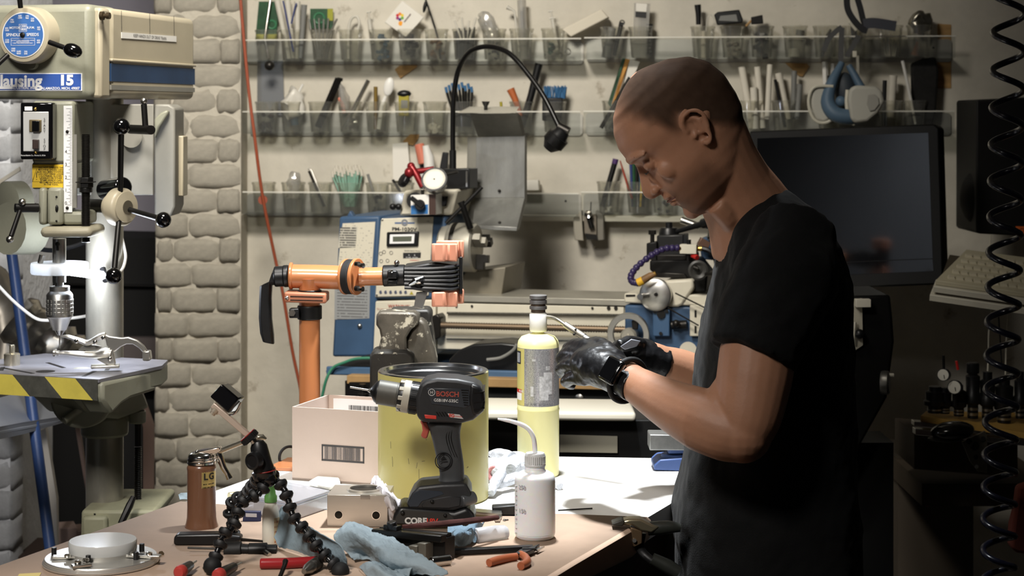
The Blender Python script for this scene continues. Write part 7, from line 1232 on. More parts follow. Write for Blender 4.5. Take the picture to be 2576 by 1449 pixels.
# aluminium block with a bore
ABM = mat('milled_block', (206, 200, 190), .32, .85, var=.06, vs=10, stretch=(.4, 1, 6)); a0, b0 = on(823, 1324, .0018), on(975, 1326, .0018); ab = thing('aluminium_block', 'milled aluminium block with a round bore and two cross holes', 'block', (a0 + b0) / 2); dx = (b0 - a0).normalized(); dy = V((-dx.y, dx.x, 0)); hb_ = .0472; ln = (b0 - a0).length; dpt = .075
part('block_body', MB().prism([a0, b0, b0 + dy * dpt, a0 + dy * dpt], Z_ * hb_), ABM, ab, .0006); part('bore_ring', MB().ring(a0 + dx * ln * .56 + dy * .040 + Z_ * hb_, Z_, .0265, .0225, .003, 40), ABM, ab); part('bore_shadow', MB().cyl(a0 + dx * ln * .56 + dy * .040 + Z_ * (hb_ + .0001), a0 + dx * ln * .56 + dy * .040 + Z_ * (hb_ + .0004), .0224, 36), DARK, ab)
for f_ in (.19, .81): c_ = a0 + dx * ln * f_ + Z_ * .0175; part('cross_hole', MB().lathe([(.0064, 0), (.0052, .0003)], c_ - dy * .0002, -dy, 22), mat('hole_dark', (40, 38, 34), .3, .8), ab); part('hole_chamfer', MB().ring(c_ - dy * .0001, -dy, .0068, .0058, .0005, 22), CHROME, ab)
part('edge_notch', MB().box(a0 + dx * ln * .63 + Z_ * (hb_ - .003) - dy * .0002, (.014, .001, .006), Matrix((dx, dy, Z_)).transposed()), CHROME, ab)
# black toolmakers vise / slide
tv_ = thing('toolmakers_vise', 'black toolmakers vise with grey step blocks under the red rod', 'vise', on(1060, 1405)); p_ = [T(x, y, .0018) for x, y in ((929, 1399), (1105, 1417), (1145, 1405), (965, 1386))]; u_ = (p_[1] - p_[0]).normalized(); w_ = (p_[2] - p_[1]).normalized(); hh = .046
VB = mat('vise_oxide', (22, 21, 20), .35, .3, var=.3, vs=30)
def vb(a, b, c, d, z0, z1, m=VB, nm='vise_body', bev=.001): o = p_[0] + Z_ * 0; q = [o + u_ * a + w_ * c, o + u_ * b + w_ * c, o + u_ * b + w_ * d, o + u_ * a + w_ * d]; return part(nm, MB().prism([x + Z_ * z0 * .8 for x in q], Z_ * (z1 - z0) * .8), m, tv_, bev)
Lx = (p_[1] - p_[0]).length; Wx = (p_[2] - p_[1]).length
vb(0, Lx, .012, Wx, .0, .040); vb(0, Lx, .004, .016, .034, .046, VB, 'top_rail'); vb(0, Lx * .98, Wx - .014, Wx - .004, .040, .046, VB, 'top_rail'); vb(.01, Lx * .7, .018, .026, .040, .044, mat('brass_scale', (168, 150, 104), .4, .6), 'scale_strip'); vb(Lx * .5, Lx * .95, .026, .034, .040, .043, GREYM, 'slide_strip')
for k in range(4): vb(Lx * (.42 + .1 * k), Lx * (.54 + .1 * k), -.014 + .003 * k, .012, .0, .018 + .005 * k, mat('step_grey', (112, 108, 98), .45, .5), 'step_block')
part('lock_screw', MB().cyl(p_[0] + u_ * .025 + w_ * .015 + Z_ * .036, p_[0] + u_ * .025 + w_ * .013 + Z_ * .048, .007, 16).box(p_[0] + u_ * .025 + w_ * .015 + Z_ * .039, (.024, .012, .008), rot3(z=-35)), BLACK, tv_, .001)
part('round_file', MB().tube([T(1012, 1325, .040), T(1070, 1321, .042), T(1130, 1316, .042), T(1200, 1308, .038), T(1252, 1302, .034)], [.0028, .0040, .0046, .0044, .0034], 10, 4).wobble(.0008, 300), mat('felt_maroon', (74, 40, 36), .95, var=.3, vs=90), loc=T(1130, 1316, .04), cat='rod', label='fuzzy maroon rod resting across the black vise')
cal = thing('digital_caliper', 'steel caliper with a black digital head behind the wash bottle', 'caliper', on(1280, 1298)); part('beam', MB().prism([T(x, y, .006) for x, y in ((1180, 1292), (1262, 1300), (1262, 1291), (1180, 1284))], Z_ * .004), STEEL, cal); part('display_head', MB().prism([P(x, y, T(1270, 1300).y) for x, y in ((1237, 1275), (1310, 1271), (1312, 1298), (1240, 1298))], (0, .02, 0)), BLACK, cal, .002); part('key_button', MB().ball(P(1263, 1274, T(1270, 1300).y + .006), (.004, .003, .001), 10), mat('button_mint', (160, 200, 180), .5), cal); part('key_button', MB().ball(P(1285, 1273, T(1270, 1300).y + .006), (.004, .003, .001), 10), INKW, cal); part('caliper_jaw', MB().prism([T(x, y, .003) for x, y in ((1240, 1296), (1264, 1296), (1258, 1312), (1246, 1312))], Z_ * .004), STEEL, cal)
vl = thing('clear_vial', 'frosted clear vial lying on its side beside the wash bottle', 'vial', on(1240, 1366)); v0, v1 = P(1196, 1350, T(1196, 1372).y + .016), P(1284, 1338, T(1284, 1360).y + .016); vd = (v1 - v0).normalized(); VG = mat('vial_frost', (222, 226, 232), .25, trans=.5, ior=1.2); part('vial_tube', MB().lathe([(.004, 0), (.0115, 0), (.0122, .001), (.0122, .036), (.0118, .037), (.0118, .040), (.0112, .048), (.009, .0515), (0, .052)], v0, vd, 28), VG, vl); part('vial_neck', MB().ring(v0 - vd * .0005, -vd, .0082, .0055, .001, 24), VG, vl)
pl = thing('flush_pliers', 'small flush cutters with orange dipped handles on the paper', 'pliers', on(1300, 1410)); OH = mat('dipped_orange', (166, 92, 60), .35); part('handle', MB().tube([on(1230, 1416, .007), on(1252, 1409, .0075), on(1280, 1403, .007), on(1300, 1400, .007)], [.0055, .0058, .0055, .0052], 14, 4), OH, pl); part('handle', MB().tube([on(1310, 1424, .007), on(1326, 1414, .0075), on(1322, 1402, .0075), on(1310, 1394, .007)], [.0056, .0058, .0055, .005], 14, 4), OH, pl); part('jaws', MB().prism([on(x, y, .005) for x, y in ((1296, 1401), (1308, 1392), (1334, 1386), (1358, 1378), (1342, 1392), (1318, 1402))], Z_ * .006), BLACK, pl, .001); part('cutter_tip', MB().prism([on(x, y, .006) for x, y in ((1344, 1384), (1370, 1377), (1352, 1387))], Z_ * .002), STEEL, pl)
fl = thing('flat_file', 'long flat black file lying behind the orange pliers', 'file', on(1240, 1388)); part('file_blade', MB().prism([on(x, y, .004) for x, y in ((1130, 1390), (1340, 1380), (1342, 1385), (1130, 1396))], Z_ * .006), mat('file_black', (26, 26, 28), .4, .5), fl, .0006); part('file_tang', MB().box(on(1330, 1380, .011), (.018, .006, .002), rot3(z=5)), BLACK, fl)
part('steel_pin', MB().cyl(on(1084, 1414, .0085), on(1132, 1408, .0085), .0075, 22), CHROME, loc=on(1110, 1420), bev=.001, cat='pin', label='short polished steel pin between the towel and the vise')
part('pencil_lead', MB().cyl(T(1404, 1284, .0024), T(1490, 1279, .0024), .0012, 8), DARK, loc=T(1450, 1282), cat='rod', label='thin grey rod on the bright bench behind the wash bottle')
part('loose_screw', MB().cyl(on(1270, 1309, .0022), on(1278, 1308, .0022), .0018, 8).ball(on(1269, 1309, .0026), .0025, 8), STEEL, loc=on(1274, 1309), cat='screw', label='tiny screw lying in front of the caliper')
# towels, glove and bag: folded sheets
def cloth(name, rows, m, label, cat='paper towel', nu=64, nv=48, amp=.002, sc=40, th=.0012, stuff=None):
    g = [[T(x, y, h) for x, y, h in r] for r in rows]
    def ev(pts, t):
        n = len(pts) - 1; x = min(t * n, n - 1e-6); i = int(x); f = x - i; a = pts[max(i - 1, 0)]; b = pts[i]; c = pts[i + 1]; d = pts[min(i + 2, n)]
        return .5 * (2 * b + (c - a) * f + (2 * a - 5 * b + 4 * c - d) * f * f + (3 * b - a - 3 * c + d) * f ** 3)
    mb = MB(); mb.grid(lambda u, v: ev([ev(r, u) for r in g], v), nu, nv)
    for i, p in enumerate(mb.v):
        r1 = 1 - 2.2 * abs(noise.noise(p * sc * 1.3)); r2 = 1 - 2.2 * abs(noise.noise(p * sc * 3.1 + V((5, 1, 2))))
        q = p + noise.noise_vector(p * sc) * amp + Z_ * (r1 * amp * .9 + r2 * amp * .35); q.z = max(q.z, ZT + .003); mb.v[i] = q
    return part(name, mb, m, loc=g[0][0], cat=cat, label=label, solid=th, angle=24)
TOW = mat('blue_paper_towel', (142, 157, 165), .9, var=.08, vs=12, bump=.35, bs=160)
tw = cloth('paper_towel', [[(862, 1328, .034), (882, 1316, .042), (930, 1330, .030), (985, 1352, .026)], [(842, 1352, .026), (892, 1342, .042), (952, 1362, .034), (1030, 1382, .036)], [(858, 1378, .016), (915, 1372, .028), (985, 1392, .034), (1082, 1412, .038)], [(880, 1400, .006), (925, 1396, .010), (985, 1418, .024), (1128, 1440, .032)], [(890, 1412, .004), (930, 1410, .004), (990, 1436, .010), (1118, 1452, .028)]], TOW, 'crumpled pale blue paper towel in the middle of the paper', amp=.0022, sc=48)
mb = MB(); rp_ = catmull([T(965, 1392, .018), T(1010, 1416, .018), T(1062, 1440, .019)], 8); rings = []
for i, p in enumerate(rp_):
    d = (rp_[min(i + 1, len(rp_) - 1)] - rp_[max(i - 1, 0)]).normalized(); a_, b_, _ = frame(d); rr = .010 + .006 * i / len(rp_); rings.append([p + (a_ * math.cos(t) * 1.25 + b_ * math.sin(t) * .85) * rr * (1 + .12 * noise.noise(p * 60 + V((t, 0, 0)))) for t in [2 * math.pi * k / 26 for k in range(26)]])
part('rolled_fold', mb.loft(rings, False), TOW, tw, solid=.0012)
cloth('paper_towel', [[(712, 1276, .05), (726, 1290, .052), (745, 1306, .05), (780, 1330, .05)], [(692, 1310, .03), (730, 1330, .034), (780, 1345, .036), (850, 1372, .036)], [(690, 1352, .012), (740, 1368, .016), (800, 1385, .02), (872, 1405, .02)], [(700, 1376, .004), (752, 1392, .004), (806, 1412, .004), (870, 1430, .004)]], mat('blue_towel_shade', (132, 150, 160), .9, var=.1, vs=10, bump=.35, bs=140), 'blue-grey paper towel flap standing behind the tripod leg', amp=.002)
cloth('paper_towel', [[(905, 1428, .004), (930, 1416, .018), (960, 1418, .010), (985, 1430, .012)], [(915, 1442, .004), (950, 1432, .020), (985, 1440, .014), (1030, 1450, .012)], [(940, 1462, .004), (985, 1458, .014), (1030, 1468, .010), (1080, 1475, .004)]], TOW, 'lower fold of blue towel at the frame bottom', amp=.002)
cloth('paper_towel', [[(745, 1246, .012), (775, 1240, .018), (805, 1242, .014), (832, 1250, .006)], [(742, 1258, .004), (775, 1256, .012), (808, 1258, .010), (836, 1262, .004)], [(742, 1264, .003), (778, 1264, .003), (810, 1266, .003), (838, 1266, .003)]], TOW, 'small blue towel wad behind the organiser case', amp=.003)
cloth('paper_towel', [[(448, 1246, .006), (462, 1240, .012), (480, 1238, .014)], [(452, 1258, .003), (466, 1258, .003), (486, 1260, .003)]], TOW, 'torn blue towel corner beside the oil can', nu=16, nv=12, amp=.001)
cloth('paper_towel', [[(1130, 1322, .022), (1165, 1330, .018), (1200, 1318, .022), (1218, 1314, .014)], [(1128, 1352, .016), (1160, 1350, .03), (1190, 1344, .018), (1205, 1334, .006)], [(1130, 1374, .003), (1160, 1376, .004), (1190, 1372, .003), (1200, 1366, .003)]], mat('blue_towel_deep', (104, 126, 142), .9, var=.1, vs=10, bump=.35, bs=140), 'blue towel tucked between the vise and the vial', amp=.004)
PB = mat('milky_bag', (226, 222, 226), .4, trans=.35, ior=1.1)
cloth('plastic_bag', [[(936, 1205, .045), (948, 1200, .05), (956, 1208, .045)], [(938, 1246, .03), (962, 1240, .05), (985, 1240, .04)], [(960, 1292, .012), (990, 1285, .03), (1020, 1275, .02)], [(975, 1318, .003), (1000, 1316, .006), (1018, 1312, .003)]], PB, 'thin milky plastic bag crumpled against the yellow can', 'plastic bag', 30, 30, .004, 60, .0004)
GLV = mat('knit_glove', (214, 218, 226), .95, var=.12, vs=60, bump=.8, bs=190)
gv = thing('knit_glove', 'white knitted glove lying crumpled behind the wash bottle', 'glove', T(1270, 1235)); part('palm', MB().ball(T(1262, 1180, .02), (.026, .035, .018), 20, rot3(z=25)).ball(T(1298, 1168, .025), (.03, .03, .022), 18), GLV, gv, remesh=.004, smooth=3)
for i, pts in enumerate((((1285, 1180, .03), (1300, 1165, .03), (1318, 1160, .02)), ((1262, 1190, .03), (1245, 1215, .02), (1236, 1242, .008)), ((1300, 1200, .02), (1262, 1215, .016), (1242, 1222, .01)), ((1290, 1150, .04), (1260, 1140, .03), (1236, 1142, .02)), ((1390, 1216, .008), (1402, 1218, .008), (1410, 1224, .006)))): part('finger', MB().tube([T(x, y, h) for x, y, h in pts], [.009, .0085, .006], 12, 4).wobble(.002, 90), GLV, gv)
part('cuff', MB().torus(T(1244, 1192, .016), V((-.4, -1, .2)), .010, .004, 20, 8), mat('cuff_pink', (190, 130, 128), .9, bump=.6, bs=200), gv)
# small white bits beside the box
wl_ = thing('white_plastic_lid', 'flat white plastic lid on the bench in front of the cardboard box', 'lid', T(815, 1222)); part('lid_plate', MB().prism([T(x, y, .002) for x, y in ((776, 1222), (800, 1208), (852, 1210), (856, 1222), (830, 1234))], Z_ * .008), WHITE, wl_, .002); part('lid_rim', MB().prism([T(x, y, .010) for x, y in ((788, 1220), (806, 1212), (842, 1214), (844, 1220), (828, 1227))], Z_ * .002), WHITE, wl_, .001)
part('black_standoff', MB().cyl(T(765, 1240, .002), T(765, 1240, .002) + Z_ * .010, .0035, 14), BLACK, loc=T(765, 1240), cat='standoff', label='tiny black standoff upright in front of the white lid')
part('brass_insert', MB().cyl(T(576, 1248, .007), T(606, 1244, .007), .006, 18), mat('pale_brass', (206, 198, 160), .3, .6), loc=T(590, 1250), cat='insert', label='pale brass tube lying right of the oil can')
sp_ = thing('spring_clamp', 'spring clamp gripping the paper-covered corner of the bench', 'clamp', T(1585, 1330)); cy_ = T(1585, 1330).y; SCM = mat('clamp_nickel', (168, 158, 132), .3, .8); 
part('upper_arm', MB().prism([P(x, y, cy_ - .012) for x, y in ((1562, 1312), (1582, 1306), (1612, 1306), (1640, 1320), (1660, 1326), (1640, 1342), (1612, 1336), (1590, 1322), (1566, 1322))], (0, .024, 0)), SCM, sp_, .003); part('jaw_tip', MB().prism([P(x, y, cy_ - .014) for x, y in ((1540, 1318), (1566, 1308), (1572, 1312), (1566, 1324), (1540, 1322))], (0, .028, 0)), mat('tip_dark', (50, 48, 42), .5), sp_, .002); part('grip', MB().tube([P(1630, 1330, cy_), P(1660, 1328, cy_), P(1690, 1326, cy_), P(1712, 1328, cy_)], [.010, .0105, .009, .006], 14, 4), mat('vinyl_grip', (44, 46, 42), .35), sp_)
part('lower_arm', MB().tube([P(1612, 1340, cy_), P(1610, 1380, cy_), P(1640, 1410, cy_ - .01), P(1676, 1432, cy_ - .015)], [.008, .007, .006, .006], 10, 4, flat=(1, .6)), mat('clamp_dark', (40, 40, 40), .35, .6), sp_); part('lower_grip', MB().tube([P(1640, 1405, cy_ - .01), P(1680, 1425, cy_ - .012), P(1708, 1442, cy_ - .015)], [.009, .011, .010], 12, 4), mat('vinyl_grip', (44, 46, 42)), sp_); part('spring', MB().torus(P(1602, 1350, cy_), Y_, .008, .002, 18, 6).cyl(P(1596, 1360, cy_ - .013), P(1596, 1360, cy_ + .013), .003), STEEL, sp_); part('clamp_jaw_lower', MB().prism([P(x, y, cy_ - .01) for x, y in ((1586, 1326), (1616, 1336), (1616, 1368), (1596, 1378), (1588, 1374))], (0, .02, 0)), mat('clamp_brown', (104, 84, 62), .4, .4), sp_, .002)
# blue vise at the far end
VBL = mat('vise_blue', (72, 96, 150), .45, var=.15, vs=14); bvz = thing('blue_vise', 'small blue vise with grey jaws at the far bench end beside the man', 'vise', T(1690, 1186)); vd2 = DT(1186)
part('vise_base', MB().prism([P(x, y, vd2) for x, y in ((1645, 1170), (1660, 1156), (1740, 1150), (1740, 1186), (1645, 1183))], (0, .07, 0)), VBL, bvz, .003); part('swivel_ring', MB().cyl(P(1700, 1158, vd2 + .03), P(1700, 1140, vd2 + .03), .026, 30), VBL, bvz, .003); part('vise_neck', MB().prism([P(x, y, vd2 + .01) for x, y in ((1680, 1142), (1694, 1115), (1740, 1110), (1740, 1142))], (0, .05, 0)), VBL, bvz, .003); part('vise_jaws', MB().prism([P(x, y, vd2) for x, y in ((1634, 1093), (1740, 1095), (1740, 1134), (1634, 1133))], (0, .05, 0)), mat('jaw_alloy', (140, 140, 138), .4, .7, var=.2, vs=60), bvz, .002)
# ================================================================ the man
SKIN = mat('skin', (160, 116, 90), .52, var=.10, vs=18, bump=.06, bs=260, sub=.12, spec=.45)
HAIR = mat('cropped_hair', (66, 51, 40), .85, var=.3, vs=70, spec=.12)
TEE = mat('black_cotton', (11, 11, 11), .9, var=.2, vs=120, bump=.2, bs=500, spec=.25, sheen=.03)
NIT = mat('black_nitrile', (17, 17, 19), .36, bump=.25, bs=70)
PANT = mat('dark_trousers', (15, 15, 17), .9)
man = thing('person', 'person in a black T-shirt and black gloves bending over the torch', 'person', V((.42, 2.87, 0)))
HO = P(1738, 338, 2.82); hu = V((-.707, 0, -.707)); hv = V((-.707, 0, .707))
def hp(u, v, w_=0): return HO + hu * (u * .01) + hv * (v * .01) - Y_ * (w_ * .01)
def itp(tab, x):
    for i in range(len(tab) - 1):
        a, b = tab[i], tab[i + 1]
        if a[0] <= x <= b[0]: t = (x - a[0]) / (b[0] - a[0]); t = t * t * (3 - 2 * t) * .35 + t * .65; return a[1] + (b[1] - a[1]) * t
    return tab[0][1] if x < tab[0][0] else tab[-1][1]
UF = [(-10.2, 6.6), (-9.6, 8.0), (-8.4, 8.9), (-7.2, 8.8), (-6, 9.1), (-4.8, 9.0), (-3.6, 9.2), (-2.4, 9.2), (-1, 9.0), (.5, 8.8), (2, 8.8), (3.2, 9.5), (4.2, 9.7), (6, 9.5), (8, 8.6), (10, 6.9), (11.3, 4.8), (12.2, 2.4), (12.7, .2)]
UB = [(-10.2, -1.5), (-8, -3.5), (-6, -5.4), (-4, -7.2), (-2, -8.6), (0, -9.3), (3, -9.9), (6, -9.6), (8.5, -8.2), (10.5, -5.8), (12, -2.8), (12.7, -.8)]
HW = [(-10.2, 2.8), (-9, 4.0), (-8, 4.9), (-6, 5.8), (-4, 6.3), (-2, 6.7), (0, 6.9), (2, 7.2), (4, 7.5), (6, 7.6), (8, 7.1), (10, 5.7), (11.5, 3.7), (12.3, 2.1), (12.7, .6)]
def hring(v, grow=0.0, n=40):
    uf, ub, hw = itp(UF, v) + grow, itp(UB, v) - grow, itp(HW, v) + grow; c = (uf + ub) / 2 - .2; o = []
    for k in range(n):
        t = 2 * math.pi * k / n; ct, st = math.cos(t), math.sin(t)
        u = c + ((uf - c) if ct > 0 else (c - ub)) * math.copysign(abs(ct) ** .92, ct); w_ = hw * math.copysign(abs(st) ** .86, st) * (1 - .10 * max(0, ct) ** 2)
        if ct > .5 and abs(w_) > 1.2: u -= .9 * math.exp(-((v - 1.5) / 1.1) ** 2) * math.exp(-((abs(w_) - 3.0) / 1.6) ** 2)
        if ct > .3 and v < -1: u -= .5 * math.exp(-((v + 4.5) / 2.0) ** 2) * math.exp(-((abs(w_) - 4.5) / 1.5) ** 2)
        o.append(hp(u, v, w_))
    return o
vsl = [-10.2 + 22.9 * k / 54 for k in range(55)]
bm_ = MB(); bm_.loft([hring(v) for v in vsl])
bm_.tube([hp(8.9, 2.4), hp(9.6, .7), hp(10.7, -1.3), hp(10.75, -2.1), hp(9.6, -2.7)], [.0050, .0064, .0088, .0092, .0060], 14, 4)
bm_.tube([hp(8.4, 2.0), hp(8.9, .4), hp(9.5, -1.2), hp(9.4, -2.2)], [.007, .0095, .0125, .0115], 14, 3)
for s in (-1, 1):
    bm_.ball(hp(10.0, -2.1, 1.35 * s), (.0075, .006, .0075), 12); bm_.ball(hp(7.75, 1.45, 3.1 * s), .0112, 16); bm_.ball(hp(6.3, -.9, 4.5 * s), (.018, .010, .016), 16)
    bm_.tube([hp(9.5, 3.5, .8 * s), hp(9.35, 3.9, 2.4 * s), hp(8.5, 3.8, 4.4 * s), hp(7.3, 3.2, 5.6 * s)], [.005, .0056, .005, .003], 10, 3)
    # ear
    e = lambda u, v, w_: hp(u * .82 - .5, v * .80 + .2, (7.0 + (w_ - 7.2) * .75) * s)
    bm_.tube([e(1.1, .9, 7.4), e(1.2, 2.3, 7.7), e(.4, 3.5, 8.1), e(-1.1, 3.9, 8.6), e(-2.4, 3.2, 8.9), e(-2.9, 1.7, 8.9), e(-2.5, 0, 8.6), e(-1.6, -1.4, 8.2), e(-.8, -2.7, 7.9), e(.1, -2.9, 7.6), e(.5, -2.0, 7.3)], [.0026, .0034, .0037, .0038, .0038, .0036, .0034, .0034, .0042, .004, .003], 10, 4)
    bm_.tube([e(.0, 2.6, 7.4), e(-1.2, 2.5, 7.8), e(-1.7, 1.2, 8.0), e(-1.2, -.2, 7.8), e(-.4, -1.1, 7.5)], [.0025, .0032, .0034, .0034, .0028], 8, 3)
    bm_.ball(e(-1.5, 1.2, 7.0), (.013, .004, .022), 14, rot3(y=45)); bm_.ball(e(.7, -.3, 7.5), (.004, .004, .006), 10)
bm_.ball(hp(9.2, -4.1), (.008, .020, .006), 14, rot3(y=-45)); bm_.ball(hp(9.1, -5.5), (.008, .018, .006), 14, rot3(y=-45)); bm_.ball(hp(8.1, -8.3), (.014, .018, .014), 14)
def tubeD(mb, pts, n=4, seg=22, flat=None): mb.tube([P(x, y, d) for x, y, d, r in pts], [r for *_, r in pts], seg, 0, flat=flat) if n == 0 else mb.tube(catmull([P(x, y, d) for x, y, d, r in pts], n), lerpl([r for *_, r in pts], (len(pts) - 1) * n + 1), seg, 0, flat=flat)
tubeD(bm_, [(1785, 330, 2.82, .056), (1812, 400, 2.83, .057), (1844, 465, 2.845, .061), (1882, 530, 2.86, .069), (1912, 590, 2.87, .083)])
bm_.tube([P(1800, 512, 2.80), P(1832, 545, 2.81), P(1862, 590, 2.84)], [.018, .019, .016], 12, 3)
SH = [(1893, 1978, 476, .045), (1862, 2008, 500, .085), (1842, 2050, 530, .125), (1826, 2078, 565, .160), (1812, 2104, 620, .19), (1797, 2128, 700, .195), (1764, 2138, 850, .185), (1742, 2146, 1000, .175), (1719, 2150, 1150, .168), (1694, 2154, 1300, .175), (1700, 2160, 1449, .18), (1712, 2160, 1560, .18)]
def trings(g, n=36):
    o = []
    for xl, xr, y, hw in SH:
        a, b = P(xl, y, 2.87), P(xr, y, 2.87); c = (a + b) / 2; h = (b.x - a.x) / 2
        o.append([c + V((math.copysign(abs(math.cos(t)) ** .85, math.cos(t)) * h * g, math.copysign(abs(math.sin(t)) ** .85, math.sin(t)) * hw * g, 0)) for t in [2 * math.pi * k / n for k in range(n)]])
    return o
bm_.loft([r for r in trings(.80)])
ARM = [(1985, 640, 2.75, .045), (1955, 720, 2.69, .058), (1915, 850, 2.66, .056), (1896, 960, 2.64, .054), (1884, 1040, 2.626, .048), (1872, 1085, 2.622, .042)]
tubeD(bm_, ARM); bm_.ball(P(1868, 1090, 2.622), .0425, 20); FOR = [(1868, 1092, 2.622, .041), (1830, 1082, 2.632, .045), (1772, 1058, 2.655, .0465), (1710, 1030, 2.695, .040), (1650, 998, 2.74, .033), (1600, 968, 2.785, .0275), (1560, 945, 2.82, .028)]
tubeD(bm_, FOR); tubeD(bm_, [(1878, 990, 2.65, .05), (1830, 1030, 2.645, .04), (1800, 1060, 2.645, .04)])
tubeD(bm_, [(2000, 600, 3.03, .060), (1960, 800, 3.08, .056), (1900, 990, 3.10, .048), (1860, 1030, 3.10, .042)]); tubeD(bm_, [(1865, 1030, 3.10, .040), (1790, 980, 3.09, .042), (1720, 935, 3.07, .036), (1665, 912, 3.05, .028), (1630, 900, 3.04, .028)])
for dy in (-.10, .10):
    hip = P(1930, 1540, 2.87 + dy); bm_.tube([hip, V((hip.x - .01, hip.y, .45)), V((hip.x + .01, hip.y, .10))], [.085, .055, .042], 18, 4)
part('body', bm_, SKIN, man, remesh=.0028, smooth=4, label='bare skin of head, neck and forearms')
# cropped hair: thin shell over the scalp
def hl(u): return itp([(-12, -5.5), (-7, -5.5), (-4.5, -3.2), (-2.5, -.8), (-.5, 3.2), (1.0, 1.0), (2.4, 1.2), (3.2, 4.5), (5, 7.4), (7, 8.6), (12, 9.4)], u)
hm = MB(); n = 40; rg = [hring(v, .16) for v in vsl]; idx = {}
def uo(p): q = p - HO; return q.dot(hu) * 100, q.dot(hv) * 100
vs2 = [p for r in rg for p in r]; fs = []
for i in range(len(rg) - 1):
    for j in range(n):
        q = (i * n + j, i * n + (j + 1) % n, (i + 1) * n + (j + 1) % n, (i + 1) * n + j); c = sum((vs2[k] for k in q), V((0, 0, 0))) / 4; u, v = uo(c)
        if v > hl(u): fs.append(q)
fs.append(tuple((len(rg) - 1) * n + k for k in range(n)))
used = sorted({k for f in fs for k in f}); rem = {k: i for i, k in enumerate(used)}
hm.add([vs2[k] for k in used], [tuple(rem[k] for k in f) for f in fs]); ho = part('hair', hm, HAIR, man, sub=1, angle=80); at_ = ho.data.attributes.new('hair_fill', 'FLOAT', 'POINT')
for i, k in enumerate(used):
    u, v = uo(vs2[k]); at_.data[i].value = max(0, min(1, (v - hl(u)) / (3.4 if u > 1 else 3.0))) * (1 - .62 * max(0, min(1, (u + 1) / 7)))  # sparser towards the forehead, thinned further to paint in the lighter sheen there
nt = HAIR.node_tree; an = nt.nodes.new('ShaderNodeAttribute'); an.attribute_name = 'hair_fill'; nz = nt.nodes.new('ShaderNodeTexNoise'); nz.inputs['Scale'].default_value = 900; nz.inputs['Detail'].default_value = 2
ma = nt.nodes.new('ShaderNodeMath'); ma.operation = 'MULTIPLY_ADD'; nt.links.new(an.outputs['Fac'], ma.inputs[0]); ma.inputs[1].default_value = 1.15; nt.links.new(nz.outputs['Fac'], ma.inputs[2])
mc = nt.nodes.new('ShaderNodeMapRange'); mc.inputs['From Min'].default_value = .55; mc.inputs['From Max'].default_value = 1.35; mc.inputs['To Max'].default_value = .8; nt.links.new(ma.outputs[0], mc.inputs['Value']); nt.links.new(mc.outputs[0], nt.nodes['Principled BSDF'].inputs['Alpha'])
bf_ = []; rg2 = [p for v in vsl for p in hring(v, .06)]
for i in range(len(vsl) - 1):
    for j in range(n):
        q = (i * n + j, i * n + (j + 1) % n, (i + 1) * n + (j + 1) % n, (i + 1) * n + j); u, v = uo(sum((rg2[k] for k in q), V((0, 0, 0))) / 4)
        if u > .5 and v < -2.6 and not (u > 8.6 and -6.2 < v < -3.2): bf_.append(q)
us2 = sorted({k for f in bf_ for k in f}); rem = {k: i for i, k in enumerate(us2)}; sb = part('stubble', MB().add([rg2[k] for k in us2], [tuple(rem[k] for k in f) for f in bf_]), HAIR, man, sub=1, angle=80); at_ = sb.data.attributes.new('hair_fill', 'FLOAT', 'POINT')
for i, k in enumerate(us2):
    u, v = uo(rg2[k]); at_.data[i].value = .34 * max(0, min(1, (-2.4 - v) / 2.5)) * max(0, min(1, (u - .3) / 2))
for s in (1, -1): part('eyebrow', MB().tube([hp(9.75, 3.6, 1.2 * s), hp(9.55, 4.0, 2.6 * s), hp(8.7, 3.9, 4.7 * s)], [.0012, .0018, .0008], 8, 3), mat('brow_hair', (70, 50, 40), .7), man)
for s in (1, -1):
    part('eyelashes', MB().tube([hp(9.25, .95, 2.2 * s), hp(9.2, .75, 3.2 * s), hp(8.75, .85, 4.1 * s)], [.0006, .0011, .0005], 6, 3), OXIDE, man)
part('lip_line', MB().tube([hp(8.6, -4.85, 2.6), hp(9.7, -4.8, 1.0), hp(9.9, -4.8, 0), hp(9.7, -4.8, -1.0)], .0011, 6, 3), mat('lip_dark', (96, 58, 50), .6), man)
# shirt
sm = MB(); sm.loft(trings(1.0))
tubeD(sm, [(2005, 575, 2.745, .062), (1975, 690, 2.695, .075), (1930, 800, 2.665, .073), (1893, 898, 2.645, .066)], seg=26)
tubeD(sm, [(2005, 575, 3.01, .062), (1985, 690, 3.06, .074), (1960, 800, 3.08, .072), (1930, 890, 3.09, .066)], seg=26)
def soft(o, strength, scale, mid=.5):
    t = bpy.data.textures.new('folds', 'CLOUDS'); t.noise_scale = scale; t.noise_depth = 3; d = o.modifiers.new('folds', 'DISPLACE'); d.texture = t; d.strength = strength; d.mid_level = mid; d.texture_coords = 'LOCAL'
sh = part('t_shirt', sm, TEE, man, remesh=.0055, smooth=8); soft(sh, .016, .07)
pm = MB()
for dy in (-.10, .10):
    hip = P(1930, 1490, 2.87 + dy); pm.tube([hip, V((hip.x - .01, hip.y, .45)), V((hip.x + .01, hip.y, .06))], [.115, .085, .075], 18, 4)
pm.loft(trings(.93)[-3:]); part('trousers', pm, PANT, man, remesh=.01, smooth=4)
for dy in (-.10, .10):
    hip = P(1930, 1490, 2.87 + dy); part('shoe', MB().ball((hip.x - .05, hip.y, .05), (.14, .048, .05), 20).box((hip.x - .05, hip.y, .012), (.26, .085, .024)), BLACK, man, remesh=.008, smooth=3)
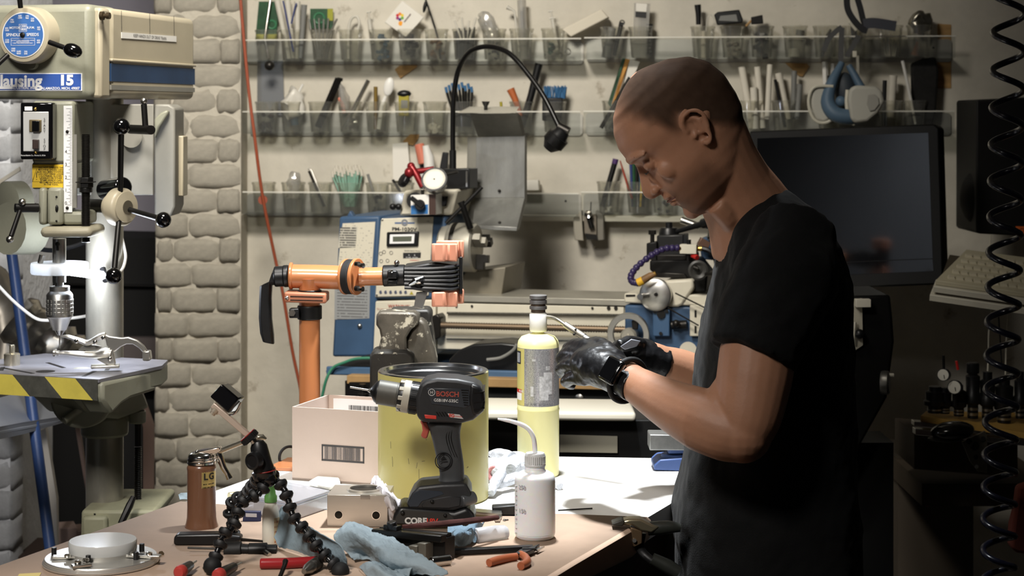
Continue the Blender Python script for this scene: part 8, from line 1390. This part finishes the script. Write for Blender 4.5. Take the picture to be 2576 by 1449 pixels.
# gloves
g = MB(); tubeD(g, [(1606, 974, 2.78, .0325), (1580, 958, 2.80, .031), (1545, 938, 2.83, .036), (1508, 920, 2.86, .040), (1478, 912, 2.88, .034), (1462, 910, 2.89, .026)], flat=(1, .82))
FI = [[(1498, 884, 2.87, .0125), (1456, 868, 2.92, .0118), (1428, 880, 2.955, .0108), (1440, 902, 2.985, .0095)], [(1482, 902, 2.87, .0125), (1438, 889, 2.92, .012), (1414, 903, 2.955, .011), (1430, 922, 2.98, .0095)], [(1474, 926, 2.86, .0122), (1430, 918, 2.905, .0115), (1412, 931, 2.94, .0105), (1430, 944, 2.965, .009)], [(1478, 954, 2.85, .0115), (1440, 952, 2.885, .0105), (1424, 960, 2.91, .0095), (1440, 968, 2.93, .0085)], [(1552, 905, 2.84, .015), (1522, 876, 2.875, .0135), (1490, 866, 2.92, .0125), (1466, 882, 2.955, .0105)]]
for f in FI: tubeD(g, f, 4, 14)
gl_ = part('glove', g, NIT, man, remesh=.0028, smooth=3, label='black nitrile glove on the hand nearer the camera'); soft(gl_, .005, .02)
g = MB(); tubeD(g, [(1668, 914, 3.05, .032), (1650, 908, 3.045, .031), (1620, 900, 3.04, .036), (1592, 892, 3.03, .034), (1576, 888, 3.025, .026)], flat=(1, .85))
for f in [[(1592, 874, 3.02, .012), (1562, 868, 3.00, .0115), (1542, 882, 2.985, .0095)], [(1582, 888, 3.02, .012), (1552, 884, 2.995, .011), (1536, 896, 2.98, .0092)], [(1580, 904, 3.02, .012), (1552, 902, 2.995, .011), (1540, 912, 2.98, .009)], [(1586, 922, 3.02, .011), (1562, 922, 3.0, .010), (1550, 930, 2.985, .0085)], [(1612, 872, 3.02, .014), (1586, 862, 2.995, .0125), (1556, 872, 2.975, .0105)]]: tubeD(g, f, 4, 14)
gl2 = part('glove', g, NIT, man, remesh=.0028, smooth=3, label='black nitrile glove on the far hand'); soft(gl2, .005, .02)
wt = thing('wrist_watch', 'black square smartwatch worn on the wrist nearer the camera', 'watch', P(1575, 965, 2.77)); wd_ = (P(1600, 970, 2.785) - P(1545, 938, 2.83)).normalized(); wa, wb2, _ = frame(wd_)
part('band', MB().torus(P(1578, 957, 2.802), wd_, .0335, .0045, 32, 10), RUBBER, wt); nrm = (V((-.35, -1, .35)) - wd_ * V((-.35, -1, .35)).dot(wd_)).normalized(); sx = nrm.cross(wd_).normalized(); fm_ = Matrix((wd_, sx, nrm)).transposed()
part('watch_case', MB().box(P(1578, 957, 2.802) + nrm * .038, (.036, .040, .010), fm_), GLOSSB, wt, .004); part('watch_glass', MB().box(P(1578, 957, 2.802) + nrm * .0434, (.030, .033, .001), fm_), mat('watch_glass', (8, 8, 9), .06), wt, .0005)
wk = thing('metal_workpiece', 'small silver strip held between the gloved hands at the torch tip', 'workpiece', P(1540, 890, 2.975)); part('strip', MB().tube([P(1438, 900, 2.985), P(1500, 885, 2.985), P(1560, 876, 2.98), P(1600, 862, 2.97)], [.002, .003, .003, .002], 8, 3), STEEL, wk); part('foil_end', MB().prism([P(x, y, 2.965) for x, y in ((1560, 872), (1588, 853), (1612, 858), (1602, 872), (1572, 880))], (0, .003, 0)), mat('foil_end', (150, 154, 164), .4, .6), wk, .001)
